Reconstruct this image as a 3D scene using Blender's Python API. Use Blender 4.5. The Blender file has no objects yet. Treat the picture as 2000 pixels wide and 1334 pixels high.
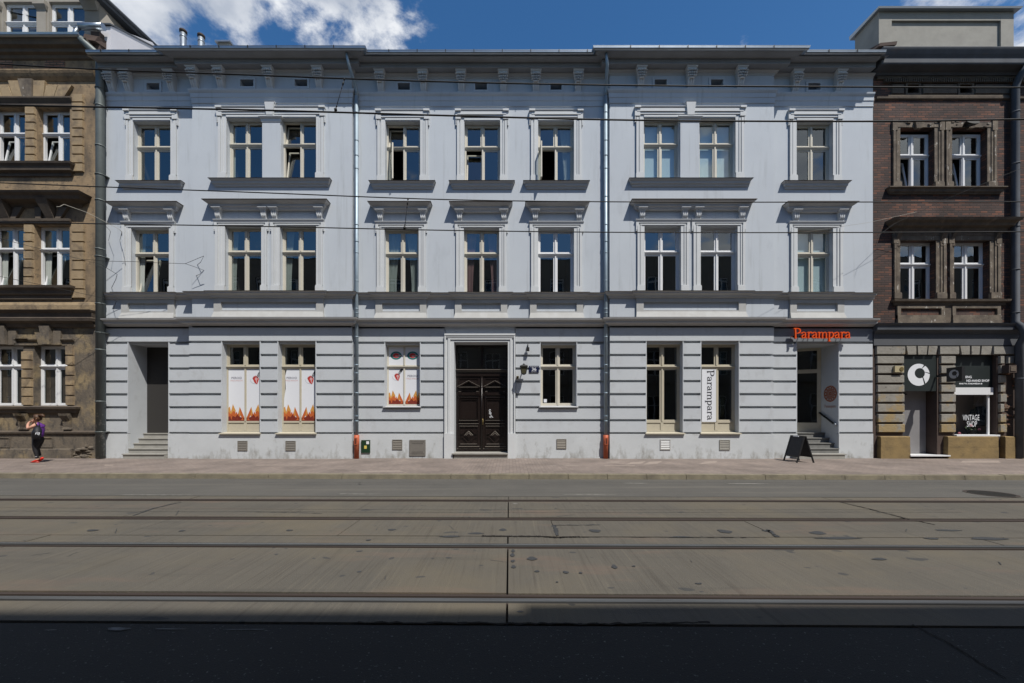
import bpy, math, random
from mathutils import Vector, Matrix, noise as mnoise
random.seed(7)
R = math.radians
# ------------------------------------------------------------------ camera, sky, sun, exposure
F, CX, HY, CAMZ = 778.0, 995.0, 812.0, 1.62          # focal length and vanishing point measured on the 2000 px wide photograph
scene = bpy.context.scene
C = scene.collection
cam_d = bpy.data.cameras.new('camera'); cam = bpy.data.objects.new('camera', cam_d); C.objects.link(cam)
cam.location = (0, 0, CAMZ); cam.rotation_euler = (R(90), 0, 0)
cam_d.sensor_width = 36; cam_d.lens = 36 * F / 2000; cam_d.shift_x = 0.0025; cam_d.shift_y = 0.0725
cam_d.clip_start = 0.05; cam_d.clip_end = 3000
scene.camera = cam
SUNV = Vector((0.35, -0.508, 1.0)).normalized()       # direction towards the sun
SUN_EL = math.asin(SUNV.z); SUN_AZ = math.atan2(SUNV.x, SUNV.y)
world = bpy.data.worlds.new("World"); scene.world = world; world.use_nodes = True
def build_world():
    nt = world.node_tree; N = nt.nodes; L = nt.links
    for n in list(N): N.remove(n)
    out = N.new('ShaderNodeOutputWorld'); bg = N.new('ShaderNodeBackground')
    sky = N.new('ShaderNodeTexSky'); sky.sky_type = 'NISHITA'; sky.sun_disc = False
    sky.sun_elevation = SUN_EL; sky.sun_rotation = SUN_AZ; sky.altitude = 200; sky.air_density = 1.0; sky.dust_density = 0.4; sky.ozone_density = 2.2
    tc = N.new('ShaderNodeTexCoord')
    sep = N.new('ShaderNodeSeparateXYZ'); L.new(tc.outputs['Generated'], sep.inputs[0])
    def math_(op, a, b=None, c=None):
        m = N.new('ShaderNodeMath'); m.operation = op
        for i, v in enumerate((a, b, c)):
            if v is None: continue
            if isinstance(v, (int, float)): m.inputs[i].default_value = v
            else: L.new(v, m.inputs[i])
        return m.outputs[0]
    mp = N.new('ShaderNodeMapping'); mp.inputs['Location'].default_value = (3.1, 0.4, 1.7); mp.inputs['Scale'].default_value = (1.0, 1.0, 1.5)
    L.new(tc.outputs['Generated'], mp.inputs[0])
    n1 = N.new('ShaderNodeTexNoise'); n1.inputs['Scale'].default_value = 7.5; n1.inputs['Detail'].default_value = 12; n1.inputs['Roughness'].default_value = 0.60; n1.inputs['Distortion'].default_value = 0.15
    L.new(mp.outputs[0], n1.inputs['Vector'])
    # where the clouds stand in the sky: a bank ahead on the left, some behind on the right
    front = N.new('ShaderNodeMapRange'); front.inputs[1].default_value = -0.16; front.inputs[2].default_value = -0.03; front.inputs[3].default_value = 0.075; front.inputs[4].default_value = -0.16
    L.new(sep.outputs[0], front.inputs[0])
    back = N.new('ShaderNodeMapRange'); back.inputs[1].default_value = 0.15; back.inputs[2].default_value = 0.5; back.inputs[3].default_value = -0.12; back.inputs[4].default_value = 0.16
    L.new(sep.outputs[0], back.inputs[0])
    isf = N.new('ShaderNodeMapRange'); isf.inputs[1].default_value = -0.1; isf.inputs[2].default_value = 0.1
    L.new(sep.outputs[1], isf.inputs[0])
    mixb = N.new('ShaderNodeMix'); mixb.data_type = 'FLOAT'
    L.new(isf.outputs[0], mixb.inputs[0]); L.new(back.outputs[0], mixb.inputs[2]); L.new(front.outputs[0], mixb.inputs[3])
    wis = N.new('ShaderNodeMapRange'); wis.inputs[1].default_value = 0.44; wis.inputs[2].default_value = 0.60; wis.inputs[4].default_value = 0.20
    L.new(sep.outputs[0], wis.inputs[0])
    s = math_('ADD', math_('ADD', n1.outputs['Fac'], mixb.outputs[0]), math_('MULTIPLY', wis.outputs[0], isf.outputs[0]))
    cov = N.new('ShaderNodeMapRange'); cov.interpolation_type = 'SMOOTHSTEP'; cov.inputs[1].default_value = 0.485; cov.inputs[2].default_value = 0.66
    L.new(s, cov.inputs[0])
    n2 = N.new('ShaderNodeTexNoise'); n2.inputs['Scale'].default_value = 9; n2.inputs['Detail'].default_value = 6
    L.new(mp.outputs[0], n2.inputs['Vector'])
    shade = N.new('ShaderNodeValToRGB'); shade.color_ramp.elements[0].position = 0.35; shade.color_ramp.elements[1].position = 0.62
    shade.color_ramp.elements[0].color = (9.0, 10.0, 11.8, 1); shade.color_ramp.elements[1].color = (16.5, 17.0, 17.8, 1)
    L.new(n2.outputs['Fac'], shade.inputs[0])
    hsv = N.new('ShaderNodeHueSaturation'); hsv.inputs['Saturation'].default_value = 1.28; hsv.inputs['Value'].default_value = 2.4
    L.new(sky.outputs[0], hsv.inputs['Color'])
    mix = N.new('ShaderNodeMix'); mix.data_type = 'RGBA'
    L.new(cov.outputs[0], mix.inputs[0]); L.new(hsv.outputs[0], mix.inputs[6]); L.new(shade.outputs[0], mix.inputs[7])
    L.new(mix.outputs[2], bg.inputs[0]); bg.inputs[1].default_value = 0.044
    L.new(bg.outputs[0], out.inputs[0])
build_world()
sun_d = bpy.data.lights.new('sun', 'SUN'); sun_d.energy = 5.0; sun_d.angle = R(0.55); sun_d.color = (1.0, 0.955, 0.89)
sun = bpy.data.objects.new('sun', sun_d); C.objects.link(sun)
sun.rotation_euler = SUNV.to_track_quat('Z', 'Y').to_euler()
scene.view_settings.view_transform = 'Standard'; scene.view_settings.look = 'None'
scene.view_settings.exposure = 0.25; scene.view_settings.gamma = 1.0
try: scene.view_settings.use_curve_mapping = False
except Exception: pass
scene.render.engine = 'CYCLES'
scene.cycles.max_bounces = 8; scene.cycles.transparent_max_bounces = 12

# ------------------------------------------------------------------ helpers
def PX(x, Y): return (x - CX) * Y / F
def PZ(y, Y): return CAMZ + (HY - y) * Y / F
WPOS = {}
def place(o, parent=None):
    C.objects.link(o)
    if parent is not None:
        o.parent = parent
        o.matrix_parent_inverse = Matrix.Translation(-WPOS.get(parent.name, Vector((0, 0, 0))))
    return o
def tag(o, label=None, cat=None, group=None, kind=None):
    if label: o['label'] = label
    if cat: o['category'] = cat
    if group: o['group'] = group
    if kind: o['kind'] = kind
    return o
def thing(name, label, cat, loc, group=None):
    o = bpy.data.objects.new(name, None); o.empty_display_size = 0.2
    C.objects.link(o); o.location = loc; WPOS[o.name] = Vector(loc)
    return tag(o, label, cat, group)
class MB:
    def __init__(s): s.v = []; s.f = []; s.m = []; s.sm = []
    def face(s, pts, m=0, smooth=False):
        i = len(s.v); s.v += [tuple(p) for p in pts]; s.f.append(tuple(range(i, i + len(pts)))); s.m.append(m); s.sm.append(smooth)
    def box(s, x0, x1, y0, y1, z0, z1, m=0):
        if x0 > x1: x0, x1 = x1, x0
        if y0 > y1: y0, y1 = y1, y0
        if z0 > z1: z0, z1 = z1, z0
        i = len(s.v)
        s.v += [(x0,y0,z0),(x1,y0,z0),(x1,y1,z0),(x0,y1,z0),(x0,y0,z1),(x1,y0,z1),(x1,y1,z1),(x0,y1,z1)]
        for f in ((0,3,2,1),(4,5,6,7),(0,1,5,4),(1,2,6,5),(2,3,7,6),(3,0,4,7)):
            s.f.append(tuple(i + k for k in f)); s.m.append(m); s.sm.append(False)
    def hexa(s, p, m=0):
        i = len(s.v); s.v += [tuple(q) for q in p]
        for f in ((0,3,2,1),(4,5,6,7),(0,1,5,4),(1,2,6,5),(2,3,7,6),(3,0,4,7)):
            s.f.append(tuple(i + k for k in f)); s.m.append(m); s.sm.append(False)
    def slab(s, poly, y0, y1, m=0):
        """a polygon given in x,z (counter-clockwise seen from the street) with thickness from y0 (front) to y1 (back)"""
        n = len(poly); i = len(s.v)
        s.v += [(x, y0, z) for x, z in poly] + [(x, y1, z) for x, z in poly]
        s.f.append(tuple(i + k for k in range(n))); s.m.append(m); s.sm.append(False)
        s.f.append(tuple(i + n + k for k in reversed(range(n)))); s.m.append(m); s.sm.append(False)
        for k in range(n):
            j = (k + 1) % n
            s.f.append((i + k, i + n + k, i + n + j, i + j)); s.m.append(m); s.sm.append(False)
    def block(s, x0, x1, z0, z1, yb, yf, b, m=0, bx0=None, bx1=None):
        """a rusticated block: base outline at yb, front face at yf drawn in by the chamfer b"""
        bx0 = b if bx0 is None else bx0; bx1 = b if bx1 is None else bx1
        s.hexa([(x0+bx0,yf,z0+b),(x1-bx1,yf,z0+b),(x1,yb,z0),(x0,yb,z0),(x0+bx0,yf,z1-b),(x1-bx1,yf,z1-b),(x1,yb,z1),(x0,yb,z1)], m)
    def ring(s, rings, m=0, smooth=False, closed=True, cap=True):
        base = []
        for r in rings:
            base.append(len(s.v)); s.v += [tuple(p) for p in r]
        n = len(rings[0])
        for a, b in zip(base[:-1], base[1:]):
            for k in range(n if closed else n - 1):
                j = (k + 1) % n
                s.f.append((a + k, a + j, b + j, b + k)); s.m.append(m); s.sm.append(smooth)
        if cap and closed:
            s.f.append(tuple(base[0] + k for k in reversed(range(n)))); s.m.append(m); s.sm.append(False)
            s.f.append(tuple(base[-1] + k for k in range(n))); s.m.append(m); s.sm.append(False)
    def tube(s, pts, r, n=10, m=0, smooth=True):
        pts = [Vector(p) for p in pts]; rr = r if isinstance(r, (list, tuple)) else [r] * len(pts)
        rings = []; up = None
        for i, p in enumerate(pts):
            d = (pts[min(i + 1, len(pts) - 1)] - pts[max(i - 1, 0)]).normalized()
            if up is None: up = Vector((0, 0, 1)) if abs(d.z) < 0.9 else Vector((0, 1, 0))
            a = d.cross(up).normalized(); b = a.cross(d).normalized(); up = b
            rings.append([p + (a * math.cos(t) + b * math.sin(t)) * rr[i] for t in [2 * math.pi * k / n for k in range(n)]])
        s.ring(rings, m, smooth)
    def mold(s, x0, x1, Y, prof, m=0, side=1.0):
        """moulding standing on the wall plane Y, stepping out by p at each height; wraps round both ends"""
        rings = [[(x0 - p * side, Y - p, z), (x1 + p * side, Y - p, z), (x1 + p * side, Y + 0.01, z), (x0 - p * side, Y + 0.01, z)] for p, z in prof]
        s.ring(rings, m)
    def course(s, runs, prof, m=0, back=0.01):
        """a continuous moulding over wall runs (x0, x1, Y), mitred where the plane steps"""
        lines = []
        for p, z in prof:
            pts = []
            for i, (a, b, Y) in enumerate(runs):
                xa, xb = a, b
                if i > 0: xa = a - p if Y < runs[i-1][2] else a + p
                if i < len(runs) - 1: xb = b + p if Y < runs[i+1][2] else b - p
                pts += [(xa, Y - p, z), (xb, Y - p, z)]
            lines.append(pts)
        n = len(lines[0])
        Yb = max(r[2] for r in runs) + back
        for L0, L1 in zip(lines[:-1], lines[1:]):
            for k in range(n - 1): s.face([L0[k], L0[k+1], L1[k+1], L1[k]], m)
        for e in (0, n - 1):
            x = lines[0][e][0]
            poly = [l[e] for l in lines] + [(x, Yb, prof[-1][1]), (x, Yb, prof[0][1])]
            s.face(poly if e == 0 else poly[::-1], m)
        for l in (lines[0], lines[-1]):
            for k in range(0, n - 1):
                s.face([l[k], l[k+1], (l[k+1][0], Yb, l[k+1][2]), (l[k][0], Yb, l[k][2])], m)
    def wall(s, x0, x1, z0, z1, Y, ops, depth, m=0, mr=None):
        mr = m if mr is None else mr
        xs = sorted(set([x0, x1] + [min(max(v, x0), x1) for o in ops for v in o[:2]])); zs = sorted(set([z0, z1] + [min(max(v, z0), z1) for o in ops for v in o[2:4]]))
        for a, b in zip(xs[:-1], xs[1:]):
            for c, d in zip(zs[:-1], zs[1:]):
                mx, mz = (a + b) / 2, (c + d) / 2
                if any(o[0] < mx < o[1] and o[2] < mz < o[3] for o in ops): continue
                s.face([(a,Y,c),(b,Y,c),(b,Y,d),(a,Y,d)], m)
        for o in ops:
            a, b, c, d = o[:4]; e = o[4] if len(o) > 4 else depth
            s.face([(a,Y,c),(a,Y,d),(a,Y+e,d),(a,Y+e,c)], mr); s.face([(b,Y,d),(b,Y,c),(b,Y+e,c),(b,Y+e,d)], mr)
            s.face([(a,Y,d),(b,Y,d),(b,Y+e,d),(a,Y+e,d)], mr); s.face([(a,Y,c),(a,Y+e,c),(b,Y+e,c),(b,Y,c)], mr)
    def build(s, name, mats, parent=None, loc=None, merge=False):
        me = bpy.data.meshes.new(name); me.from_pydata(s.v, [], s.f)
        for mt in (mats if isinstance(mats, (list, tuple)) else [mats]): me.materials.append(mt)
        me.polygons.foreach_set('material_index', s.m); me.polygons.foreach_set('use_smooth', s.sm); me.update()
        o = bpy.data.objects.new(name, me)
        if loc is not None: o.location = loc
        place(o, parent)
        WPOS[o.name] = Vector(loc) if loc is not None else Vector((0, 0, 0))
        return o
def stuct(o): o['kind'] = 'structure'; return o
def arc(cx, cz, rx, rz, a0, a1, n=14): return [(cx + rx * math.cos(R(a0 + (a1 - a0) * i / n)), cz + rz * math.sin(R(a0 + (a1 - a0) * i / n))) for i in range(n + 1)]
def stroke(pts, w):
    """outline polygons (quads in x,z) for a pen stroke of varying width"""
    w = w if isinstance(w, (list, tuple)) else [w] * len(pts)
    if len(w) != len(pts): w = [w[0] + (w[-1] - w[0]) * i / (len(pts) - 1) for i in range(len(pts))] if len(w) == 2 else [w[min(len(w) - 1, int(i * len(w) / len(pts)))] for i in range(len(pts))]
    Lp, Rp = [], []
    for i, (x, z) in enumerate(pts):
        x0, z0 = pts[max(i - 1, 0)]; x1, z1 = pts[min(i + 1, len(pts) - 1)]
        dx, dz = x1 - x0, z1 - z0; l = math.hypot(dx, dz) or 1
        nx, nz = -dz / l * w[i] / 2, dx / l * w[i] / 2
        Lp.append((x + nx, z + nz)); Rp.append((x - nx, z - nz))
    return Rp + Lp[::-1]
_txt = {}
def text_polys(body, size, bold=0.0, sx=1.0, align='CENTER'):
    cu = bpy.data.curves.new('t', 'FONT'); cu.body = body; cu.size = size; cu.align_x = align; cu.offset = bold; cu.resolution_u = 3
    o = bpy.data.objects.new('t', cu); C.objects.link(o)
    bpy.context.view_layer.update()
    me = bpy.data.meshes.new_from_object(o.evaluated_get(bpy.context.evaluated_depsgraph_get()))
    v = [(q.co.x * sx, q.co.y) for q in me.vertices]; f = [tuple(p.vertices) for p in me.polygons]
    C.objects.unlink(o); bpy.data.objects.remove(o); bpy.data.meshes.remove(me)
    return v, f
def add_text(mb, body, size, x, z, Y, m=0, **k):
    v, f = text_polys(body, size, **k)
    for p in f: mb.face([(x + v[i][0], Y, z + v[i][1]) for i in p], m)

# ------------------------------------------------------------------ materials
ALB = 0.84                                          # all paints a shade deeper, to suit the exposure above
def dk(c): return tuple(v * ALB for v in c)
def mat(name, color, rough=0.8, metal=0.0, col2=None, scale=3.0, amt=0.5, bump=0.0, bscale=60.0, spec=0.3, detail=6, lo=0.35, hi=0.7, stretch=None, coat=0.0):
    color = dk(color); col2 = dk(col2) if col2 is not None else None
    m = bpy.data.materials.new(name); m.use_nodes = True; nt = m.node_tree; N = nt.nodes; L = nt.links
    b = N['Principled BSDF']; b.inputs['Base Color'].default_value = (*color, 1); b.inputs['Roughness'].default_value = rough; b.inputs['Metallic'].default_value = metal
    b.inputs['Specular IOR Level'].default_value = spec
    tc = N.new('ShaderNodeTexCoord'); mp = N.new('ShaderNodeMapping'); L.new(tc.outputs['Object'], mp.inputs[0])
    if stretch: mp.inputs['Scale'].default_value = stretch
    if col2 is not None:
        n = N.new('ShaderNodeTexNoise'); n.inputs['Scale'].default_value = scale; n.inputs['Detail'].default_value = detail; n.inputs['Roughness'].default_value = 0.6
        L.new(mp.outputs[0], n.inputs['Vector'])
        r = N.new('ShaderNodeMapRange'); r.inputs[1].default_value = lo; r.inputs[2].default_value = hi; r.inputs[4].default_value = amt; L.new(n.outputs['Fac'], r.inputs[0])
        x = N.new('ShaderNodeMix'); x.data_type = 'RGBA'; x.inputs[6].default_value = (*color, 1); x.inputs[7].default_value = (*col2, 1)
        L.new(r.outputs[0], x.inputs[0]); L.new(x.outputs[2], b.inputs['Base Color'])
    if bump:
        n = N.new('ShaderNodeTexNoise'); n.inputs['Scale'].default_value = bscale; n.inputs['Detail'].default_value = 4
        L.new(tc.outputs['Object'], n.inputs['Vector'])
        bp = N.new('ShaderNodeBump'); bp.inputs['Strength'].default_value = bump; bp.inputs['Distance'].default_value = 0.02
        L.new(n.outputs['Fac'], bp.inputs['Height']); L.new(bp.outputs[0], b.inputs['Normal'])
    return m
def mixin(m, color, fac_fn):
    """lay another colour over a material's base colour; fac_fn builds the factor socket from (nodes, links, object coordinates)"""
    color = dk(color)
    nt = m.node_tree; N = nt.nodes; L = nt.links; b = N['Principled BSDF']; tc = [n for n in N if n.type == 'TEX_COORD'][0]
    x = N.new('ShaderNodeMix'); x.data_type = 'RGBA'; x.inputs[7].default_value = (*color, 1)
    if b.inputs['Base Color'].links: L.new(b.inputs['Base Color'].links[0].from_socket, x.inputs[6])
    else: x.inputs[6].default_value = b.inputs['Base Color'].default_value
    L.new(fac_fn(N, L, tc.outputs['Object']), x.inputs[0]); L.new(x.outputs[2], b.inputs['Base Color'])
    return m
def f_noise(scale, lo, hi, amt=1.0, stretch=(1, 1, 1), detail=5, off=(0, 0, 0), zr=None, yr=None):
    def fn(N, L, vec):
        mp = N.new('ShaderNodeMapping'); mp.inputs['Scale'].default_value = stretch; mp.inputs['Location'].default_value = off; L.new(vec, mp.inputs[0])
        n = N.new('ShaderNodeTexNoise'); n.inputs['Scale'].default_value = scale; n.inputs['Detail'].default_value = detail; n.inputs['Roughness'].default_value = 0.62; L.new(mp.outputs[0], n.inputs['Vector'])
        src = n.outputs['Fac']
        if zr:   # dirt thicker towards one height: (z where full, z where none, push)
            s = N.new('ShaderNodeSeparateXYZ'); L.new(vec, s.inputs[0])
            g = N.new('ShaderNodeMapRange'); g.inputs[1].default_value = zr[0]; g.inputs[2].default_value = zr[1]; g.inputs[3].default_value = zr[2]; g.inputs[4].default_value = 0; L.new(s.outputs[2], g.inputs[0])
            a = N.new('ShaderNodeMath'); a.operation = 'ADD'; L.new(src, a.inputs[0]); L.new(g.outputs[0], a.inputs[1]); src = a.outputs[0]
        r = N.new('ShaderNodeMapRange'); r.inputs[1].default_value = lo; r.inputs[2].default_value = hi; r.inputs[4].default_value = amt; L.new(src, r.inputs[0])
        return r.outputs[0]
    return fn
M = {}
M['wall'] = mixin(mixin(mat('pale_blue_plaster', (0.525, 0.565, 0.605), 0.9, col2=(0.46, 0.495, 0.54), scale=0.7, amt=0.5, bump=0.15, bscale=35), (0.35, 0.375, 0.40), f_noise(2.2, 0.58, 0.80, 0.4, (1, 1, 0.35))), (0.30, 0.315, 0.32), f_noise(3.2, 0.56, 0.78, 0.5, (2.2, 1, 0.12), off=(5, 0, 2)))
M['rust'] = mixin(mat('rusticated_plaster', (0.53, 0.56, 0.585), 0.9, col2=(0.455, 0.48, 0.51), scale=1.1, amt=0.5, bump=0.15, bscale=40), (0.36, 0.36, 0.36), f_noise(3.0, 0.56, 0.8, 0.55, (1, 1, 0.6)))
M['trim'] = mat('light_stucco_trim', (0.60, 0.62, 0.63), 0.85, col2=(0.50, 0.52, 0.53), scale=2.0, amt=0.4, bump=0.08, bscale=50)
M['band'] = mat('dark_grey_sign_band', (0.20, 0.22, 0.25), 0.85, col2=(0.16, 0.175, 0.20), scale=2)
M['apron'] = mat('weathered_apron', (0.47, 0.475, 0.465), 0.9, col2=(0.38, 0.375, 0.355), scale=3, amt=0.7)
M['course'] = mixin(mat('weathered_moulding', (0.52, 0.53, 0.535), 0.85, col2=(0.42, 0.42, 0.415), scale=1.5, amt=0.5), (0.30, 0.28, 0.25), f_noise(2.5, 0.6, 0.8, 0.5, (0.5, 1, 1)))
M['plinth'] = mixin(mixin(mat('plinth_plaster', (0.55, 0.575, 0.59), 0.9, col2=(0.46, 0.48, 0.49), scale=1.6, amt=0.6, bump=0.2, bscale=30), (0.22, 0.21, 0.18), f_noise(5, 0.63, 0.86, 0.75, (1, 1, 0.45), zr=(0.12, 0.75, 0.20))), (0.25, 0.24, 0.22), f_noise(9, 0.70, 0.74, 0.6, (1, 1, 2.2)))
M['eaves'] = mat('blue_grey_eaves', (0.27, 0.29, 0.315), 0.8, col2=(0.21, 0.22, 0.235), scale=1.5, amt=0.7)
M['ledge_metal'] = mat('dark_flashing', (0.13, 0.115, 0.10), 0.55, 0.3, col2=(0.20, 0.18, 0.16), scale=4)
M['gutter'] = mat('galvanised_gutter', (0.42, 0.47, 0.52), 0.38, 0.85, col2=(0.30, 0.34, 0.38), scale=3, amt=0.6)
M['zinc'] = mat('zinc_pipe', (0.34, 0.42, 0.48), 0.5, 0.45, col2=(0.24, 0.30, 0.35), scale=3, amt=0.7)
M['roof'] = mat('sheet_metal_roof', (0.40, 0.42, 0.44), 0.35, 0.8, col2=(0.3, 0.3, 0.3), scale=2)
M['cream'] = mat('cream_window_paint', (0.60, 0.57, 0.49), 0.5, col2=(0.50, 0.47, 0.39), scale=5, amt=0.4)
M['white'] = mat('white_window_paint', (0.74, 0.75, 0.76), 0.45, col2=(0.62, 0.63, 0.64), scale=4, amt=0.3)
M['beige'] = mat('beige_shop_paint', (0.50, 0.46, 0.36), 0.5, col2=(0.42, 0.38, 0.30), scale=5, amt=0.5)
M['room'] = mat('dark_room', (0.055, 0.05, 0.045), 0.95)
M['shade'] = mat('roller_blind', (0.66, 0.78, 0.82), 0.9)
M['curtain'] = mat('net_curtain', (0.42, 0.45, 0.42), 0.9, col2=(0.3, 0.33, 0.31), scale=4)
M['rose'] = mat('rose_curtain', (0.30, 0.17, 0.17), 0.9)
M['louvre'] = mat('wooden_blind', (0.13, 0.095, 0.075), 0.8, col2=(0.08, 0.06, 0.05), scale=30, stretch=(0.2, 1, 3))
M['orange'] = mat('terracotta_plastic', (0.52, 0.13, 0.06), 0.5, col2=(0.40, 0.10, 0.05), scale=5)
M['dark'] = mat('black_paint', (0.016, 0.016, 0.018), 0.5)
M['iron'] = mat('dark_iron', (0.03, 0.03, 0.028), 0.5, 0.5)
M['grille'] = mat('grey_brown_grille', (0.24, 0.22, 0.19), 0.6, 0.3)
M['silver'] = mat('bright_grille', (0.78, 0.78, 0.76), 0.35, 0.6)
M['steelbox'] = mat('steel_meter_cover', (0.24, 0.225, 0.20), 0.6, 0.4, col2=(0.18, 0.165, 0.15), scale=6)
M['green'] = mat('dark_green_box', (0.012, 0.04, 0.02), 0.45)
M['paper'] = mat('white_film', (0.72, 0.74, 0.78), 0.6)
M['yellow'] = mat('yellow_sticker', (0.65, 0.52, 0.12), 0.6)
M['oak'] = mixin(mat('dark_brown_wood', (0.014, 0.0085, 0.007), 0.30, col2=(0.008, 0.0055, 0.005), scale=8, stretch=(4, 1, 0.4), spec=0.5, bump=0.2, bscale=30), (0.026, 0.015, 0.010), f_noise(6, 0.6, 0.8, 0.5, (5, 1, 0.4)))
M['stone'] = mat('grey_stone_step', (0.34, 0.33, 0.30), 0.85, col2=(0.25, 0.245, 0.22), scale=4, amt=0.7, bump=0.2)
M['concrete_d'] = mat('dark_stone_step', (0.20, 0.20, 0.19), 0.85, col2=(0.13, 0.13, 0.12), scale=4, amt=0.7)
M['passage'] = mat('dark_passage_door', (0.036, 0.034, 0.032), 0.7)
M['signor'] = mat('orange_red_letters', (0.80, 0.10, 0.015), 0.4)
M['ink'] = mat('black_lettering', (0.02, 0.02, 0.025), 0.6)
M['navy'] = mat('navy_enamel', (0.012, 0.016, 0.05), 0.3)
M['signw'] = mat('white_lettering', (0.75, 0.77, 0.80), 0.5)
M['brass'] = mat('aged_brass', (0.25, 0.19, 0.08), 0.5, 0.6)
M['mandala'] = mat('orange_wall_print', (0.36, 0.085, 0.012), 0.8)
M['ledge_glint'] = mat('painted_ledge_highlight', (0.30, 0.27, 0.23), 0.9)  # sunlight on the front door's ledges, put into the colour of thin strips
M['wire'] = mat('black_cable', (0.012, 0.012, 0.012), 0.6)
M['wirel'] = mat('pale_cable', (0.40, 0.38, 0.33), 0.6)
def glass(name, tint, fac, rough=0.0):
    m = bpy.data.materials.new(name); m.use_nodes = True; nt = m.node_tree; N = nt.nodes; L = nt.links
    for n in list(N): N.remove(n)
    out = N.new('ShaderNodeOutputMaterial'); mx = N.new('ShaderNodeMixShader'); t = N.new('ShaderNodeBsdfTransparent'); g = N.new('ShaderNodeBsdfGlossy')
    t.inputs[0].default_value = (*tint, 1); g.inputs['Roughness'].default_value = rough; g.inputs[0].default_value = (0.95, 1, 1, 1)
    lw = N.new('ShaderNodeLayerWeight'); lw.inputs[0].default_value = 0.5      # facing: the same from both sides of the pane
    pw = N.new('ShaderNodeMath'); pw.operation = 'POWER'; pw.inputs[1].default_value = 4.5; L.new(lw.outputs['Facing'], pw.inputs[0])
    a = N.new('ShaderNodeMath'); a.operation = 'MULTIPLY_ADD'; a.inputs[1].default_value = 0.9; a.inputs[2].default_value = fac + 0.055; a.use_clamp = True
    L.new(pw.outputs[0], a.inputs[0]); L.new(a.outputs[0], mx.inputs[0]); L.new(t.outputs[0], mx.inputs[1]); L.new(g.outputs[0], mx.inputs[2])
    tc = N.new('ShaderNodeTexCoord'); nz = N.new('ShaderNodeTexNoise'); nz.inputs['Scale'].default_value = 1.6; nz.inputs['Detail'].default_value = 1
    L.new(tc.outputs['Object'], nz.inputs['Vector'])
    bp = N.new('ShaderNodeBump'); bp.inputs['Strength'].default_value = 0.10; bp.inputs['Distance'].default_value = 0.02
    L.new(nz.outputs['Fac'], bp.inputs['Height']); L.new(bp.outputs[0], g.inputs['Normal'])
    L.new(mx.outputs[0], out.inputs[0]); return m
M['glass'] = glass('window_glass', (0.75, 0.8, 0.8), 0.10)
M['shopglass'] = glass('shop_glass', (0.6, 0.62, 0.62), 0.03)
M['clearglass'] = glass('clear_shop_glass', (0.93, 0.94, 0.94), 0.0)
# the neighbours
M['ochre'] = mixin(mixin(mat('soot_stained_ochre', (0.33, 0.24, 0.145), 0.95, col2=(0.23, 0.165, 0.10), scale=1.4, amt=0.8, bump=0.5, bscale=18), (0.12, 0.095, 0.07), f_noise(1.7, 0.44, 0.66, 0.9, (1, 1, 0.45))), (0.09, 0.075, 0.06), f_noise(9, 0.54, 0.70, 0.75))
M['ochre_hi'] = mixin(mat('ochre_block', (0.37, 0.28, 0.17), 0.95, col2=(0.26, 0.19, 0.115), scale=3, amt=0.8, bump=0.4, bscale=25), (0.12, 0.095, 0.075), f_noise(2.6, 0.50, 0.70, 0.75, zr=(1.5, 8, 0.10)))
M['soot'] = mixin(mat('sooty_stucco', (0.13, 0.105, 0.08), 0.95, col2=(0.075, 0.06, 0.05), scale=2.2, amt=0.9, bump=0.4, bscale=25), (0.26, 0.19, 0.12), f_noise(2.0, 0.60, 0.78, 0.6, (0.4, 1, 1.5)))
M['lowplaster'] = mixin(mixin(mat('blotchy_brown_plaster', (0.17, 0.14, 0.105), 0.95, col2=(0.10, 0.085, 0.07), scale=2.0, amt=0.9, bump=0.6, bscale=16), (0.31, 0.235, 0.13), f_noise(1.1, 0.52, 0.64, 0.8, off=(4, 2, 9))), (0.06, 0.055, 0.05), f_noise(4.5, 0.50, 0.66, 0.75, (1.6, 1, 0.8), off=(1, 7, 3)))
M['attic'] = mat('grey_attic_plaster', (0.33, 0.305, 0.265), 0.95, col2=(0.24, 0.22, 0.19), scale=2, amt=0.6, bump=0.2)
M['gable'] = mat('pale_party_wall', (0.62, 0.62, 0.66), 0.95, col2=(0.54, 0.54, 0.57), scale=1.2)
M['oldpipe'] = mixin(mat('grey_green_downpipe', (0.15, 0.17, 0.165), 0.55, 0.3, col2=(0.10, 0.115, 0.115), scale=4), (0.36, 0.36, 0.345), f_noise(9, 0.70, 0.73, 0.8, zr=(1.6, 2.9, 0.13)))
M['parapet'] = mixin(mat('grey_render', (0.33, 0.32, 0.285), 0.95, col2=(0.25, 0.24, 0.215), scale=2.5, amt=0.7, bump=0.3), (0.2, 0.19, 0.17), f_noise(3, 0.62, 0.8, 0.6))
M['capm'] = mat('parapet_capping', (0.42, 0.44, 0.46), 0.35, 0.8)
M['slate'] = mixin(mat('blue_grey_fascia', (0.085, 0.095, 0.11), 0.7, col2=(0.055, 0.06, 0.07), scale=2, amt=0.8), (0.13, 0.10, 0.08), f_noise(3, 0.62, 0.75, 0.7, (0.5, 1, 2)))
M['greyband'] = mat('charcoal_band', (0.10, 0.105, 0.115), 0.9, col2=(0.075, 0.08, 0.085), scale=2)
M['sootstone'] = mixin(mat('weathered_dark_stucco', (0.15, 0.12, 0.09), 0.95, col2=(0.08, 0.065, 0.055), scale=3.5, amt=0.9, bump=0.5, bscale=22), (0.28, 0.22, 0.16), f_noise(3.0, 0.60, 0.72, 0.7, (1, 1, 0.3)))
M['archi'] = mixin(mat('bare_window_surround', (0.20, 0.165, 0.125), 0.95, col2=(0.085, 0.07, 0.058), scale=3.2, amt=1.0, bump=0.4, bscale=22), (0.46, 0.43, 0.38), f_noise(8, 0.61, 0.65, 0.9, (1, 1, .5)))
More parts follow.
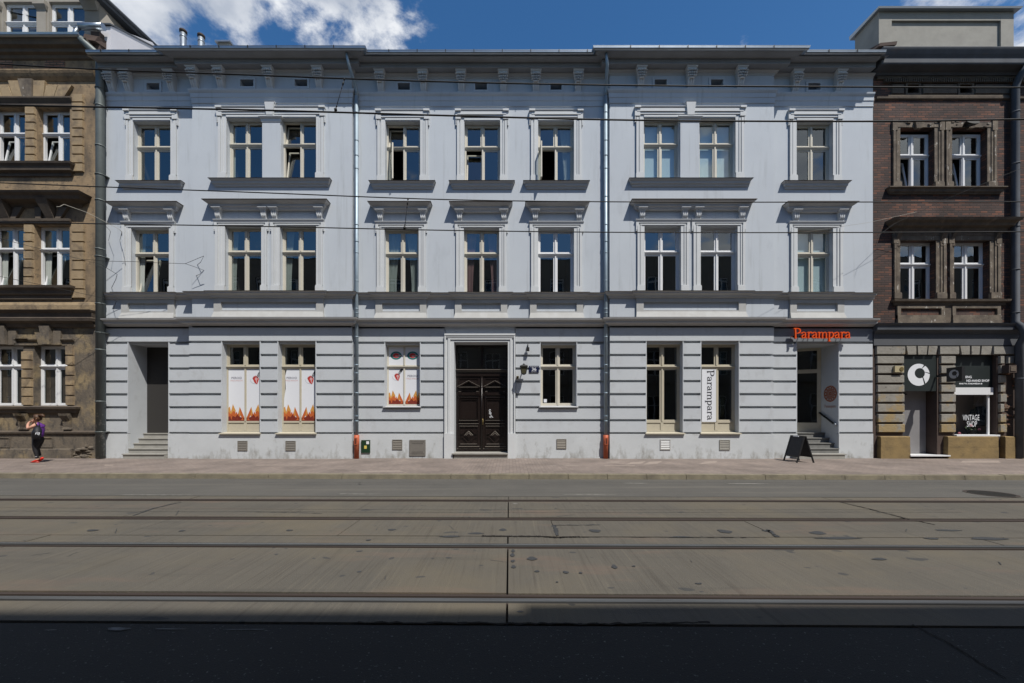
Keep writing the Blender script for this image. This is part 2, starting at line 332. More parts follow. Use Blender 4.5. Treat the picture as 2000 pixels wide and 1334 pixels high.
M['quoin'] = mixin(mixin(mat('pitted_grey_block', (0.30, 0.285, 0.25), 0.95, col2=(0.20, 0.185, 0.16), scale=3, amt=0.8, bump=0.6, bscale=20), (0.05, 0.045, 0.04), f_noise(12, 0.66, 0.69, 0.9)), (0.33, 0.24, 0.11), f_noise(2, 0.60, 0.72, 0.85, zr=(1.0, 2.9, 0.24)))
M['sandst'] = mixin(mat('ochre_sandstone', (0.27, 0.19, 0.085), 0.95, col2=(0.18, 0.13, 0.065), scale=3, amt=0.8, bump=0.5, bscale=22), (0.10, 0.08, 0.05), f_noise(6, 0.6, 0.75, 0.6))
M['groove'] = mat('dark_brown_reveal', (0.085, 0.06, 0.05), 0.95, col2=(0.05, 0.04, 0.035), scale=3)
def brick_mat(name, c1, c2, mortar, sz=(0.26, 0.082), ms=0.012, vary=True):
    m = bpy.data.materials.new(name); m.use_nodes = True; nt = m.node_tree; N = nt.nodes; L = nt.links; b = N['Principled BSDF']; b.inputs['Roughness'].default_value = 0.92
    tc = N.new('ShaderNodeTexCoord'); sp = N.new('ShaderNodeSeparateXYZ'); cb = N.new('ShaderNodeCombineXYZ'); L.new(tc.outputs['Object'], sp.inputs[0])
    ad = N.new('ShaderNodeMath'); ad.operation = 'ADD'; L.new(sp.outputs[0], ad.inputs[0]); L.new(sp.outputs[1], ad.inputs[1])
    L.new(ad.outputs[0], cb.inputs[0]); L.new(sp.outputs[2], cb.inputs[1])
    br = N.new('ShaderNodeTexBrick'); br.inputs['Scale'].default_value = 1; br.inputs['Brick Width'].default_value = sz[0]; br.inputs['Row Height'].default_value = sz[1]; br.inputs['Mortar Size'].default_value = ms; br.inputs['Mortar Smooth'].default_value = 0.3
    br.inputs['Color1'].default_value = (*c1, 1); br.inputs['Color2'].default_value = (*c2, 1); br.inputs['Mortar'].default_value = (*mortar, 1); br.inputs['Bias'].default_value = -0.38
    nz0 = N.new('ShaderNodeTexNoise'); nz0.inputs['Scale'].default_value = 6; L.new(tc.outputs['Object'], nz0.inputs['Vector'])
    L.new(cb.outputs[0], br.inputs['Vector'])
    nz = N.new('ShaderNodeTexNoise'); nz.inputs['Scale'].default_value = 1.1; nz.inputs['Detail'].default_value = 7; L.new(tc.outputs['Object'], nz.inputs['Vector'])
    rg = N.new('ShaderNodeMapRange'); rg.inputs[1].default_value = 0.3; rg.inputs[2].default_value = 0.7; rg.inputs[3].default_value = 0.55; rg.inputs[4].default_value = 1.35; L.new(nz.outputs['Fac'], rg.inputs[0])
    x = N.new('ShaderNodeMix'); x.data_type = 'RGBA'; x.blend_type = 'MULTIPLY'; x.inputs[0].default_value = 1
    L.new(br.outputs['Color'], x.inputs[6]); L.new(rg.outputs[0], x.inputs[7]); L.new(x.outputs[2], b.inputs['Base Color'])
    bp = N.new('ShaderNodeBump'); bp.inputs['Strength'].default_value = 0.6; bp.inputs['Distance'].default_value = 0.012; bp.invert = True
    a2 = N.new('ShaderNodeMath'); a2.operation = 'MULTIPLY_ADD'; a2.inputs[1].default_value = -0.6; L.new(nz0.outputs['Fac'], a2.inputs[0]); L.new(br.outputs['Fac'], a2.inputs[2])
    L.new(a2.outputs[0], bp.inputs['Height']); L.new(bp.outputs[0], b.inputs['Normal'])
    return m
M['brick'] = brick_mat('dark_brown_brick', (0.052, 0.031, 0.026), (0.19, 0.072, 0.038), (0.028, 0.023, 0.02))
M['redbrick'] = brick_mat('broken_red_brick', (0.22, 0.10, 0.06), (0.30, 0.20, 0.14), (0.09, 0.07, 0.05), (0.24, 0.08), 0.02)
# street
def street_mat(name, base, b2, kind):
    m = mat(name, base, 0.85, col2=b2, scale=0.9, amt=0.8, bump=0.35, bscale=120, detail=8, spec=0.25)
    mixin(m, tuple(c * 0.45 for c in base), f_noise(90, 0.60, 0.75, 0.45)); mixin(m, tuple(min(1, c * 1.9 + 0.02) for c in base), f_noise(140, 0.66, 0.74, 0.5, off=(3, 3, 3)))
    return m
M['asph_lane'] = street_mat('worn_grey_asphalt', (0.100, 0.095, 0.085), (0.080, 0.077, 0.070), 0)
mixin(M['asph_lane'], (0.15, 0.138, 0.115), f_noise(0.8, 0.55, 0.72, 0.6, (0.12, 3.0, 1)))
mixin(M['asph_lane'], (0.07, 0.068, 0.062), f_noise(1.2, 0.56, 0.70, 0.6, (0.08, 2.6, 1), off=(5, 1, 0)))
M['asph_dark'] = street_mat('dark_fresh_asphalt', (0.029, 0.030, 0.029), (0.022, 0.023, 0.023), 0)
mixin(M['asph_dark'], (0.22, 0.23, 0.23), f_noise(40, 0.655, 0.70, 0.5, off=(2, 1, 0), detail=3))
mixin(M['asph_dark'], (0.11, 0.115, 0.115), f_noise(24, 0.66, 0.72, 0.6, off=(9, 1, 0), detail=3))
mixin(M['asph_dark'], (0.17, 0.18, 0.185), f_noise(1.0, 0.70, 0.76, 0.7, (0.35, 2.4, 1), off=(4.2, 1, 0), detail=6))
M['concrete'] = street_mat('brushed_concrete', (0.104, 0.094, 0.077), (0.084, 0.078, 0.066), 0)
mixin(M['concrete'], (0.060, 0.052, 0.042), f_noise(1.0, 0.52, 0.74, 0.7, (34, 0.8, 1)))
mixin(M['concrete'], (0.15, 0.132, 0.10), f_noise(1.0, 0.54, 0.76, 0.6, (26, 0.7, 1), off=(7, 2, 0)))
mixin(M['concrete'], (0.17, 0.155, 0.13), f_noise(60, 0.64, 0.72, 0.5, off=(1, 1, 4), detail=3))
mixin(M['concrete'], (0.062, 0.058, 0.05), f_noise(1.6, 0.56, 0.74, 0.6, (0.16, 2.0, 1), off=(8, 3, 0)))
mixin(M['concrete'], (0.132, 0.112, 0.078), f_noise(0.45, 0.48, 0.68, 0.65, (1, 1, 1), off=(2, 9, 0)))
mixin(M['concrete'], (0.05, 0.044, 0.036), f_noise(1.3, 0.62, 0.72, 0.45, (5.5, 0.22, 1), off=(1, 4, 0)))
mixin(M['concrete'], (0.150, 0.105, 0.080), f_noise(0.9, 0.56, 0.72, 0.55, (0.5, 2.2, 1), off=(6, 6, 0)))
mixin(M['concrete'], (0.045, 0.046, 0.046), f_noise(2.4, 0.68, 0.695, 0.8, (1.0, 1.6, 1), off=(11, 5, 0), detail=2))
M['rust_m'] = mat('rusty_rail_lip', (0.046, 0.034, 0.028), 0.75, 0.0, col2=(0.026, 0.02, 0.017), scale=6, stretch=(0.3, 4, 1))
M['steel'] = mat('polished_rail_head', (0.20, 0.21, 0.215), 0.42, 0.7, col2=(0.10, 0.10, 0.10), scale=3, stretch=(0.4, 6, 1))
M['groovem'] = mat('rail_groove_dirt', (0.035, 0.028, 0.022), 0.95)
M['kerb'] = mixin(mat('worn_kerb_stone', (0.21, 0.185, 0.13), 0.9, col2=(0.12, 0.105, 0.08), scale=3, amt=0.9, bump=0.4, bscale=30), (0.10, 0.09, 0.07), f_noise(8, 0.6, 0.75, 0.7))
def paver():
    m = bpy.data.materials.new('pinkish_pavers'); m.use_nodes = True; nt = m.node_tree; N = nt.nodes; L = nt.links; b = N['Principled BSDF']; b.inputs['Roughness'].default_value = 0.9
    tc = N.new('ShaderNodeTexCoord')
    br = N.new('ShaderNodeTexBrick'); br.inputs['Scale'].default_value = 1; br.inputs['Brick Width'].default_value = 0.20; br.inputs['Row Height'].default_value = 0.10; br.inputs['Mortar Size'].default_value = 0.006
    br.inputs['Color1'].default_value = (0.175, 0.141, 0.12, 1); br.inputs['Color2'].default_value = (0.141, 0.115, 0.10, 1); br.inputs['Mortar'].default_value = (0.115, 0.09, 0.075, 1)
    mp = N.new('ShaderNodeMapping'); mp.inputs['Rotation'].default_value = (0, 0, R(90)); L.new(tc.outputs['Object'], mp.inputs[0]); L.new(mp.outputs[0], br.inputs['Vector'])
    nz = N.new('ShaderNodeTexNoise'); nz.inputs['Scale'].default_value = 1.0; nz.inputs['Detail'].default_value = 7; L.new(tc.outputs['Object'], nz.inputs['Vector'])
    rg = N.new('ShaderNodeMapRange'); rg.inputs[1].default_value = 0.3; rg.inputs[2].default_value = 0.7; rg.inputs[3].default_value = 0.75; rg.inputs[4].default_value = 1.25; L.new(nz.outputs['Fac'], rg.inputs[0])
    x = N.new('ShaderNodeMix'); x.data_type = 'RGBA'; x.blend_type = 'MULTIPLY'; x.inputs[0].default_value = 1
    L.new(br.outputs['Color'], x.inputs[6]); L.new(rg.outputs[0], x.inputs[7]); L.new(x.outputs[2], b.inputs['Base Color'])
    bp = N.new('ShaderNodeBump'); bp.inputs['Strength'].default_value = 0.4; bp.inputs['Distance'].default_value = 0.005; bp.invert = True; L.new(br.outputs['Fac'], bp.inputs['Height']); L.new(bp.outputs[0], b.inputs['Normal'])
    return m
M['paver'] = paver()
mixin(M['paver'], (0.38, 0.34, 0.29), f_noise(1.4, 0.66, 0.70, 0.6, (0.5, 3, 1), off=(3, 8, 0)))

# ------------------------------------------------------------------ ground, street, rails
K = 0.0105                                          # the street runs very slightly askew to the house fronts
def yl(y0, X): return y0 - K * X
XL, XR = -60, 60
mb = MB(); mb.box(-700, 700, -700, 700, -0.6, -0.10); stuct(mb.build('ground', M['asph_lane']))
def strip(name, m, ya, yb, z, x0=XL, x1=XR, th=0.09):
    b = MB(); b.hexa([(x0, yl(ya, x0), z - th), (x1, yl(ya, x1), z - th), (x1, yl(yb, x1), z - th), (x0, yl(yb, x0), z - th), (x0, yl(ya, x0), z), (x1, yl(ya, x1), z), (x1, yl(yb, x1), z), (x0, yl(yb, x0), z)])
    return stuct(b.build(name, m))
strip('road', M['asph_lane'], 8.0, 10.16, 0.0)
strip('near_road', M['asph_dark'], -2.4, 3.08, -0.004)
strip('track_bed', M['groovem'], 3.0, 8.1, -0.06, th=0.035)
# concrete slabs with open joints, rails set in channels between them
RAILS = [7.61, 6.27, 4.96, 3.54]
slabs = MB()
def slab_row(ya, yb, joints, z=0.0, g=0.009):
    xs = [XL] + joints + [XR]
    for a, b in zip(xs[:-1], xs[1:]):
        a += g; b -= g; dz = random.uniform(-0.004, 0.002); e = 0.012
        slabs.hexa([(a, yl(ya, a), -0.09), (b, yl(ya, b), -0.09), (b, yl(yb, b), -0.09), (a, yl(yb, a), -0.09),
                    (a, yl(ya, a), z + dz), (b, yl(ya, b), z + dz), (b, yl(yb, b), z + dz), (a, yl(yb, a), z + dz)])
J1 = [6.22 * k - 0.02 for k in range(-8, 9)]; J2 = [0.64 + 2.97 * k for k in range(-17, 18)]
W = 0.10
slab_row(7.61 + W, 7.97, J1); slab_row(6.27 + W, 7.61 - W, J1)
slab_row(5.37, 6.27 - W, J2, g=0.006); slab_row(4.96 + W, 5.35, J1)
slab_row(3.54 + W, 4.96 - W, J1); slab_row(3.11, 3.54 - W, J1)
stuct(slabs.build('concrete_slabs', M['concrete']))
names = ['farthest tram rail, dark steel between asphalt lane and concrete slabs', 'second tram rail from the facade, rusty brown groove in concrete',
         'third tram rail from the facade, worn shiny steel in concrete', 'nearest tram rail, wide steel groove just before the shaded asphalt']
for i, y0 in enumerate(RAILS):
    t = thing('tram_rail', names[i], 'rail', (0, y0, 0), 'tram rails set in the concrete')
    def rb(name, a, b, za, zb, m):
        q = MB(); q.hexa([(XL, yl(y0 + a, XL), za), (XR, yl(y0 + a, XR), za), (XR, yl(y0 + b, XR), za), (XL, yl(y0 + b, XL), za), (XL, yl(y0 + a, XL), zb), (XR, yl(y0 + a, XR), zb), (XR, yl(y0 + b, XR), zb), (XL, yl(y0 + b, XL), zb)])
        q.build(name, m, t)
    s = -1 if i % 2 else 1
    lo, hi = (lambda a, b: (min(a * s, b * s), max(a * s, b * s))), None
    a, b = lo(0.012, 0.070); rb('rail_head', a, b, -0.058, 0.004, M['steel'] if i in (2, 3) else M['rust_m'])
    a, b = lo(-0.030, 0.012); rb('rail_groove', a, b, -0.058, -0.032, M['groovem'])
    a, b = lo(-0.052, -0.030); rb('guard_lip', a, b, -0.058, 0.0, M['rust_m'])
    a, b = lo(-0.096, -0.056); rb('side_filler', a, b, -0.058, -0.012, M['groovem'] if i in (0,) else M['rust_m'])
    a, b = lo(0.074, 0.097); rb('side_filler', a, b, -0.058, -0.01, M['rust_m'])
# kerb and pavement
kb = MB(); x = XL
while x < XR:
    l = 1.0 if x > -4 else random.choice((1.9, 2.3, 2.8)); a, b = x + 0.006, x + l - 0.006; d = random.uniform(-0.008, 0.006)
    ya, yb = 10.16, 10.32
    kb.hexa([(a, yl(ya, a), -0.09), (b, yl(ya, b), -0.09), (b, yl(yb, b), -0.09), (a, yl(yb, a), -0.09), (a, yl(ya + 0.025, a), 0.115 + d), (b, yl(ya + 0.025, b), 0.115 + d), (b, yl(yb, b), 0.125 + d), (a, yl(yb, a), 0.125 + d)])
    x += l
stuct(kb.build('kerb', M['kerb']))
pv = MB(); pv.hexa([(XL, yl(10.325, XL), -0.09), (XR, yl(10.325, XR), -0.09), (XR, 15.2, -0.09), (XL, 15.2, -0.09), (XL, yl(10.325, XL), 0.12), (XR, yl(10.325, XR), 0.12), (XR, 15.2, 0.12), (XL, 15.2, 0.12)])
stuct(pv.build('pavement', M['paver']))
pv = MB(); pv.box(XL, XR, -4.2, -2.42, -0.09, 0.12); stuct(pv.build('near_pavement', M['paver']))
# manhole cover
t = thing('manhole_cover', 'dark round iron manhole cover in the grey asphalt lane at right', 'manhole', (10.0, 8.28, 0.0))
b = MB(); n = 28; b.ring([[(10.0 + r * math.cos(2 * math.pi * k / n), 8.28 + r * math.sin(2 * math.pi * k / n), z) for k in range(n)] for r, z in ((0.33, -0.02), (0.33, 0.004), (0.30, 0.006))]); b.build('cover_plate', M['iron'], t)
b = MB()
for r0, r1 in ((0.41, 0.46),):
    n = 28
    b.ring([[(10.0 + r * math.cos(2 * math.pi * k / n), 8.28 + r * math.sin(2 * math.pi * k / n), z) for k in range(n)] for r, z in ((0.342, -0.02), (0.342, 0.005), (0.39, 0.005), (0.39, -0.02))], cap=False)
b.build('cover_frame', M['rust_m'], t)

# stains, cracks and worn paint lying on the street
def G(x, y, z=0.0): d = (CAMZ - z) * F / (y - HY); return ((x - CX) * d / F, d)
rnd = random.Random(11); st = MB()
def blot(x, y, w_, h_, z=0.0035, m=0, tw=0.0):
    cx_, cy_ = G(x, y); n = 14; e = G(x + w_ / 2, y)[0] - cx_; d = abs(G(x, y - h_ / 2)[1] - cy_); ph = rnd.random() * 6
    st.face([(cx_ + e * (1 + .22 * math.sin(3 * t + ph)) * math.cos(t) + tw * d * math.sin(t), cy_ + d * (1 + .22 * math.cos(2 * t + ph)) * math.sin(t), z) for t in [2 * math.pi * k / n for k in range(n)]], m)
for q in ((1002, 1076, 7, 5), (1001, 1084, 9, 6), (1002, 1096, 8, 5), (1003, 1107, 9, 5), (1039, 1091, 20, 6), (1049, 1116, 10, 3), (1105, 1118, 11, 5), (1134, 1119, 7, 3), (1200, 1107, 11, 7), (1238, 1106, 7, 2.5), (1162, 1037, 21, 6.5), (1415, 1038, 25, 6.5), (1497, 1037, 13, 4), (1598, 1041, 30, 6.5), (1718, 1092, 28, 4), (1820, 1052, 26, 4), (1365, 1140, 13, 3), (702, 1077, 12, 3), (702, 1117, 9, 3), (540, 1083, 6, 2), (565, 1036, 13, 3), (765, 1035, 15, 4), (982, 1035, 15, 4), (180, 1036, 20, 4), (355, 1037, 12, 3), (876, 1090, 12, 2), (845, 1091, 5, 2), (1088, 1137, 5, 2), (1016, 1195, 14, 3), (720, 1055, 9, 2.5), (930, 1042, 30, 3), (880, 1048, 40, 3), (1330, 1049, 45, 2.5), (1640, 1051, 90, 4), (1930, 1052, 70, 5), (1850, 1036, 50, 3)): blot(*q)
def crack(pts, w0, m=1, z=0.0035, jag=0.010, sub=14):
    P_ = []
    for (a, b) in zip(pts[:-1], pts[1:]):
        A_, B_ = G(*a), G(*b)
        for k in range(sub): t = k / sub; P_.append((A_[0] + (B_[0] - A_[0]) * t + rnd.uniform(-jag, jag), A_[1] + (B_[1] - A_[1]) * t + rnd.uniform(-jag, jag)))
    for (x0_, y0_), (x1_, y1_) in zip(P_[:-1], P_[1:]):
        l = math.hypot(x1_ - x0_, y1_ - y0_) or 1; wx, wy = -(y1_ - y0_) / l * w0 / 2 * rnd.uniform(.5, 1.5), (x1_ - x0_) / l * w0 / 2 * rnd.uniform(.5, 1.5); st.face([(x0_ - wx, y0_ - wy, z), (x1_ - wx, y1_ - wy, z), (x1_ + wx, y1_ + wy, z), (x0_ + wx, y0_ + wy, z)], m)
crack([(940, 1047), (1000, 1047.5), (1060, 1048), (1085, 1050.5), (1100, 1049.5), (1135, 1049)], .045); crack([(1135, 1049), (1330, 1050), (1510, 1050)], .014)
crack([(1080, 1026), (1180, 1025)], .02, 0); crack([(1500, 1035), (1520, 1050)], .05, 0); crack([(1082, 1026), (1090, 1048)], .05, 0)
crack([(1640, 981), (1690, 992), (1770, 1013), (1830, 1026)], .03); crack([(1785, 1221), (1850, 1255), (1900, 1285), (1965, 1328)], .012, 1, .0035); crack([(260, 1007), (300, 993), (357, 980)], .035, 0); crack([(500, 1000), (640, 1003)], .012, 0)
crack([(700, 1216), (1000, 1218), (1180, 1219), (1400, 1216)], .022, 1, .0035, .012, 20)
for k in range(12): x_, y_ = rnd.uniform(0, 2000), rnd.choice((rnd.uniform(1075, 1150), rnd.uniform(985, 1006), rnd.uniform(1022, 1045))); crack([(x_, y_), (x_ + rnd.uniform(-50, 50), y_ + rnd.uniform(4, 12))], .008, 0, .0035, .004, 6)
for q in ((230, 1229, 44, 7), (330, 1229, 60, 2), (480, 1230, 80, 1.6), (100, 1231, 24, 1.5)): blot(*q, 0.0035, 2)
for q in ((1006, 984, 9, 2), (1240, 944, 50, 1.5), (1460, 945, 80, 2), (700, 965, 90, 1.4), (1150, 966, 120, 1.2), (300, 967, 160, 1.2)): blot(*q, 0.0035, 3)
M['tar'] = mat('bitumen_patch', (0.040, 0.042, 0.044), 0.7); M['crackm'] = mat('open_crack', (0.012, 0.010, 0.008), 0.95); M['chalky'] = mat('worn_pale_smudge', (0.16, 0.165, 0.165), 0.9, col2=(0.05, 0.05, 0.05), scale=14, amt=0.9); M['palewear'] = mat('worn_paint_flecks', (0.22, 0.215, 0.19), 0.9, col2=(0.10, 0.095, 0.085), scale=9, amt=1.0)
stuct(st.build('road_stains', [M['tar'], M['crackm'], M['chalky'], M['palewear']]))
pvs = MB()
def pp_(x, y): d = (CAMZ - .12) * F / (y - HY); return ((x - CX) * d / F, d, .1235)
for q in (((1232, 903), (1262, 901), (1252, 906), (1220, 908)), ((1268, 902), (1294, 900.5), (1284, 906), (1256, 908)), ((1376, 902), (1402, 900), (1396, 905), (1366, 907)), ((1880, 900), (1950, 900), (1955, 904), (1875, 904)), ((500, 908.2), (620, 908.2), (620, 909.4), (500, 909.4)), ((45, 909.5), (90, 909), (90, 910), (45, 910.5)), ((205, 908), (222, 908), (220, 910), (203, 910)), ((1180, 909), (1240, 909), (1240, 910.4), (1180, 910.4)), ((700, 920), (780, 919), (790, 921.5), (705, 922))): pvs.face([pp_(*u) for u in q[::-1]])
M['palestone'] = mat('paler_replaced_pavers', (0.30, 0.25, 0.215), 0.9, col2=(0.2, 0.165, 0.14), scale=7); stuct(pvs.build('pavement_patches', M['palestone']))

# ------------------------------------------------------------------ the pale blue house
Y0, Y1 = 14.06, 13.91
SEC = [(-14.29, -11.08, Y0), (-11.08, -5.50, Y1), (-5.50, 3.50, Y0), (3.50, 9.24, Y1), (9.24, 12.83, Y0)]   # wall runs: x from, x to, plane
SECG = [(-14.29, -11.20, Y0), (-11.20, -5.50, Y1), (-5.50, 3.50, Y0), (3.50, 9.24, Y1), (9.24, 12.83, Y0)]
H = thing('townhouse', 'long pale blue-grey three-storey townhouse with white window surrounds and rusticated ground floor', 'building', (0, Y0, 0.12))
def X0(px): return PX(px, Y0)
def X1(px): return PX(px, Y1)
TZ0, TZ1 = 9.84, 12.0
MZ0, MZ1 = 5.94, 8.235
# windows: (opening from px, to px, plane, ...)
top = [(261, 334, Y0), (443, 512, Y1), (549, 618, Y1), (753, 821, Y0), (907, 977, Y0), (1051, 1121, Y0), (1257, 1327, Y1), (1366, 1436, Y1), (1555, 1626, Y0)]
mid = [(257, 331, Y0), (440, 511, Y1), (547, 618, Y1), (751, 818, Y0), (906, 975, Y0), (1051, 1121, Y0), (1258.4, 1329.5, Y1), (1368, 1440, Y1), (1557, 1626, Y0)]
grd = [(433, 507, Y1, 1.03), (543, 616, Y1, 1.03), (752, 820, Y0, 1.96), (1056, 1126, Y0, 1.96), (1263, 1333.6, Y1, 1.03), (1370, 1443, Y1, 1.03)]
GT = 4.15
def in_sec(x, sec): return sec[0] < x < sec[1]
DOOR = (PX(887, Y0), PX(992, Y0), 0.12, 4.20, 0.52)
PASS = (PX(250, Y0), PX(328.5, Y0), 0.12, 4.16, 0.80)
ENTR = (PX(1557, Y0), PX(1638, Y0), 0.12, 4.16, 0.82)
w = MB()
for i, (a, b, Y) in enumerate(SEC):
    ops = [(PX(p, Yp), PX(q, Yp), TZ0, TZ1) for p, q, Yp in top if in_sec(PX(p, Yp), (a, b))] + [(PX(p, Yp), PX(q, Yp), MZ0, MZ1) for p, q, Yp in mid if in_sec(PX(p, Yp), (a, b))]
    ops = [o + (0.17,) for o in ops]
    VENTS = [(283.5, 316.5), (466, 500), (572, 605), (773, 805), (924, 955), (1071, 1101), (1274, 1306), (1384, 1416), (1573.5, 1605.5)]
    ops += [(PX(p, Y) + 0.07, PX(q, Y) - 0.07, 13.10, 13.34, 0.35) for p, q in VENTS if in_sec(PX(p, Y), (a, b))]
    w.wall(a, b, 4.70, 13.9, Y, ops, 0.17, 0)
    if i < 4:
        x, ya, yb = b, Y, SEC[i + 1][2]
        w.face([(x, ya, 4.70), (x, yb, 4.70), (x, yb, 13.9), (x, ya, 13.9)], 0)
w.build('upper_wall', M['wall'], H)
# ground floor wall: backing plane, rusticated blocks proud of it
GB = 0.095
w = MB(); bl = MB()
gops = {}
for i, (a, b, Y) in enumerate(SECG):
    ops = [(PX(p, Yp), PX(q, Yp), z, GT) for p, q, Yp, z in grd if in_sec(PX(p, Yp), (a, b))]
    ops = [o + (0.26,) for o in ops]
    for d in (DOOR, PASS, ENTR):
        if in_sec(d[0], (a, b)): ops.append(d)
    gops[i] = ops
    w.wall(a, b, 0.0, 4.75, Y + GB, [(o[0], o[1], o[2], o[3], o[4] - GB) for o in ops], 0.2, 0)
    if i < 4: x, ya, yb = b, Y + GB, SECG[i + 1][2] + GB; w.face([(x, ya, 0), (x, yb, 0), (x, yb, 4.75), (x, ya, 4.75)], 0)
    def segs(z0, z1, extra=0.0):
        cuts = sorted([(o[0] - extra, o[1] + extra) for o in ops if o[2] + 0.05 < z1 and o[3] - 0.05 > z0]); out = []; x = a
        for c, d in cuts: out.append((x, c)); x = d
        out.append((x, b)); return [(p, q) for p, q in out if q - p > 0.03]
    for k in range(7):
        z0 = 1.006 + 0.456 * k; z1 = z0 + 0.456
        for p, q in segs(z0, z1):
            if i == 2:      # the door surround takes its place in the middle of the recessed run
                if abs(p - DOOR[1]) < 0.01: p = DOOR[1] + 0.26
                if abs(q - DOOR[0]) < 0.01: q = DOOR[0] - 0.33
            bl.block(p + 0.002, q - 0.002, z0 + 0.038, z1 - 0.038, Y + GB, Y, 0.004, bx0=0.008, bx1=0.008)
    for o in ops:                                    # plain arris round each opening, so the grooves stop short of the reveal
        if o is DOOR: continue
        for u, v in ((o[0] - 0.028, o[0]), (o[1], o[1] + 0.028)): bl.box(u, v, Y + 0.003, Y + GB, max(o[2], 1.0), 4.22)
    for p, q in segs(4.21, 4.70):
        z0b = 4.225
        if i == 4:
            sb_ = MB(); sb_.block(p + 0.002, q - 0.002, z0b + .01, 4.76, Y + GB, Y, 0.006); sb_.build('sign_band', M['band'], H)
        elif i != 2: bl.block(p + 0.002, q - 0.002, z0b + .01, 4.76, Y + GB, Y, 0.006)
    if i == 2:
        bl.block(a + .002, DOOR[0] - 0.33, 4.235, 4.76, Y + GB, Y, 0.006); bl.block(DOOR[1] + 0.26, b - .002, 4.235, 4.76, Y + GB, Y, 0.006); bl.box(DOOR[0] - 0.31, DOOR[1] + 0.24, Y + 0.004, Y + GB, 4.5, 4.755)
    for p, q in segs(0.1, 0.99, 0.0):
        if i == 2:
            if abs(p - DOOR[1]) < 0.01: p = DOOR[1] + 0.27
            if abs(q - DOOR[0]) < 0.01: q = DOOR[0] - 0.34
        pl = MB(); pl.box(p, q, Y - 0.012, Y + GB, 0.0, 0.985); pl.build('plinth', M['plinth'], H)
w.build('ground_floor_wall', M['rust'], H); bl.build('rustication', M['rust'], H)
# string courses
SC = [(p, q, Y) for p, q, Y in SEC]
SECS = [(-14.16, SECG[0][1], Y0)] + SECG[1:]
b = MB(); b.course(SECS, [(0.02, 4.765), (0.05, 4.78), (0.07, 4.80), (0.17, 4.83), (0.175, 4.86), (0.175, 4.90), (0.24, 4.94), (0.28, 4.96), (0.28, 4.985)]); b.build('main_string_course', M['course'], H)
b = MB(); b.course(SECS, [(0.285, 4.987), (0.29, 5.0), (0.0, 5.04)]); b.build('flashing', M['ledge_metal'], H)
# sill course with forward breaks under each window group, aprons below
groups_mid = [(240, 343, Y0), (420, 633, Y1), (734.5, 833.5, Y0), (889, 991, Y0), (1035, 1138.5, Y0), (1242, 1455, Y1), (1541, 1646, Y0)]
runs = []
for a, bb, Y in SEC:
    x = a
    for p, q, Yp in groups_mid:
        g0, g1 = PX(p, Yp), PX(q, Yp)
        if a < g0 < bb:
            runs.append((x, g0, Y)); runs.append((g0, g1, Y - 0.07)); x = g1
    runs.append((x, bb, Y))
b = MB(); b.course(runs, [(0.02, 5.72), (0.05, 5.735), (0.06, 5.78), (0.11, 5.82), (0.15, 5.84), (0.15, 5.87), (0.19, 5.90)]); b.build('sill_course', M['course'], H)
b = MB(); b.course(runs, [(0.195, 5.902), (0.20, 5.915), (0.0, 5.94)]); b.build('flashing', M['ledge_metal'], H)
for p, q, Yp in groups_mid:
    g0, g1 = PX(p, Yp), PX(q, Yp); b = MB()
    fr = 0.13 if g1 - g0 < 3 else 0.15
    b.box(g0, g0 + fr + 0.1, Yp - 0.07, Yp + .01, 5.04, 5.72); b.box(g1 - fr - 0.1, g1, Yp - 0.07, Yp + .01, 5.04, 5.72)
    b.box(g0 + fr + 0.1, g1 - fr - 0.1, Yp - 0.069, Yp + .01, 5.60, 5.72)
    b.ring([[(g0 + .11, Yp - 0.068, 5.29), (g1 - .11, Yp - 0.068, 5.29), (g1 - .11, Yp + .01, 5.29), (g0 + .11, Yp + .01, 5.29)], [(g0 + 0.01, Yp - 0.066, 5.29 - .04), (g1 - .01, Yp - .066, 5.25), (g1 - .01, Yp + .01, 5.25), (g0 + .01, Yp + .01, 5.25)], [(g0 - .03, Yp - 0.15, 5.035), (g1 + .03, Yp - 0.15, 5.035), (g1 + .03, Yp + .01, 5.035), (g0 - .03, Yp + .01, 5.035)]])
    b.box(g0 + 0.2, g1 - 0.2, Yp - 0.072, Yp - 0.06, 5.575, 5.60)
    b.build('window_apron', M['apron'], H)
# upper frieze course, cornice, gutter
b = MB(); b.course(SEC, [(0.0, 12.52), (0.025, 12.525), (0.025, 12.55), (0.012, 12.56), (0.02, 12.70), (0.04, 12.72), (0.04, 12.86), (0.06, 12.88), (0.09, 12.92), (0.10, 12.97), (0.0, 12.975)]); b.build('frieze_course', M['wall'], H)
CR = [(a, b_, Y) for a, b_, Y in SEC]; CR[0] = (-14.20, CR[0][1], Y0); CR[-1] = (CR[-1][0], 12.62, Y0)
b = MB(); b.course(SEC, [(0.0, 13.50), (0.02, 13.515), (0.03, 13.55), (0.08, 13.58), (0.12, 13.60), (0.12, 13.63)], back=0.0); b.build('bed_mould', M['course'], H)
b = MB(); b.course(CR, [(0.0, 13.622), (0.325, 13.622), (0.335, 13.63), (0.335, 13.70), (0.35, 13.705), (0.35, 13.78), (0.40, 13.79), (0.44, 13.785), (0.50, 13.79), (0.56, 13.80), (0.60, 13.815), (0.60, 13.83)]); b.build('cornice', M['eaves'], H)
CG = CR
b = MB()
gp = [(0.60, 13.815)] + [(0.66 + 0.06 * math.cos(t), 13.835 + 0.06 * math.sin(t)) for t in [math.pi * (1.5 + 0.5 * k / 5) for k in range(6)]] + [(0.72, 13.865), (0.732, 13.868), (0.732, 13.875), (0.71, 13.875), (0.60, 13.84)]
b.course(CG, gp); b.build('gutter', M['gutter'], H)
b = MB()
x = -14.5
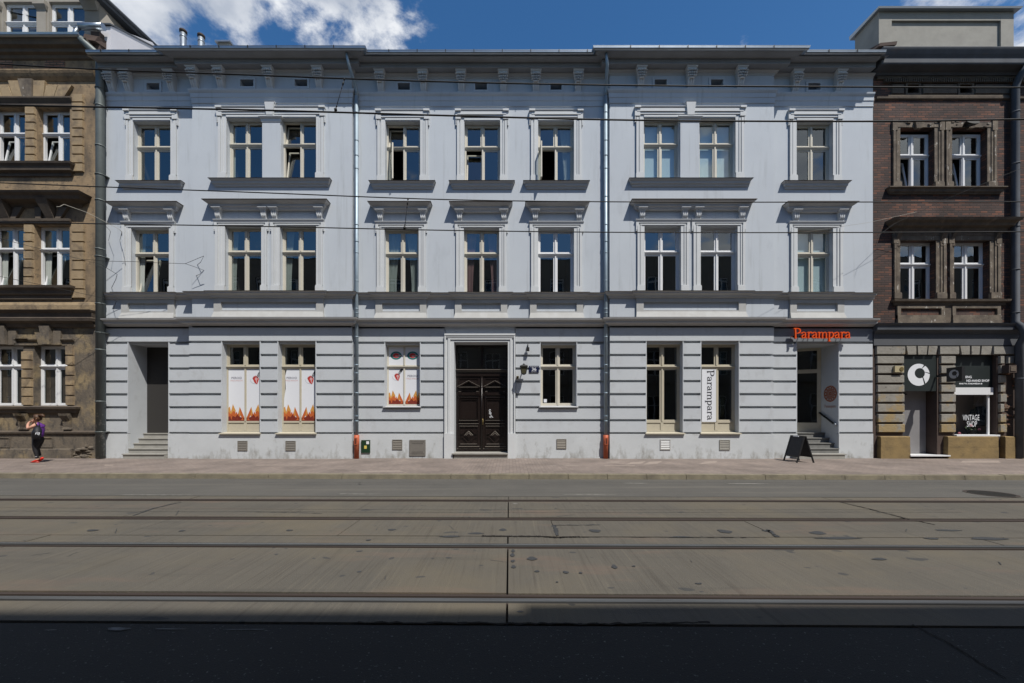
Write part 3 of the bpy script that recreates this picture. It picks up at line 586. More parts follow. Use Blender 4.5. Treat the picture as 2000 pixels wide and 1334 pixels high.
for x0_, x1_, Y in CR:
    x = x0_ + 0.5
    while x < x1_ - 0.3:
        b = MB(); b.box(x, x + 0.025, Y - 0.737, Y - 0.60, 13.872, 13.885); b.box(x, x + 0.025, Y - 0.738, Y - 0.732, 13.80, 13.885); x += 0.95; b.build('gutter_strap', M['iron'], H)
b = MB(); b.face([(-14.29, Y0 - .6, 13.79), (12.83, Y0 - .6, 13.79), (12.83, 22, 16.0), (-14.29, 22, 16.0)]); b.face([(12.83, 22, 16), (-14.29, 22, 16), (-14.29, 29, 13.8), (12.83, 29, 13.8)]); b.build('roof', M['roof'], H)
b = MB()
for x in (-14.29, 12.83): b.face([(x, Y0 + .02, 0), (x, Y0 + .02, 13.8), (x, 22, 15.95), (x, 29, 13.8), (x, 29, 0)])
b.face([(-14.29, 29, 0), (12.83, 29, 0), (12.83, 29, 13.8), (-14.29, 29, 13.8)]); b.build('side_wall', M['wall'], H)
# carved brackets of the cornice: one mesh, copies
def bracket_mesh(wt, wb, h, d0, d1, name, leaf=True):
    b = MB()
    prof = []                                                     # S-curve from bottom (z=0) to top (z=h): projection
    for i in range(15):
        t = i / 14; s = d0 + (d1 - d0) * (0.5 - 0.5 * math.cos(math.pi * min(1, t * 1.15))) + 0.03 * math.sin(t * math.pi * 2)
        prof.append((s, t * h))
    def rings(x0, x1, off, prof=prof, wfun=None):
        out = []
        for p, z in prof:
            k = z / h; sc = wb / wt + (1 - wb / wt) * k
            out.append([(x0 * sc, -(p + off), z), (x1 * sc, -(p + off), z), (x1 * sc, 0.01, z), (x0 * sc, 0.01, z)])
        return out
    b.ring(rings(-wt / 2, wt / 2, 0), 0)
    for c in (-0.36, 0.0, 0.36): b.ring([[(q[0], q[1], q[2]) for q in r] for r in rings(wt * (c - 0.09), wt * (c + 0.09), 0.018)], 0, cap=True)
    b.box(-wb / 2 - 0.015, wb / 2 + 0.015, -d0 - 0.03, 0.01, 0, 0.05)
    if leaf:                                                      # acanthus leaf hanging over the upper half
        rnd = random.Random(3)
        for row in range(4):
            z = h * (0.90 - 0.13 * row); t = z / h; s = d0 + (d1 - d0) * (0.5 - 0.5 * math.cos(math.pi * min(1, t * 1.15))) + 0.03 * math.sin(t * math.pi * 2)
            nn = 5 if row < 3 else 3
            for j in range(nn):
                u = (j - (nn - 1) / 2) / ((nn - 1) / 2) * (0.52 if row < 3 else 0.25); cx = u * wt * (1.05 - 0.10 * row)
                cz = z - abs(u) * 0.02 - rnd.random() * 0.01; r = 0.030 + 0.008 * rnd.random()
                ln = 0.055
                rr = []
                for q in range(5):
                    a = q / 4; rad = r * math.sin(math.pi * (0.12 + 0.80 * a)); yy = -(s + 0.02 + 0.03 * math.sin(a * math.pi)); zz = cz + ln * (0.5 - a); xx = cx + u * 0.04 * a
                    rr.append([(xx + rad * math.cos(v), yy + rad * math.sin(v) * 0.9, zz) for v in [2 * math.pi * m_ / 7 for m_ in range(7)]])
                b.ring(rr, 0, True)
        b.tube([(-wt * 0.56, -(d1 + 0.01), h * 0.93), (wt * 0.56, -(d1 + 0.01), h * 0.93)], 0.03, 8)
    tw = wt / 2
    b.ring([[(-tw - p, -(d1 + p), z), (tw + p, -(d1 + p), z), (tw + p, 0.01, z), (-tw - p, 0.01, z)] for p, z in ((0.0, h * 0.97), (0.015, h), (0.02, h + 0.02), (0.055, h + 0.045), (0.06, h + 0.07))], 0)
    return b
BR = bracket_mesh(0.26, 0.20, 0.575, 0.05, 0.235, 'bracket')
first = None
def put_bracket(x, Y, z, first, builder, name, m):
    if first is None:
        o = builder.build(name, m, H, loc=(x, Y, z)); o.matrix_parent_inverse = Matrix.Translation(-WPOS[H.name]); return o
    o = first.copy(); C.objects.link(o); o.parent = H; o.matrix_parent_inverse = first.matrix_parent_inverse.copy(); o.location = (x, Y, z); return o
for px, Y in [(222.5, Y0), (254, Y0), (339, Y0), (383, Y1), (434, Y1), (529.5, Y1), (625, Y1), (745, Y0), (828, Y0), (901.5, Y0), (983, Y0), (1046, Y0), (1128, Y0), (1249.5, Y1), (1346, Y1), (1443, Y1), (1550, Y0), (1634, Y0)]:
    o = put_bracket(PX(px, Y), Y, 12.975, first, BR, 'cornice_bracket', M['trim'])
    if first is None: first = o
# attic vents
for p, q, in VENTS:
    Y = next(s_[2] for s_ in SEC if s_[0] < PX(p, 14.0) < s_[1]); a, c = PX(p, Y), PX(q, Y)
    b = MB(); t_ = 0.075
    b.box(a, c, Y - 0.03, Y + .01, 13.34, 13.41); b.box(a, c, Y - 0.035, Y + .01, 13.03, 13.10); b.box(a, a + t_, Y - 0.029, Y + .01, 13.10, 13.34); b.box(c - t_, c, Y - 0.029, Y + .01, 13.10, 13.34)
    v = b.build('attic_vent', M['wall'], H)
    b = MB(); b.face([(a, Y + .3, 13.0), (c, Y + .3, 13.0), (c, Y + .3, 13.4), (a, Y + .3, 13.4)]); b.build('vent_opening', M['passage'], v)

# ------------------------------------------------------------------ windows
def frame_bars(b, x0, x1, z0, z1, Y, t, d=0.06, m=0):
    b.box(x0, x0 + t, Y, Y + d, z0, z1, m); b.box(x1 - t, x1, Y, Y + d, z0, z1, m); b.box(x0 + t, x1 - t, Y + .001, Y + d, z0, z0 + t, m); b.box(x0 + t, x1 - t, Y + .001, Y + d, z1 - t, z1, m)
def window(parent, x0, x1, z0, z1, Y, mt, tz=0.62, open_=(), blind=None, curtain=None, panel=0.0, room=2.6, label=None, gl='glass', roomw=0.5, mullion=0.125, bar=True):
    """Y is the front of the frame; tz = height of the transom as a share of the opening; open_ holds the sashes that stand open"""
    b = MB(); t = 0.052; s = 0.043; cx = (x0 + x1) / 2; zt = z0 + (z1 - z0) * tz; zb = z0 + panel; th = 0.11
    frame_bars(b, x0, x1, z0, z1, Y, t, 0.08)
    b.box(cx - mullion / 2 + 0.03, cx + mullion / 2 - 0.03, Y + .002, Y + 0.07, zb, zt - th / 2); b.box(cx - mullion / 2 + 0.03, cx + mullion / 2 - 0.03, Y + .002, Y + 0.07, zt + th / 2, z1 - t)
    b.box(x0 + t, x1 - t, Y + .003, Y + 0.07, zt - th / 2, zt + th / 2)
    b.mold(x0 + 0.012, x1 - 0.012, Y + 0.01, [(0.01, zt - 0.05), (0.02, zt - 0.045), (0.035, zt - 0.02), (0.06, zt + 0.012), (0.06, zt + 0.028), (0.0, zt + 0.045)], side=0.0)
    # small turned drop on the mullion
    b.box(cx - 0.022, cx + 0.022, Y - 0.018, Y + .002, zt + th / 2 + 0.01, z1 - t - 0.01); b.box(cx - 0.022, cx + 0.022, Y - 0.018, Y + .002, zb + 0.03, zt - th / 2)
    if panel:
        b.box(x0 + t, x1 - t, Y + .02, Y + 0.06, z0 + t, zb - 0.02); b.box(x0 + t, x1 - t, Y - 0.004, Y + 0.07, zb - 0.02, zb + 0.045)
        b.box(cx - 0.05, cx + 0.05, Y - 0.002, Y + 0.06, z0 + t, zb - 0.02)
    wn = b.build('window', mt, parent)
    if label: wn['label'] = label
    pane = MB(); halves = [(x0 + t, cx - mullion / 2 + 0.03), (cx + mullion / 2 - 0.03, x1 - t)]
    lv = [(zb + (0.045 if panel else -0.0) + (0 if panel else t), zt - th / 2), (zt + th / 2, z1 - t)]
    sash = MB()
    for hi, (a, c) in enumerate(halves):
        for li, (d, e) in enumerate(lv):
            key = 'LR'[hi] + 'lu'[li]
            mode = dict(open_).get(key) if open_ else None
            yy = Y + 0.025
            if mode is None:
                frame_bars(sash, a, c, d, e, yy - 0.012, s, 0.04); pane.face([(a + s, yy + .01, d + s), (c - s, yy + .01, d + s), (c - s, yy + .01, e - s), (a + s, yy + .01, e - s)])
            else:
                ob = MB(); og = MB(); frame_bars(ob, a, c, d, e, 0, s, 0.045); og.face([(a + s, .02, d + s), (c - s, .02, d + s), (c - s, .02, e - s), (a + s, .02, e - s)])
                if mode == 'tilt': Mx = Matrix.Translation((0, yy + 0.03, d)) @ Matrix.Rotation(R(-9.5), 4, 'X') @ Matrix.Translation((0, 0, -d))
                else: Mx = Matrix.Translation((a, yy + 0.03, 0)) @ Matrix.Rotation(R(mode), 4, 'Z') @ Matrix.Translation((-a, 0, 0))
                for q in (ob, og): q.v = [tuple(Mx @ Vector(v)) for v in q.v]
                ob.build('open_sash', mt, wn); og.build('pane', M[gl], wn)
    if sash.v: sash.build('sash', mt, wn)
    if pane.v: pane.build('pane', M[gl], wn)
    yb = Y + 0.14
    if blind:
        b = MB(); xs = [i / 40 for i in range(41)]; zt_, zb_, mm = z1 - 0.05, z0 + (z1 - z0) * blind[1], M[blind[0]]
        b.face([(x0, yb, zb_), (x1, yb, zb_), (x1, yb, zt_), (x0, yb, zt_)]); b.build('blind', mm, wn)
    if curtain:
        b = MB(); nm, parts = curtain[0], curtain[1]
        for (u0, u1, low) in parts:      # each drape: share of the width at the top, at the bottom narrower towards its side
            n = 26; rows = []
            for r_ in range(7):
                k = r_ / 6; z = z1 - 0.06 - (z1 - z0 - 0.08) * k * low; row = []
                side = 0 if u0 < 0.5 else 1; wv = (u1 - u0) * (1 - 0.35 * math.sin(k * math.pi * 0.5)) ; a0 = u0 if side == 0 else u1 - wv
                for i in range(n + 1): row.append((x0 + (x1 - x0) * (a0 + wv * i / n), yb + 0.03 * math.sin(i * 1.9 + k), z))
                rows.append(row)
            b.ring([[*r] for r in rows], 0, True, closed=False, cap=False)
        b.build('curtain', M[nm], wn)
    # the dark room behind
    a, c, e0, e1, ya, yz = x0 - roomw, x1 + roomw, z0 - 0.35, z1 + 0.35, Y + 0.09, Y + room
    a = max(a, x0 - .12); c = min(c, x1 + .12)
    b = MB()
    b.face([(a, yz, e0), (c, yz, e0), (c, yz, e1), (a, yz, e1)]); b.face([(a, ya, e0), (a, yz, e0), (a, yz, e1), (a, ya, e1)]); b.face([(c, ya, e0), (c, yz, e0), (c, yz, e1), (c, ya, e1)])
    b.face([(a, ya, e0), (c, ya, e0), (c, yz, e0), (a, yz, e0)]); b.face([(a, ya, e1), (c, ya, e1), (c, yz, e1), (a, yz, e1)])
    b.build('room', M['room'], wn)
    return wn
D_ = 0.165
topo = [dict(), dict(curtain=('curtain', [(0.0, 0.12, 1.0)])), dict(open_=(('Lu', 'tilt'), ('Ll', 'tilt'))), dict(open_=(('Lu', 'tilt'), ('Ll', -62))), dict(open_=(('Ll', 'tilt'),)), dict(open_=(('Ll', -88),), curtain=('curtain', [(0.62, 1.0, 1.0)])),
        dict(blind=('shade', 0.0)), dict(blind=('shade', 0.0)), dict()]
for (p, q, Y), o in zip(top, topo): window(H, PX(p, Y), PX(q, Y), TZ0 - 0.02, TZ1, Y + D_, M['cream'], tz=0.615, **o)
mido = [dict(open_=(('Ll', 'tilt'),), curtain=('curtain', [(0.0, 0.2, 1.0)])), dict(curtain=('curtain', [(0.0, 0.22, 1.0), (0.9, 1.0, 1.0)])), dict(curtain=('curtain', [(0.0, 0.28, 1.0)])), dict(curtain=('curtain', [(0.0, 0.42, 1.0), (0.58, 1.0, 1.0)])), dict(curtain=('rose', [(0.0, 0.35, 1.0), (0.65, 1.0, 1.0)])), dict(),
        dict(), dict(), dict(blind=('shade', 0.0))]
for i, ((p, q, Y), o) in enumerate(zip(mid, mido)): window(H, PX(p, Y), PX(q, Y), MZ0 - 0.02, MZ1, Y + D_, M['white'] if i in (5, 6, 7) else M['cream'], tz=0.625, **o)
GW = []
for i, (p, q, Y, z) in enumerate(grd):
    tall = z < 1.5
    GW.append(window(H, PX(p, Y), PX(q, Y), z + 0.02, GT, Y + 0.25, M['beige'] if tall else M['cream'], tz=0.74 if tall else 0.64, panel=0.34 if tall else 0.0, gl='shopglass', mullion=0.13, curtain=('curtain', [(0.9, 1.0, 1.0)]) if i == 4 else None, blind=None))
    b = MB(); a, c = PX(p, Y), PX(q, Y)
    b.hexa([(a - 0.06, Y - 0.085, z - 0.05), (c + 0.06, Y - 0.085, z - 0.05), (c + 0.0, Y + .22, z - 0.05), (a, Y + .22, z - 0.05), (a - 0.06, Y - 0.085, z - 0.02), (c + 0.06, Y - 0.085, z - 0.02), (c, Y + .22, z + 0.018), (a, Y + .22, z + 0.018)]); b.build('window_ledge', M['beige'] if tall else M['course'], H)
    if not tall:    # plain reveal between blocks and sill
        pass
# surrounds of the top floor: stepped jambs, head, sill
def jamb(b, x0, x1, z0, z1, Y, flip):
    w_ = x1 - x0; s0, s1 = (x0, x1)
    b.box(x0, x1, Y - 0.025, Y + .01, z0 + 0.20, z1)
    a, c = (x0 + 0.0, x0 + w_ * 0.30) if flip else (x1 - w_ * 0.30, x1); b.box(a, c, Y - 0.065, Y - .02, z0 + 0.2, z1)
    a, c = (x0 + w_ * 0.42, x0 + w_ * 0.62); b.box(a, c, Y - 0.048, Y - .02, z0 + 0.2, z1)
    b.box(x0 - 0.012, x1 + 0.012, Y - 0.078, Y + .01, z0, z0 + 0.19); b.box(x0 - 0.0, x1 + 0.0, Y - 0.07, Y + .01, z0 + 0.19, z0 + 0.22)
def sill(x0, x1, Y, z, name='sill'):
    b = MB(); b.mold(x0, x1, Y, [(0.03, z - 0.26), (0.04, z - 0.25), (0.05, z - 0.20), (0.09, z - 0.17), (0.10, z - 0.10), (0.14, z - 0.07), (0.16, z - 0.045)], side=0.9); o = b.build(name, M['course'], H)
    b = MB(); b.mold(x0, x1, Y, [(0.165, z - 0.043), (0.18, z - 0.03), (0.0, z + 0.0)], side=0.9); b.build('flashing', M['ledge_metal'], o)
tg = [((249, 346), [(261, 334)], Y0), ((428, 633), [(443, 512), (549, 618)], Y1), ((738, 836), [(753, 821)], Y0), ((893, 990), [(907, 977)], Y0), ((1037, 1135), [(1051, 1121)], Y0), ((1242, 1451), [(1257, 1327), (1366, 1436)], Y1), ((1541, 1641), [(1555, 1626)], Y0)]
for (p, q), opn, Y in tg:
    a, c = PX(p, Y), PX(q, Y); o0, o1 = PX(opn[0][0], Y), PX(opn[-1][1], Y)
    b = MB(); zt = 12.30
    jamb(b, a, o0, 9.87, 12.0, Y, True); jamb(b, o1, c, 9.87, 12.0, Y, False)
    # head: three fasciae and a thin cap, broken into ears at the corners
    b.box(a, c, Y - 0.025, Y + .01, 12.0, zt); b.box(o0 - 0.0, o1 + 0.0, Y - 0.045, Y - .02, 12.03, 12.10); b.box(a + .05, c - .05, Y - 0.06, Y - .02, 12.12, 12.18)
    b.box(a + .02, c - .02, Y - 0.085, Y - .02, 12.20, 12.30)
    b.mold(a - 0.0, c + 0.0, Y, [(0.05, 12.30), (0.09, 12.325), (0.11, 12.35), (0.11, 12.365), (0.0, 12.37)], side=0.4)
    for x, s_ in ((a, -1), (c, 1)):   # ears
        x_, y_ = (x - 0.055, x + 0.13) if s_ < 0 else (x - 0.13, x + 0.055)
        b.box(x_, y_, Y - 0.075, Y + .01, 12.05, 12.31); b.box(x_ - .012, y_ + .012, Y - 0.125, Y + .01, 12.31, 12.375)
        b.box(x + s_ * 0.02, x + s_ * 0.05, Y - 0.06, Y + .01, 11.88, 12.05); b.box(x + s_ * 0.015, x + s_ * 0.055, Y - 0.055, Y + .01, 11.84, 11.87)
    b.build('window_surround', M['trim'], H)
    if len(opn) == 2:      # the pier between the pair: cap and keystone
        p0, p1 = PX(opn[0][1], Y), PX(opn[1][0], Y); b = MB()
        b.box(p0 + 0.02, p1 - 0.02, Y - 0.03, Y + .01, 9.9, 11.85); b.build('pier', M['wall'], H); b = MB(); b.mold(p0 + 0.02, p1 - 0.02, Y, [(0.03, 11.84), (0.05, 11.86), (0.055, 11.95), (0.09, 11.97), (0.12, 12.0), (0.12, 12.035), (0.0, 12.04)], side=0.8)
        cx = (p0 + p1) / 2
        b.hexa([(cx - .115, Y - 0.13, 12.04), (cx + .115, Y - 0.13, 12.04), (cx + .115, Y + .01, 12.04), (cx - .115, Y + .01, 12.04), (cx - .165, Y - 0.15, 12.47), (cx + .165, Y - 0.15, 12.47), (cx + .165, Y + .01, 12.47), (cx - .165, Y + .01, 12.47)])
        b.mold(cx - .155, cx + .155, Y, [(0.15, 12.47), (0.165, 12.50), (0.0, 12.505)], side=0.15)
        b.build('pier_cap', M['trim'], H)
    sill(a - 0.12, c + 0.12, Y, 9.865)
# second floor: surrounds, hoods on small brackets
SB = bracket_mesh(0.20, 0.15, 0.30, 0.05, 0.15, 'b', leaf=False)
sb_first = None
mg = [((240, 343), [(257, 331)], (222, 357), Y0, (251, 337)), ((420, 633), [(440, 511), (547, 618)], (408, 644), Y1, (429, 518, 538, 626)), ((734.5, 833.5), [(751, 818)], (725, 843), Y0, (744, 827)), ((889, 991), [(906, 975)], (881, 999), Y0, (898, 984)), ((1035, 1138.5), [(1051, 1121)], (1027, 1147), Y0, (1045, 1130)),
      ((1242, 1455), [(1258.4, 1329.5), (1368, 1440)], (1231, 1467), Y1, (1253, 1336, 1362, 1447)), ((1541, 1646), [(1557, 1626)], (1529, 1662), Y0, (1552, 1640))]
mids = {1: 526.5, 5: 1348}
for gi, ((p, q), opn, (h0, h1), Y, brs) in enumerate(mg):
    outs = [(p, q)] if len(opn) == 1 else [(p, mids[gi] - 2), (mids[gi] + 3, q)]
    for (pp, qq), (oa, ob) in zip(outs, opn):
        a, c, o0, o1 = PX(pp, Y), PX(qq, Y), PX(oa, Y), PX(ob, Y); b = MB()
        jamb(b, a + 0.04, o0, 5.95, 8.24, Y, True); jamb(b, o1, c - 0.04, 5.95, 8.24, Y, False)
        b.box(a + .04, c - .04, Y - 0.025, Y + .01, 8.24, 8.44); b.box(a + .14, c - .14, Y - 0.045, Y - .02, 8.265, 8.30)
        b.mold(a + 0.02, c - 0.02, Y, [(0.03, 8.33), (0.05, 8.335), (0.06, 8.38), (0.085, 8.42), (0.095, 8.455), (0.0, 8.46)], side=0.5)
        for x0_, x1_ in ((a - 0.01, a + 0.09), (c - 0.09, c + 0.01)): b.box(x0_, x1_, Y - 0.055, Y + .01, 8.10, 8.40)
        b.box(a - 0.015, a + .03, Y - 0.05, Y + .01, 8.06, 8.10); b.box(c - .03, c + .015, Y - 0.05, Y + .01, 8.06, 8.10)
        b.build('window_surround', M['trim'], H)
    a, c = PX(h0, Y) + 0.26, PX(h1, Y) - 0.26
    b = MB(); b.mold(a, c, Y, [(0.10, 8.80), (0.11, 8.81), (0.12, 8.84), (0.16, 8.87), (0.165, 8.93), (0.20, 8.945), (0.26, 8.985), (0.29, 9.01)], side=0.95); hd = b.build('window_hood', M['course'], H)
    b = MB(); b.mold(a, c, Y, [(0.295, 9.012), (0.31, 9.03), (0.31, 9.04), (0.0, 9.10)], side=0.95); b.build('flashing', M['ledge_metal'], hd)
    b = MB(); b.box(a - .06, c + .06, Y - 0.10, Y + .01, 8.775, 8.80); b.build('hood_soffit', M['course'], hd)
    for bx in brs:
        o = put_bracket(PX(bx, Y), Y, 8.455, sb_first, SB, 'hood_bracket', M['trim'])
        if sb_first is None: sb_first = o
# ------------------------------------------------------------------ main door
a, c = DOOR[0], DOOR[1]
b = MB()
for s_, (u, v) in ((1, (a - 0.33, a)), (-1, (c, c + 0.26))):
    wd = v - u
    b.box(u, v, Y0 - 0.03, Y0 + 0.06, 1.0, 4.22)
    o_ = (u, u + 0.05) if s_ > 0 else (v - 0.05, v); b.box(*o_, Y0 - 0.085, Y0 - .02, 1.0, 4.50)
    i_ = (u + 0.12, u + 0.20) if s_ > 0 else (v - 0.18, v - 0.11); b.box(*i_, Y0 - 0.06, Y0 - .02, 1.0, 4.40)
    b.box(u - (0.01 if s_ > 0 else 0), v + (0.01 if s_ < 0 else 0), Y0 - 0.10, Y0 + .06, 0.12, 1.0)
b.box(a - 0.28, c + 0.21, Y0 - 0.03, Y0 + 0.06, 4.22, 4.44); b.box(a - 0.33, c + 0.26, Y0 - 0.095, Y0 + .06, 4.44, 4.505); b.box(a - 0.13, c + .08, Y0 - 0.06, Y0 - .02, 4.30, 4.355); b.box(a - 0.28, c + 0.21, Y0 - 0.075, Y0 - .02, 4.375, 4.41)
b.build('door_surround', M['trim'], H)
b = MB(); b.box(a - 0.04, c - 0.0, Y0 - 0.10, Y0 + 0.5, 0.12, 0.27); b.hexa([(a - .06, Y0 - 0.16, 0.27), (c + .0, Y0 - .16, .27), (c, Y0 + .5, .27), (a - .06, Y0 + .5, .27), (a - .06, Y0 - 0.16, 0.31), (c + .0, Y0 - .16, .31), (c, Y0 + .5, .315), (a - .06, Y0 + .5, .315)]); b.build('door_step', M['stone'], H)
DY = Y0 + 0.46
def raised(b, x0, x1, z0, z1, Y, t=0.03, d=0.03):
    b.box(x0, x1, Y - d, Y, z1 - t, z1); b.box(x0, x1, Y - d, Y, z0, z0 + t); b.box(x0, x0 + t, Y - d + .002, Y, z0 + t, z1 - t); b.box(x1 - t, x1, Y - d + .002, Y, z0 + t, z1 - t)
b = MB(); cx = (a + c) / 2; b.box(a, c, DY + 0.02, DY + 0.08, 0.31, 3.28)
dr = b.build('front_door', M['oak'], H)
for s_, (u, v) in enumerate(((a + 0.02, cx - 0.03), (cx + 0.03, c - 0.02))):
    b = MB(); b.box(u, v, DY - 0.01, DY + 0.02, 0.33, 3.06); m0, m1 = u + 0.14, v - 0.14; xm = (m0 + m1) / 2
    b.box(u, v, DY - 0.03, DY - .01, 0.36, 0.42); b.box(u + .08, v - .05, DY - .06, DY - .01, .46, .50)
    raised(b, m0 - .04, m1 + .04, 0.56, 1.24, DY - .01, 0.028, 0.035); b.box(m0 - .05, m1 + .05, DY - 0.05, DY - .01, 1.30, 1.33)
    for k in range(18): b.box(m0 + (m1 - m0) * k / 18, m0 + (m1 - m0) * (k + .5) / 18, DY - 0.035, DY - .01, 1.265, 1.30)
    zc = 0.90
    b.slab([(xm - .15, zc), (xm, zc - .15), (xm + .15, zc), (xm, zc + .15)], DY - 0.045, DY - .01); b.slab([(xm - .09, zc), (xm, zc - .09), (xm + .09, zc), (xm, zc + .09)], DY - 0.065, DY - .04)
    for sx in (-1, 1):
        for sz in (-1, 1):
            pts = [(xm + sx * .30, zc + sz * .06), (xm + sx * .22, zc + sz * .06), (xm + sx * .06, zc + sz * .24)]
            for (p1, p2) in zip(pts[:-1], pts[1:]): q = stroke([p1, p2], 0.025); b.slab(q if sx * sz > 0 else q, DY - 0.05, DY - .01)
    raised(b, m0 - .06, m1 + .06, 1.42, 2.30, DY - .01, 0.03, 0.05); raised(b, m0, m1, 1.50, 2.22, DY - .01, 0.02, 0.035)
    b.box(m0 - .10, m1 + .10, DY - 0.08, DY - .01, 2.36, 2.39)
    for x_ in (m0 - .06, m1 - .04): b.box(x_, x_ + .10, DY - .07, DY - .01, 2.41, 2.50)
    b.box(m0 - .02, m1 + .02, DY - .04, DY - .01, 2.60, 2.63); b.box(m0 - .10, m1 + .10, DY - .09, DY - .01, 2.63, 2.655)
    for p1, p2 in (((m0 - .10, 2.655), (xm, 2.87)), ((xm, 2.87), (m1 + .10, 2.655))): b.slab(stroke([p1, p2], 0.04), DY - 0.09, DY - .01)
    raised(b, m0 - .05, m1 + .05, 2.60, 2.97, DY - .01, 0.02, 0.02)
    for p1, p2 in (((m0 - .10, 2.678), (xm, 2.893)), ((xm, 2.893), (m1 + .10, 2.678))): b.slab(stroke([p1, p2], 0.012), DY - 0.088, DY - .012, 1)  # pale strips on the upper edges of the carving: painted sun highlights
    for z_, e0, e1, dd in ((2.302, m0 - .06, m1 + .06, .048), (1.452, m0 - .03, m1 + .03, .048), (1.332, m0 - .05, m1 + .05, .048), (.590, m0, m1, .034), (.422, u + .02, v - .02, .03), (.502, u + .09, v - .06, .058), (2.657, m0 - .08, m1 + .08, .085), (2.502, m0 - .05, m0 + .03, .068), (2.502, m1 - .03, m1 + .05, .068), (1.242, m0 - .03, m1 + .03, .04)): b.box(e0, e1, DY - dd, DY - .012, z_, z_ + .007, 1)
    for sx in (-1, 1):
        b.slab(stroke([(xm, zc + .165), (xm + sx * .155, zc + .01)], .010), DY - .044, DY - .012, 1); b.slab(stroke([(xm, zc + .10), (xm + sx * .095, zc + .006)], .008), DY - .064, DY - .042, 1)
    b.build('door_leaf', [M['oak'], M['ledge_glint']], dr)
b = MB(); b.box(cx - 0.035, cx + 0.035, DY - 0.05, DY + .02, 0.33, 3.06); b.tube([(cx, DY - .05, 0.4), (cx, DY - .05, 3.0)], 0.022, 8); b.box(a, c, DY - 0.05, DY + .03, 3.06, 3.20); b.mold(a, c, DY, [(0.05, 3.20), (0.08, 3.23), (0.11, 3.26), (0.11, 3.285), (0.0, 3.29)], side=0); b.box(a + .01, c - .01, DY - .108, DY - .01, 3.288, 3.298, 1); b.build('door_frame', [M['oak'], M['ledge_glint']], dr)  # transom ledge carries the same painted highlight strip
b = MB(); frame_bars(b, a, c, 3.285, 4.19, DY, 0.06, 0.07); b.box(cx - .04, cx + .04, DY + .002, DY + .06, 3.34, 4.13); tw = b.build('transom_light', M['oak'], dr)
b = MB(); b.face([(a, DY + .04, 3.3), (c, DY + .04, 3.3), (c, DY + .04, 4.15), (a, DY + .04, 4.15)]); b.build('pane', M['shopglass'], tw)
b = MB(); b.box(a - .1, c + .1, DY + .1, DY + .12, 0.1, 4.3); b.build('hall', M['room'], dr)
b = MB(); b.box(cx + 0.01, cx + 0.05, DY - .085, DY - .05, 1.30, 1.52); b.tube([(cx + .03, DY - .08, 1.50), (cx + .03, DY - .13, 1.50), (cx + .06, DY - .13, 1.43), (cx + .055, DY - .13, 1.36)], 0.014, 8); b.build('handle', M['brass'], dr)
# scribbled tag on the right leaf
b = MB(); gx, gz = PX(958.5, DY), PZ(809, DY)
for pts, wd in ((arc(gx - .03, gz + .13, .03, .045, 0, 340), .014), (arc(gx - .02, gz + .04, .035, .04, 60, 400), .014), ([(gx - .06, gz + .16), (gx + .0, gz + .0), (gx + .03, gz - .08)], .016), (arc(gx + .01, gz - .10, .05, .035, -60, 250), .013), (arc(gx + .03, gz - .13, .05, .04, 0, 180), .012)):
    q = stroke(pts, wd); b.slab(q, DY - 0.018, DY - .0105)
tag(b.build('graffiti_scribble', M['signw'], dr), 'small white scribble on the dark door leaf')
# ------------------------------------------------------------------ left passage with steps
a, c = PASS[0], PASS[1]
b = MB(); b.box(a, c + .01, Y0 + PASS[4] - 0.06, Y0 + PASS[4], 0.9, 4.16); pd = b.build('passage_door', M['passage'], H)
def steps(xa, xb, n, Yf, tread, h, name, m, flare=0.0):
    b = MB()
    for k in range(n):
        z1 = 0.12 + h * (k + 1); y = Yf + tread * k
        l = xa - (flare if k == 0 else 0); r = xb + (flare if k == 0 else 0)
        b.box(l, r, y, Y0 + 0.9, 0.12 + h * k + 0.001 * k, z1 - 0.035); b.box(l - .0, r + .0, y - 0.025, Y0 + 0.9, z1 - 0.035, z1)
    return b.build(name, m, H)
steps(a + .003, c - .003, 5, Y0 - 0.16, 0.19, 0.172, 'steps', M['stone'], 0.0)
b = MB(); b.box(PX(240, 13.9), c - .02, Y0 - 0.162, Y0 - 0.013, 0.12, 0.27); b.box(PX(239, 13.9), c, Y0 - 0.19, Y0 - 0.013, 0.255, 0.293); b.build('bottom_step', M['stone'], H)
# ------------------------------------------------------------------ right entrance: steps, angled glazed door, handrail
a, c = ENTR[0], ENTR[1]
steps(a + .003, c - .003, 5, Y0 - 0.22, 0.21, 0.176, 'steps', M['concrete_d'], 0.0)
b = MB(); b.box(a - 0.2, PX(1648, 13.85), Y0 - 0.262, Y0 - 0.013, 0.12, 0.26); b.box(a - .22, PX(1650, 13.85), Y0 - 0.285, Y0 - 0.013, 0.26, 0.30); b.build('bottom_step', M['stone'], H)
b = MB(); hx, hy = c, Y0 + ENTR[4] - 0.02; lx, ly = a - 0.1, Y0 + 1.45; zb, zt = 1.0, 4.16
def P(u, z, off=0.0):
    n_ = Vector((ly - hy, -(lx - hx) * -1, 0)).normalized() if False else Vector((-(ly - hy), (lx - hx), 0)).normalized()
    return (hx + (lx - hx) * u + n_.x * off, hy + (ly - hy) * u + n_.y * off, z)
def bar(u0, u1, z0, z1, d0=-0.02, d1=0.04):
    b.hexa([P(u1, z0, -d0), P(u0, z0, -d0), P(u0, z0, -d1), P(u1, z0, -d1), P(u1, z1, -d0), P(u0, z1, -d0), P(u0, z1, -d1), P(u1, z1, -d1)])
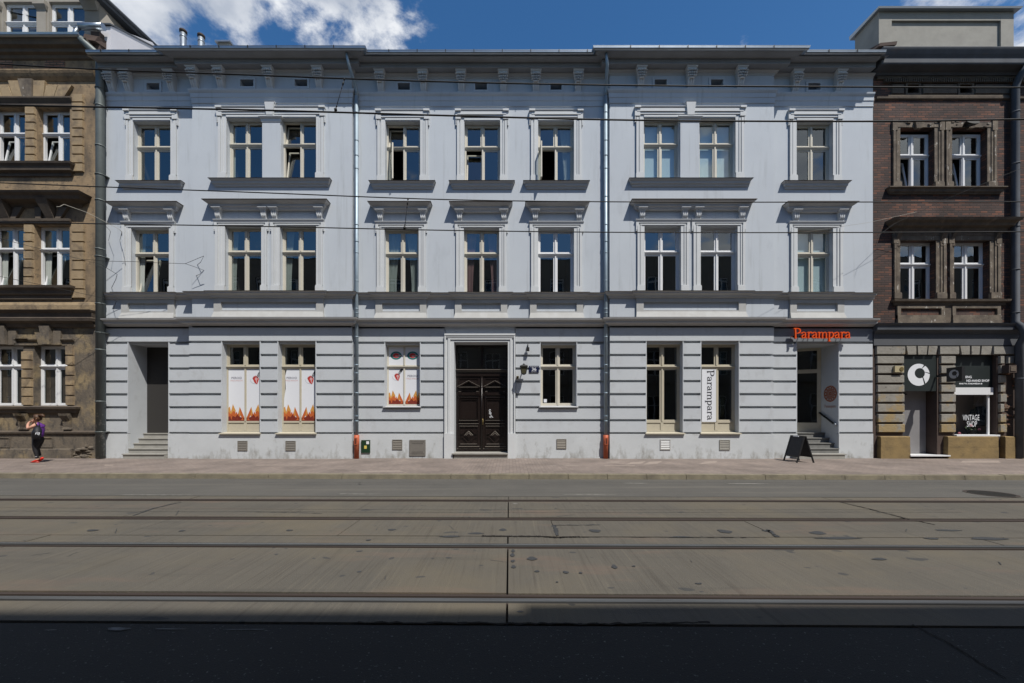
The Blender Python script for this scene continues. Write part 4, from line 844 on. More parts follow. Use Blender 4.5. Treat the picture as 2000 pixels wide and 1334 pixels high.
for u0, u1, z0, z1 in ((0, .07, zb, zt), (.93, 1, zb, zt), (.46, .54, zb, zt), (.07, .46, 4.06, zt), (.54, .93, 4.06, zt), (.07, .46, 3.22, 3.36), (.54, .93, 3.22, 3.36), (.07, .46, zb, 1.36), (.54, .93, zb, 1.36)): bar(u0, u1, z0, z1)
bar(0.0, 1.0, 3.30, 3.36, 0.02, 0.0)
gd = b.build('glazed_door', M['beige'], H)
b = MB(); b.face([P(0, zb), P(1, zb), P(1, zt), P(0, zt)]); b.build('pane', M['shopglass'], gd)
b = MB(); q = [P(0, 0), P(1, 0)]; b.face([(lx - .2, ly + 1.6, zb), (hx + .6, ly + 1.6, zb), (hx + .6, ly + 1.6, zt), (lx - .2, ly + 1.6, zt)]); b.face([(hx + .02, hy + .03, zb), (hx + .6, ly + 1.6, zb), (hx + .6, ly + 1.6, zt), (hx + .02, hy + .03, zt)]); b.face([(lx, ly, zb), (lx - .2, ly + 1.6, zb), (lx - .2, ly + 1.6, zt), (lx, ly, zt)]); b.face([(lx, ly, zt), (hx, hy, zt), (hx + .6, ly + 1.6, zt), (lx - .2, ly + 1.6, zt)]); b.face([(lx, ly, zb), (hx, hy, zb), (hx + .6, ly + 1.6, zb), (lx - .2, ly + 1.6, zb)]); b.build('room', M['room'], gd)
b = MB(); b.box(a - .3, a, Y0 + ENTR[4], Y0 + 1.5, 0.9, 4.3); b.face([(a - .1, Y0 + .8, zt), (c + .02, Y0 + .8, zt), (c + .02, Y0 + 1.5, zt), (a - .1, Y0 + 1.5, zt)]); b.face([(a - .1, Y0 + .6, .999), (c + .02, Y0 + .6, .999), (c + .02, Y0 + 1.5, .999), (a - .1, Y0 + 1.5, .999)]); b.build('entrance_lobby', M['rust'], H)
b = MB(); xr = c - 0.07; b.tube([(xr, Y0 + .78, PZ(806, Y0 + .78)), (xr, Y0 + .08, PZ(829, Y0 + .08))], 0.034, 10); b.tube([(xr, Y0 + .6, PZ(812, Y0 + .6)), (c, Y0 + .6, PZ(812, Y0 + .6))], 0.012, 6); b.tube([(xr, Y0 + .2, PZ(826, Y0 + .2)), (c, Y0 + .2, PZ(826, Y0 + .2))], 0.012, 6); hr = b.build('handrail', M['iron'], H)
b = MB(); b.tube([(xr, Y0 + .10, PZ(828.4, Y0 + .10)), (xr, Y0 + .04, PZ(830, Y0 + .04))], 0.038, 10); b.build('rail_end', M['gutter'], hr)
# plinth vents and covers
def grille(px0, px1, py0, py1, Y, m, label=None, n=5):
    a, c, z0, z1 = PX(px0, Y), PX(px1, Y), PZ(py1, Y), PZ(py0, Y); b = MB(); frame_bars(b, a, c, z0, z1, Y - 0.035, 0.025, 0.03)
    for k in range(n):
        z = z0 + 0.03 + (z1 - z0 - 0.06) * k / n; h = (z1 - z0 - 0.06) / n
        b.hexa([(a + .02, Y - .030, z), (c - .02, Y - .030, z), (c - .02, Y - .016, z + h * .2), (a + .02, Y - .016, z + h * .2), (a + .02, Y - .032, z + h * .1), (c - .02, Y - .032, z + h * .1), (c - .02, Y - .016, z + h * .9), (a + .02, Y - .016, z + h * .9)])
    o = b.build('vent_grille', m, H)
    if label: o['label'] = label
grille(465, 484, 861, 880, Y1, M['grille']); grille(558.5, 578, 861, 880, Y1, M['grille']); grille(766.5, 786, 858.5, 878, Y0, M['grille']); grille(1087, 1106, 857.5, 876.5, Y0, M['grille']); grille(1289, 1309, 858, 878.5, Y1, M['silver'], 'bright silver vent grille'); grille(1404.5, 1425, 859, 879, Y1, M['parapet'])
mc = MB(); a, c, z0, z1 = PX(800, Y0), PX(831.5, Y0), PZ(890, Y0), PZ(859, Y0); mc.box(a, c, Y0 - 0.04, Y0 - .01, z0, z1); mo = mc.build('meter_cover', M['steelbox'], H)
mc = MB()
for r_, z in enumerate((z1 - .07, z1 - .13, z0 + .13, z0 + .07)):
    for k in range(13 if r_ in (0, 3) else 11): x = (a + c) / 2 + (k - (6 if r_ in (0, 3) else 5)) * 0.037; mc.box(x - .008, x + .008, Y0 - .043, Y0 - .04, z - .013, z + .013)
mc.build('cover_holes', M['dark'], mo)
gb = MB(); a, c, z0, z1 = PX(706.5, Y0), PX(723.5, Y0), PZ(884, Y0), PZ(859.5, Y0); gb.box(a, c, Y0 - 0.05, Y0 - .01, z0, z1); go = gb.build('meter_box', M['green'], H)
gb = MB(); gb.box(a + .18, a + .275, Y0 - .053, Y0 - .05, z1 - .14, z1 - .04); gb.build('white_sticker', M['signw'], go)
gb = MB(); gb.box(a + .105, a + .195, Y0 - .053, Y0 - .05, z0 + .14, z0 + .25); gb.build('yellow_sticker', M['yellow'], go)
# ------------------------------------------------------------------ downpipes of the blue house
def downpipe(x, Ywall):
    yp = Ywall - 0.13; b = MB(); r = 0.062; g = Ywall - 0.68
    b.tube([(x - .12, g, 13.80), (x - .10, g, 13.62), (x - .07, g + .04, 13.45), (x - 0.02, Ywall - .25, 13.12), (x, yp - .02, 12.95), (x, yp, 12.8)], [0.045, 0.05, 0.055, 0.06, r, r], 12)
    b.tube([(x, yp, 12.8), (x, yp, 0.95)], r, 14)
    z = 12.2
    while z > 1.2: b.tube([(x, yp, z), (x, yp, z + .03)], r + 0.008, 14); z -= 0.98
    for z in (11.0, 8.0, 5.5, 3.4, 1.9): b.tube([(x, yp, z - .3), (x, yp, z - .28)], r + 0.012, 14); b.box(x - .01, x + .01, yp, Ywall + .01, z - .3, z - .28)
    dp = b.build('downpipe', M['zinc'], H)
    b = MB(); b.tube([(x, yp, 0.12), (x, yp, 0.60), (x, yp, 0.61), (x, yp, 0.94), (x, yp, 0.945)], [0.083, 0.083, 0.09, 0.09, 0.08], 14); b.box(x - .055, x + .055, yp - .11, yp, 0.62, 0.86); ob = b.build('orange_foot', M['orange'], dp)
    b = MB()
    for k in range(5): b.box(x - .035, x + .035, yp - .116, yp - .11, 0.65 + k * .04, 0.67 + k * .04)
    b.build('inspection_slots', M['dark'], ob)
downpipe(PX(696, 13.9), Y0); downpipe(PX(1183.5, 13.9), Y0)
# roof things: two flue pipes and a chimney cap
for px_, py_, yy in ((358, 58, 15.0), (393, 67, 15.0)):
    x, zt = PX(px_, yy), PZ(py_, yy); b = MB(); b.tube([(x, yy, 14.0), (x, yy, zt - .12)], 0.105, 14); b.tube([(x, yy, zt - .30), (x, yy, zt - .27)], 0.115, 14); fl = b.build('flue_pipe', M['gutter'], H)
    b = MB(); b.tube([(x, yy, zt - .12), (x, yy, zt - .04), (x, yy, zt)], [0.125, 0.125, 0.08], 14); b.build('flue_cap', M['rust_m'], fl)
x0_, x1_ = PX(425, 15.6), PX(448, 15.6); b = MB(); b.box(x0_, x1_, 15.6, 16.3, 14.1, PZ(84, 15.6)); ch = b.build('chimney', M['parapet'], H)
b = MB(); b.box(x0_ - .07, x1_ + .07, 15.53, 16.4, PZ(84, 15.6), PZ(81, 15.6)); b.build('chimney_cap', M['capm'], ch)

# ------------------------------------------------------------------ left neighbour: soot-stained ochre tenement
LB = thing('tenement', 'old ochre tenement with soot-stained plaster, white windows and attic, left of the blue house', 'building', (-17, Y0, 0.12))
LX0, LX1 = -24.0, -14.30
cols = [0, -87, -174]
lo = []
for d in cols: lo += [(X0(67 + d), X0(132.6 + d), 1.98, 4.10), (X0(67.5 + d), X0(136 + d), 6.20, 8.36), (X0(72 + d), X0(136.6 + d), 10.52, 12.50)]
w = MB(); w.wall(LX0, -14.56, 4.95, 14.35, Y0, [o + (0.2,) for o in lo if o[2] > 5], 0.2); w.box(-14.56, LX1, Y0 + 0.10, Y0 + .3, 0.0, 14.3); w.build('upper_wall', M['ochre'], LB)
w = MB(); w.wall(LX0, -14.56, 0.0, 4.95, Y0, [o + (0.2,) for o in lo if o[2] < 5], 0.2); w.build('ground_floor_wall', M['lowplaster'], LB)
for d in cols:
    window(LB, X0(67 + d), X0(132.6 + d), 1.98, 4.10, Y0 + .2, M['white'], tz=0.655, blind=('louvre', 0.0), mullion=0.15)
    window(LB, X0(67.5 + d), X0(136 + d), 6.20, 8.36, Y0 + .2, M['white'], tz=0.62, open_=(('Ll', 'tilt'),), curtain=('curtain', [(0.0, 0.25, 1.0)]), mullion=0.15)
    window(LB, X0(72 + d), X0(136.6 + d), 10.52, 12.50, Y0 + .2, M['white'], tz=0.58, open_=(('Ll', 'tilt'),), mullion=0.15)
    # stonework: rusticated pier strips beside the openings
    def stack(pa, pb, z0, z1, n, m, nm, p=0.07, sk=0):
        b = MB(); h = (z1 - z0) / n; a, c = X0(pa), X0(pb)
        for k in range(sk, n):
            e = random.uniform(-0.008, 0.008); b.block(a + e, c + e, z0 + h * k + 0.012, z0 + h * (k + 1) - 0.014, Y0 + .01, Y0 - p, 0.012)
        b.box(a + .02, c - .02, Y0 - p * 0.3, Y0 + .01, z0, z1); b.build(nm, m, LB)
    stack(45.5 + d, 65 + d, 1.98, 3.9, 6, M['ochre_hi'], 'pier_blocks'); stack(50 + d, 67 + d, 6.2, 8.36, 7, M['ochre_hi'], 'pier_blocks'); stack(52.5 + d, 71 + d, 10.52, 12.5, 7, M['ochre_hi'], 'pier_blocks')
    if d == 0:
        stack(131.5, 146, 1.98, 4.10, 6, M['ochre_hi'], 'quoin_blocks'); stack(143, 167, 5.75, 8.40, 8, M['ochre_hi'], 'quoin_blocks'); stack(143.5, 165, 10.2, 12.95, 9, M['ochre_hi'], 'quoin_blocks')
    # ground floor flat arch stones
    b = MB(); zz0 = 4.12
    for (ta, tb, ba, bb, zt, p) in ((71, 88, 79, 92, 4.55, .06), (84, 104, 91, 106, 4.78, .14), (107, 122, 107, 121, 4.62, .06)):
        b.slab([(X0(ba + d), zz0), (X0(bb + d), zz0), (X0(tb + d), zt), (X0(ta + d), zt)], Y0 - p, Y0 + .01)
    b.build('arch_stones', M['lowplaster'], LB)
    b = MB(); b.box(X0(31 + d), X0(76 + d), Y0 - .06, Y0 + .01, 4.10, 4.16); b.mold(X0(31 + d), X0(77 + d), Y0, [(.03, 4.24), (.08, 4.30), (.08, 4.33), (0, 4.34)], side=0); b.mold(X0(122 + d), X0(146 + d), Y0, [(.03, 4.24), (.08, 4.30), (.08, 4.33), (0, 4.34)], side=0); b.build('lintel', M['lowplaster'], LB)
    # first floor consoles and keystones under the hood
    b = MB()
    for (ta, tb, ba, bb, p, zt) in ((82, 104, 95, 110, .34, 9.15), (66, 80, 74, 84, .08, 8.95), (114, 130, 112, 122, .08, 8.95)):
        b.hexa([(X0(ba + d), Y0 - .08, 8.55), (X0(bb + d), Y0 - .08, 8.55), (X0(bb + d), Y0 + .01, 8.55), (X0(ba + d), Y0 + .01, 8.55), (X0(ta + d + 6), Y0 - p, zt), (X0(tb + d + 6), Y0 - p, zt), (X0(tb + d + 6), Y0 + .01, zt), (X0(ta + d + 6), Y0 + .01, zt)])
    b.build('console', M['soot'], LB)
    # sill brackets on the ground floor
    b = MB()
    for pc in (50, 133.5):
        a = X0(pc + d) - .15; b.ring([[(a + e, Y0 - p, z), (a + .30 - e, Y0 - p, z), (a + .30 - e, Y0 + .01, z), (a + e, Y0 + .01, z)] for p, z, e in ((.03, 1.12, .03), (.07, 1.14, .0), (.05, 1.22, .02), (.08, 1.45, .02), (.18, 1.62, .0), (.20, 1.70, .0))]); b.build('sill_bracket', M['lowplaster'], LB); b = MB()
# top floor fan of voussoirs spanning the pair
vs = [(-44, -22, -28, -10), (-20, 1, -8, 10), (4, 21, 11, 31), (21.5, 42, 32, 50.5), (43, 70, 51.5, 70), (71, 93, 70.5, 90), (96, 118, 91, 110), (119, 145, 111, 130)]
for i, (ta, tb, ba, bb) in enumerate(vs):
    b = MB(); key = i == 4; zt = 13.42 if key else (13.38 if i in (3, 5) else 13.22)
    b.slab([(X0(ba), 12.80), (X0(bb), 12.80), (X0(tb), zt), (X0(ta), zt)], Y0 - (.13 if key else .09), Y0 + .01); b.build('voussoir', M['archi'] if key else M['ochre_hi'], LB)
xe = LX0
def lmold(x0, x1, prof, m, nm, side=1.0): b = MB(); b.mold(x0, x1, Y0, prof, side=side); return b.build(nm, m, LB)
lmold(xe, X0(141), [(.02, 12.52), (.05, 12.53), (.05, 12.62), (.10, 12.70), (.13, 12.75), (.13, 12.80), (0, 12.81)], M['soot'], 'top_lintel', .5)
lmold(xe, X0(138), [(.04, 8.38), (.05, 8.40), (.09, 8.46), (.10, 8.54), (0, 8.55)], M['soot'], 'first_lintel', .5)
lmold(xe, X0(140), [(.05, 10.05), (.06, 10.15), (.16, 10.2), (.18, 10.33), (.24, 10.40), (.26, 10.46), (0, 10.52)], M['soot'], 'top_sill', .8)
lmold(xe, X0(141), [(.05, 5.72), (.06, 5.85), (.12, 5.88), (.14, 6.0), (.22, 6.08), (.24, 6.16), (0, 6.20)], M['soot'], 'first_sill', .8)
lmold(xe, X0(150), [(.05, 1.70), (.08, 1.73), (.10, 1.82), (.16, 1.86), (.18, 1.93), (0, 1.975)], M['soot'], 'ground_sill', .8)
lmold(xe, X0(160), [(.02, 8.95), (.05, 9.0), (.10, 9.06), (.30, 9.12), (.34, 9.22), (.42, 9.28), (.45, 9.34), (0, 9.42)], M['soot'], 'window_hood', .8)
lmold(xe, -14.58, [(.01, 5.32), (.03, 5.34), (.04, 5.52), (.02, 5.60), (0, 5.62)], M['ochre_hi'], 'ochre_band', .0)
lmold(xe, -14.60, [(.02, 4.72), (.06, 4.74), (.10, 4.86), (.22, 4.92), (.25, 5.02), (.16, 5.06), (.18, 5.2), (.25, 5.26), (.28, 5.30), (0, 5.33)], M['soot'], 'main_string_course', .25)
lmold(xe, -14.60, [(.02, 13.42), (.04, 13.45), (.10, 13.52), (.14, 13.60), (.17, 13.68), (.17, 13.72), (0, 13.75)], M['ochre'], 'frieze_course', .4)
lmold(xe, -14.62, [(.02, 14.16), (.06, 14.19), (.09, 14.27), (.18, 14.31), (.20, 14.40), (.31, 14.45), (.34, 14.54), (.38, 14.60), (0, 14.62)], M['soot'], 'cornice', .15)
b = MB(); b.course([(xe, -14.72, Y0)], [(0.34, 14.61)] + [(0.41 + 0.07 * math.cos(t), 14.67 + 0.07 * math.sin(t)) for t in [math.pi * (1.5 + .5 * k / 5) for k in range(6)]] + [(.49, 14.70), (.48, 14.71), (.36, 14.65)]); b.build('gutter', M['gutter'], LB)
for pa, pb in ((-80, -50), (1, 25), (88, 127)):
    b = MB(); b.box(X0(pa), X0(pb), Y0 - .012, Y0 + .01, 13.79, 14.25); b.build('bare_brick_patch', M['redbrick'], LB)
lmold(xe, X0(145), [(.10, .12), (.10, .44), (.08, .46), (0, .46)], M['lowplaster'], 'plinth_step', .0)
lmold(xe, -14.6, [(.02, .99), (.06, 1.0), (.07, 1.06), (0, 1.09)], M['soot'], 'plinth_ledge', .0)
for pa, pb in ((-60, 20), (78, 104)):
    b = MB(); raised(b, X0(pa), X0(pb), .50, .86, Y0 - .0, .03, .025); b.build('plinth_panel', M['lowplaster'], LB)
# broken stones at the foot of the downpipe
b = MB(); rnd = random.Random(5)
for k in range(16):
    x = rnd.uniform(X0(148), -14.75); z = rnd.uniform(.16, .85) * (0.4 + 0.6 * (x - X0(148)) / 0.8 if x > X0(148) else 1); s_ = rnd.uniform(.06, .14)
    b.block(x - s_, x + s_, z - s_ * .4, z + s_ * .5, Y0 + .01, Y0 - rnd.uniform(.03, .09), s_ * .3)
b.build('crumbled_stones', M['lowplaster'], LB)
# attic storey with grouped windows
AY = Y0 + 0.12
ao = [(X0(88 - 90 * k), X0(158 - 90 * k), 14.66, 16.36, .12) for k in range(4)]
w = MB(); w.wall(LX0, X0(187), 14.6, 17.4, AY, ao, 0.12); w.build('attic_wall', M['attic'], LB)
for a, c, z0, z1, _ in ao:
    wn = window(LB, a, c, z0 - .1, z1, AY + .1, M['white'], tz=0.62, blind=('louvre', 0.55), mullion=0.16)
for k in range(4):
    b = MB(); b.box(X0(66 - 90 * k), X0(84 - 90 * k), AY - .04, AY + .01, 14.6, 16.05); b.mold(X0(66 - 90 * k), X0(85 - 90 * k), AY, [(.04, 16.03), (.05, 16.05), (.14, 16.16), (.14, 16.3), (.0, 16.31)], side=.3); b.build('attic_pier', M['attic'], LB)
b = MB(); b.hexa([(X0(158), AY - .03, 16.03), (X0(185), AY - .03, 16.03), (X0(185), AY, 16.03), (X0(158), AY, 16.03), (X0(156), AY - .2, 16.3), (X0(188), AY - .2, 16.3), (X0(188), AY, 16.3), (X0(156), AY, 16.3)]); b.build('attic_corbel', M['attic'], LB)
# eaves running back, gable, roof
b = MB(); b.hexa([(-15.0, 13.3, 16.30), (-14.48, 13.3, 16.30), (-14.16, 16.5, 16.28), (-15.0, 16.5, 16.28), (-15.0, 13.3, 16.42), (-14.44, 13.3, 16.42), (-14.10, 16.5, 16.40), (-15.0, 16.5, 16.40)]); b.tube([(-14.45, 13.25, 16.44), (-14.08, 16.6, 16.42)], 0.07, 10); b.build('side_eaves', M['oldpipe2'] if 'oldpipe2' in M else M['slate'], LB)
b = MB(); gx = -14.12; b.face([(gx, Y0 + .05, 13.4), (gx, 16.6, 13.4), (gx, 24, 13.4), (gx, 24, 20.0), (gx, 16.15, 16.62), (gx, Y0 + 0.05, 15.42)]); b.face([(gx, Y0 + .05, 13.4), (gx, Y0 + .05, 15.42), (gx - .35, Y0 + .05, 15.42), (gx - .35, Y0 + .05, 13.4)]); b.build('party_wall', M['gable'], LB)
b = MB(); b.hexa([(gx - .5, Y0 - .02, 15.42), (gx + .03, Y0 - .02, 15.42), (gx + .03, 24, 20.0), (gx - .5, 24, 20.0), (gx - .5, Y0 - .02, 15.47), (gx + .03, Y0 - .02, 15.47), (gx + .03, 24, 20.06), (gx - .5, 24, 20.06)]); b.build('roof_verge', M['slate'], LB)
b = MB(); b.face([(LX0, AY + .1, 17.4), (gx - .4, AY + .1, 15.4), (gx - .4, 24, 19.9), (LX0, 24, 19.9)]); b.face([(LX0, 24, 0), (gx, 24, 0), (gx, 24, 19.9), (LX0, 24, 19.9)]); b.face([(LX0, Y0, 0), (LX0, 24, 0), (LX0, 24, 19.9), (LX0, Y0, 17.4)]); b.build('roof', M['slate'], LB)
b = MB(); b.face([(X0(187), AY, 14.6), (-14.13, AY + .3, 14.6), (-14.13, AY + .3, 15.5), (X0(187), AY, 16.28)]); b.face([(X0(187), AY, 14.9), (X0(187), AY + 1.5, 14.9), (X0(187), AY + 1.5, 16.28), (X0(187), AY, 16.28)]); b.build('attic_side', M['attic'], LB)
# short gutter piece and soil stack at the corner
b = MB(); ya = Y0 - .15; b.tube([(X0(160) + .1, ya, 15.22), (X0(205) + .1, ya, 15.20)], 0.11, 12); b.tube([(X0(163), ya, 15.16), (X0(160), ya - .06, 14.98), (X0(158), ya - .1, 14.75)], .06, 10); b.build('corner_gutter', M['gutter'], LB)
b = MB(); b.box(X0(184), X0(201), Y0 - .12, Y0 + .4, 14.3, 15.08); b.hexa([(X0(180), Y0 - .32, 14.62), (X0(200), Y0 - .25, 14.62), (X0(206), Y0 + .1, 14.62), (X0(185), Y0 + .1, 14.62), (X0(182), Y0 - .3, 14.82), (X0(203), Y0 - .2, 14.82), (X0(206), Y0 + .1, 14.9), (X0(185), Y0 + .1, 14.9)]); b.build('corner_masonry', M['groove'], LB)
yp = Y0 - .16; xp = PX(196, yp); b = MB(); b.tube([(X0(178), Y0 - .36, 14.62), (X0(183), Y0 - .30, 14.50), (xp - .02, yp - .05, 14.15), (xp, yp, 13.95), (xp, yp, 13.6), (xp, yp, .14)], [.09, .10, .125, .125, .125, .125], 16)
for z in (12.4, 11.0, 9.1, 7.4, 5.5, 3.9, 2.1): b.tube([(xp, yp, z), (xp, yp, z + .04)], .138, 16)
for z in (13.0, 10, 7.15, 4.5, 1.05): b.tube([(xp, yp, z), (xp, yp, z + .025)], .145, 16); b.box(xp - .17, xp + .17, yp, Y0 + .01, z, z + .025)
b.build('downpipe', M['oldpipe'], LB)

# ------------------------------------------------------------------ right neighbour: dark brick house with a shop
RB = thing('brick_house', 'dark brown brick house with battered stucco and a vintage shop, right of the blue house', 'building', (18, Y0, 0.12))
RX0, RX1 = 12.84, 26.0
ro = [(X0(1757), X0(1824), 9.62, 11.78, .2), (X0(1858), X0(1927), 9.62, 11.78, .2), (X0(1757), X0(1827), 5.72, 7.80, .2), (X0(1862), X0(1932), 5.72, 7.80, .2)]
rv = [(X0(1771), X0(1793), 12.98, 13.29, .3), (X0(1873), X0(1896), 12.98, 13.29, .3)]
far = [(X0(2040), X0(2108), z0, z1, .2) for z0, z1 in ((9.62, 11.78), (5.72, 7.80))]
w = MB(); w.wall(RX0, RX1, 4.75, 13.95, Y0, ro + rv + far, .2); w.build('brick_wall', M['brick'], RB)
for i, (a, c, z0, z1, _) in enumerate(ro + far):
    window(RB, a, c, z0 - .02, z1 - (.10 if i in (0, 1) else 0), Y0 + .19, M['white'], tz=0.62, open_=(('Ll', 'tilt'),) if i in (0, 1) else (), blind=('louvre2' if 0 else 'shade2', 0.0) if i > 1 and 'shade2' in M else None, mullion=.15, curtain=None)
for i, ((p, q), (o0, o1), z0, z1) in enumerate((((1742, 1840), (1757, 1824), 9.64, 11.78), ((1845, 1943), (1858, 1927), 9.64, 11.78), ((1744, 1845), (1757, 1827), 5.74, 7.80), ((1852, 1951), (1862, 1932), 5.74, 7.80))):
    b = MB(); a, c, u, v = X0(p), X0(q), X0(o0), X0(o1)
    jamb(b, a, u, z0, z1 - (.0), Y0, True); jamb(b, v, c, z0, z1, Y0, False)
    b.box(a - .0, c + .0, Y0 - .04, Y0 + .01, z1, z1 + .16)
    for x_, s_ in ((a, 1), (c, -1)): b.box(x_ - .03 if s_ > 0 else x_ - .15, x_ + .15 if s_ > 0 else x_ + .03, Y0 - .07, Y0 + .01, z1 - .12, z1 + .24)
    if i < 2:
        m_ = (u + v) / 2; b.hexa([(m_ - .09, Y0 - .09, z1 - .06), (m_ + .09, Y0 - .09, z1 - .06), (m_ + .09, Y0, z1 - .06), (m_ - .09, Y0, z1 - .06), (m_ - .16, Y0 - .12, z1 + .17), (m_ + .16, Y0 - .12, z1 + .17), (m_ + .16, Y0, z1 + .17), (m_ - .16, Y0, z1 + .17)])
        rnd = random.Random(i)
        for k in range(10): x_ = rnd.uniform(a, c); z_ = z1 + rnd.uniform(.0, .2); s_ = rnd.uniform(.03, .08); b.block(x_ - s_, x_ + s_, z_ - s_ * .5, z_ + s_ * .5, Y0, Y0 - rnd.uniform(.05, .09), s_ * .3)
    o = b.build('window_surround', M['archi'], RB)
def rmold(x0, x1, prof, m, nm, side=1.0): b = MB(); b.mold(x0, x1, Y0, prof, side=side); return b.build(nm, m, RB)
rmold(X0(1738), X0(1948), [(.05, 9.42), (.06, 9.46), (.10, 9.48), (.12, 9.56), (.18, 9.60), (.18, 9.63), (0, 9.65)], M['sootstone'], 'top_sill', .9)
hd = rmold(X0(1747), X0(1956), [(.04, 8.05), (.08, 8.08), (.12, 8.2), (.22, 8.24), (.25, 8.32), (.34, 8.38), (.38, 8.46), (0, 8.52)], M['sootstone'], 'window_hood', .9)
rmold(X0(1748), X0(1952), [(.03, 7.95), (.05, 7.96), (.06, 8.05), (0, 8.06)], M['sootstone'], 'hood_frieze', 0)
for px_ in (1751, 1838, 1858, 1944):
    b = MB(); a = X0(px_) - .07; b.ring([[(a, Y0 - p, z), (a + .14, Y0 - p, z), (a + .14, Y0 + .01, z), (a, Y0 + .01, z)] for p, z in ((.03, 7.55), (.06, 7.6), (.05, 7.8), (.14, 7.98), (.2, 8.06))]); b.build('hood_bracket', M['sootstone'], RB)
rmold(X0(1747), X0(1958), [(.03, 5.50), (.05, 5.52), (.07, 5.60), (.14, 5.63), (.16, 5.70), (0, 5.74)], M['sootstone'], 'mid_sill', .9)
for p, q in ((1750, 1842), (1857, 1951)):
    b = MB(); a, c = X0(p), X0(q); b.box(a, a + .12, Y0 - .06, Y0 + .01, 5.05, 5.5); b.box(c - .12, c, Y0 - .06, Y0 + .01, 5.05, 5.5); b.box(a + .12, c - .12, Y0 - .058, Y0 + .01, 5.40, 5.5); b.box(a - .01, c + .01, Y0 - .09, Y0 + .01, 4.86, 5.02); b.box(a, c, Y0 - .07, Y0 + .01, 5.02, 5.16); b.build('window_apron', M['archi'], RB)
for p, q in ((1842, 1857), ): b = MB(); b.box(X0(p), X0(q), Y0 - .03, Y0 + .01, 4.86, 5.5); b.build('apron_gap', M['sootstone'], RB)
rmold(RX0 + .02, RX1, [(.02, 4.50), (.06, 4.52), (.08, 4.56), (.18, 4.62), (.19, 4.76), (.24, 4.80), (.26, 4.84), (0, 4.86)], M['slate'], 'string_course', .2)
b = MB(); b.box(RX0, X0(1990), Y0 - .03, Y0 + .2, 4.10, 4.50); b.build('charcoal_band', M['greyband'], RB)
# ground floor
SH = [(X0(1765), X0(1832), .24, 3.78, .45), (X0(1866), X0(1949), .92, 3.78, .30)]
w = MB(); w.wall(RX0, RX1, 0, 4.75, Y0 + .03, SH, .3); w.build('ground_floor_wall', M['groove'], RB)
def qblock(pa, pb, ya, yb, m, nm, p=.04, dz=0.0, tilt=(0, 0)):
    b = MB(); a, c, z0, z1 = X0(pa), X0(pb), PZ(yb, Y0), PZ(ya, Y0); b.block(a, c, z0, z1, Y0 + .04, Y0 - p, .02); return b.build(nm, m, RB)
for pa, pb in ((1710, 1767), (1833, 1872), (1938, 1988)): qblock(pa, pb, 676, 692.5, M['quoin'], 'lintel_block')
for ta, tb, ba, bb in ((1769, 1788, 1772, 1788), (1791, 1810, 1792, 1808), (1812.5, 1830, 1811, 1826), (1874, 1892.5, 1877, 1892), (1896, 1912.5, 1896, 1911), (1916, 1936, 1914.5, 1933)):
    b = MB(); b.slab([(X0(ba), PZ(692.5, Y0)), (X0(bb), PZ(692.5, Y0)), (X0(tb), PZ(676, Y0)), (X0(ta), PZ(676, Y0))], Y0 - .03, Y0 + .04); b.build('lintel_block', M['quoin'], RB)
rows = [(695, 710.5), (713.5, 729.5), (732.5, 748), (751, 766), (769, 785.5), (788.5, 805), (808.5, 825), (828, 844.5)]
rnd = random.Random(9)
for k, (ya, yb) in enumerate(rows):
    j = rnd.uniform(-.6, .6); qblock(1711 + j + k * .3, 1764.5 + k * .25, ya, yb, M['quoin'], 'quoin_block')
    qblock(1835.5, 1865.5 + rnd.uniform(-.6, .6), ya, yb, M['quoin'], 'quoin_block')
    o = qblock(1951, 1962 + rnd.uniform(-3, 5), ya, yb, M['quoin'], 'broken_quoin')
    if k == 0: qblock(1966, 1989, ya, yb, M['quoin'], 'quoin_block')
b = MB()
for k in range(34):
    y_ = rnd.uniform(716, 850); x_ = rnd.uniform(1961, 1987); s_ = rnd.uniform(3, 7); b.block(X0(x_ - s_), X0(x_ + s_), PZ(y_ + 1.8, Y0), PZ(y_ - 1.8, Y0), Y0 + .04, Y0 - rnd.uniform(-.01, .035), .01)
b.build('exposed_bricks', M['redbrick'], RB)
for pa, pb in ((1714, 1771), (1844, 1942), (1955, 2006)):
    b = MB(); a, c = X0(pa), X0(pb); b.box(a, c, Y0 - .13, Y0 + .03, .12, .52); b.box(a + .01, c - .005, Y0 - .125, Y0 + .03, .525, .86); b.hexa([(a, Y0 - .13, .86), (c, Y0 - .13, .86), (c, Y0 + .03, .86), (a, Y0 + .03, .86), (a + .01, Y0 - .10, .895), (c - .01, Y0 - .10, .895), (c - .01, Y0 + .03, .90), (a + .01, Y0 + .03, .90)]); b.build('sandstone_base', M['sandst'], RB)
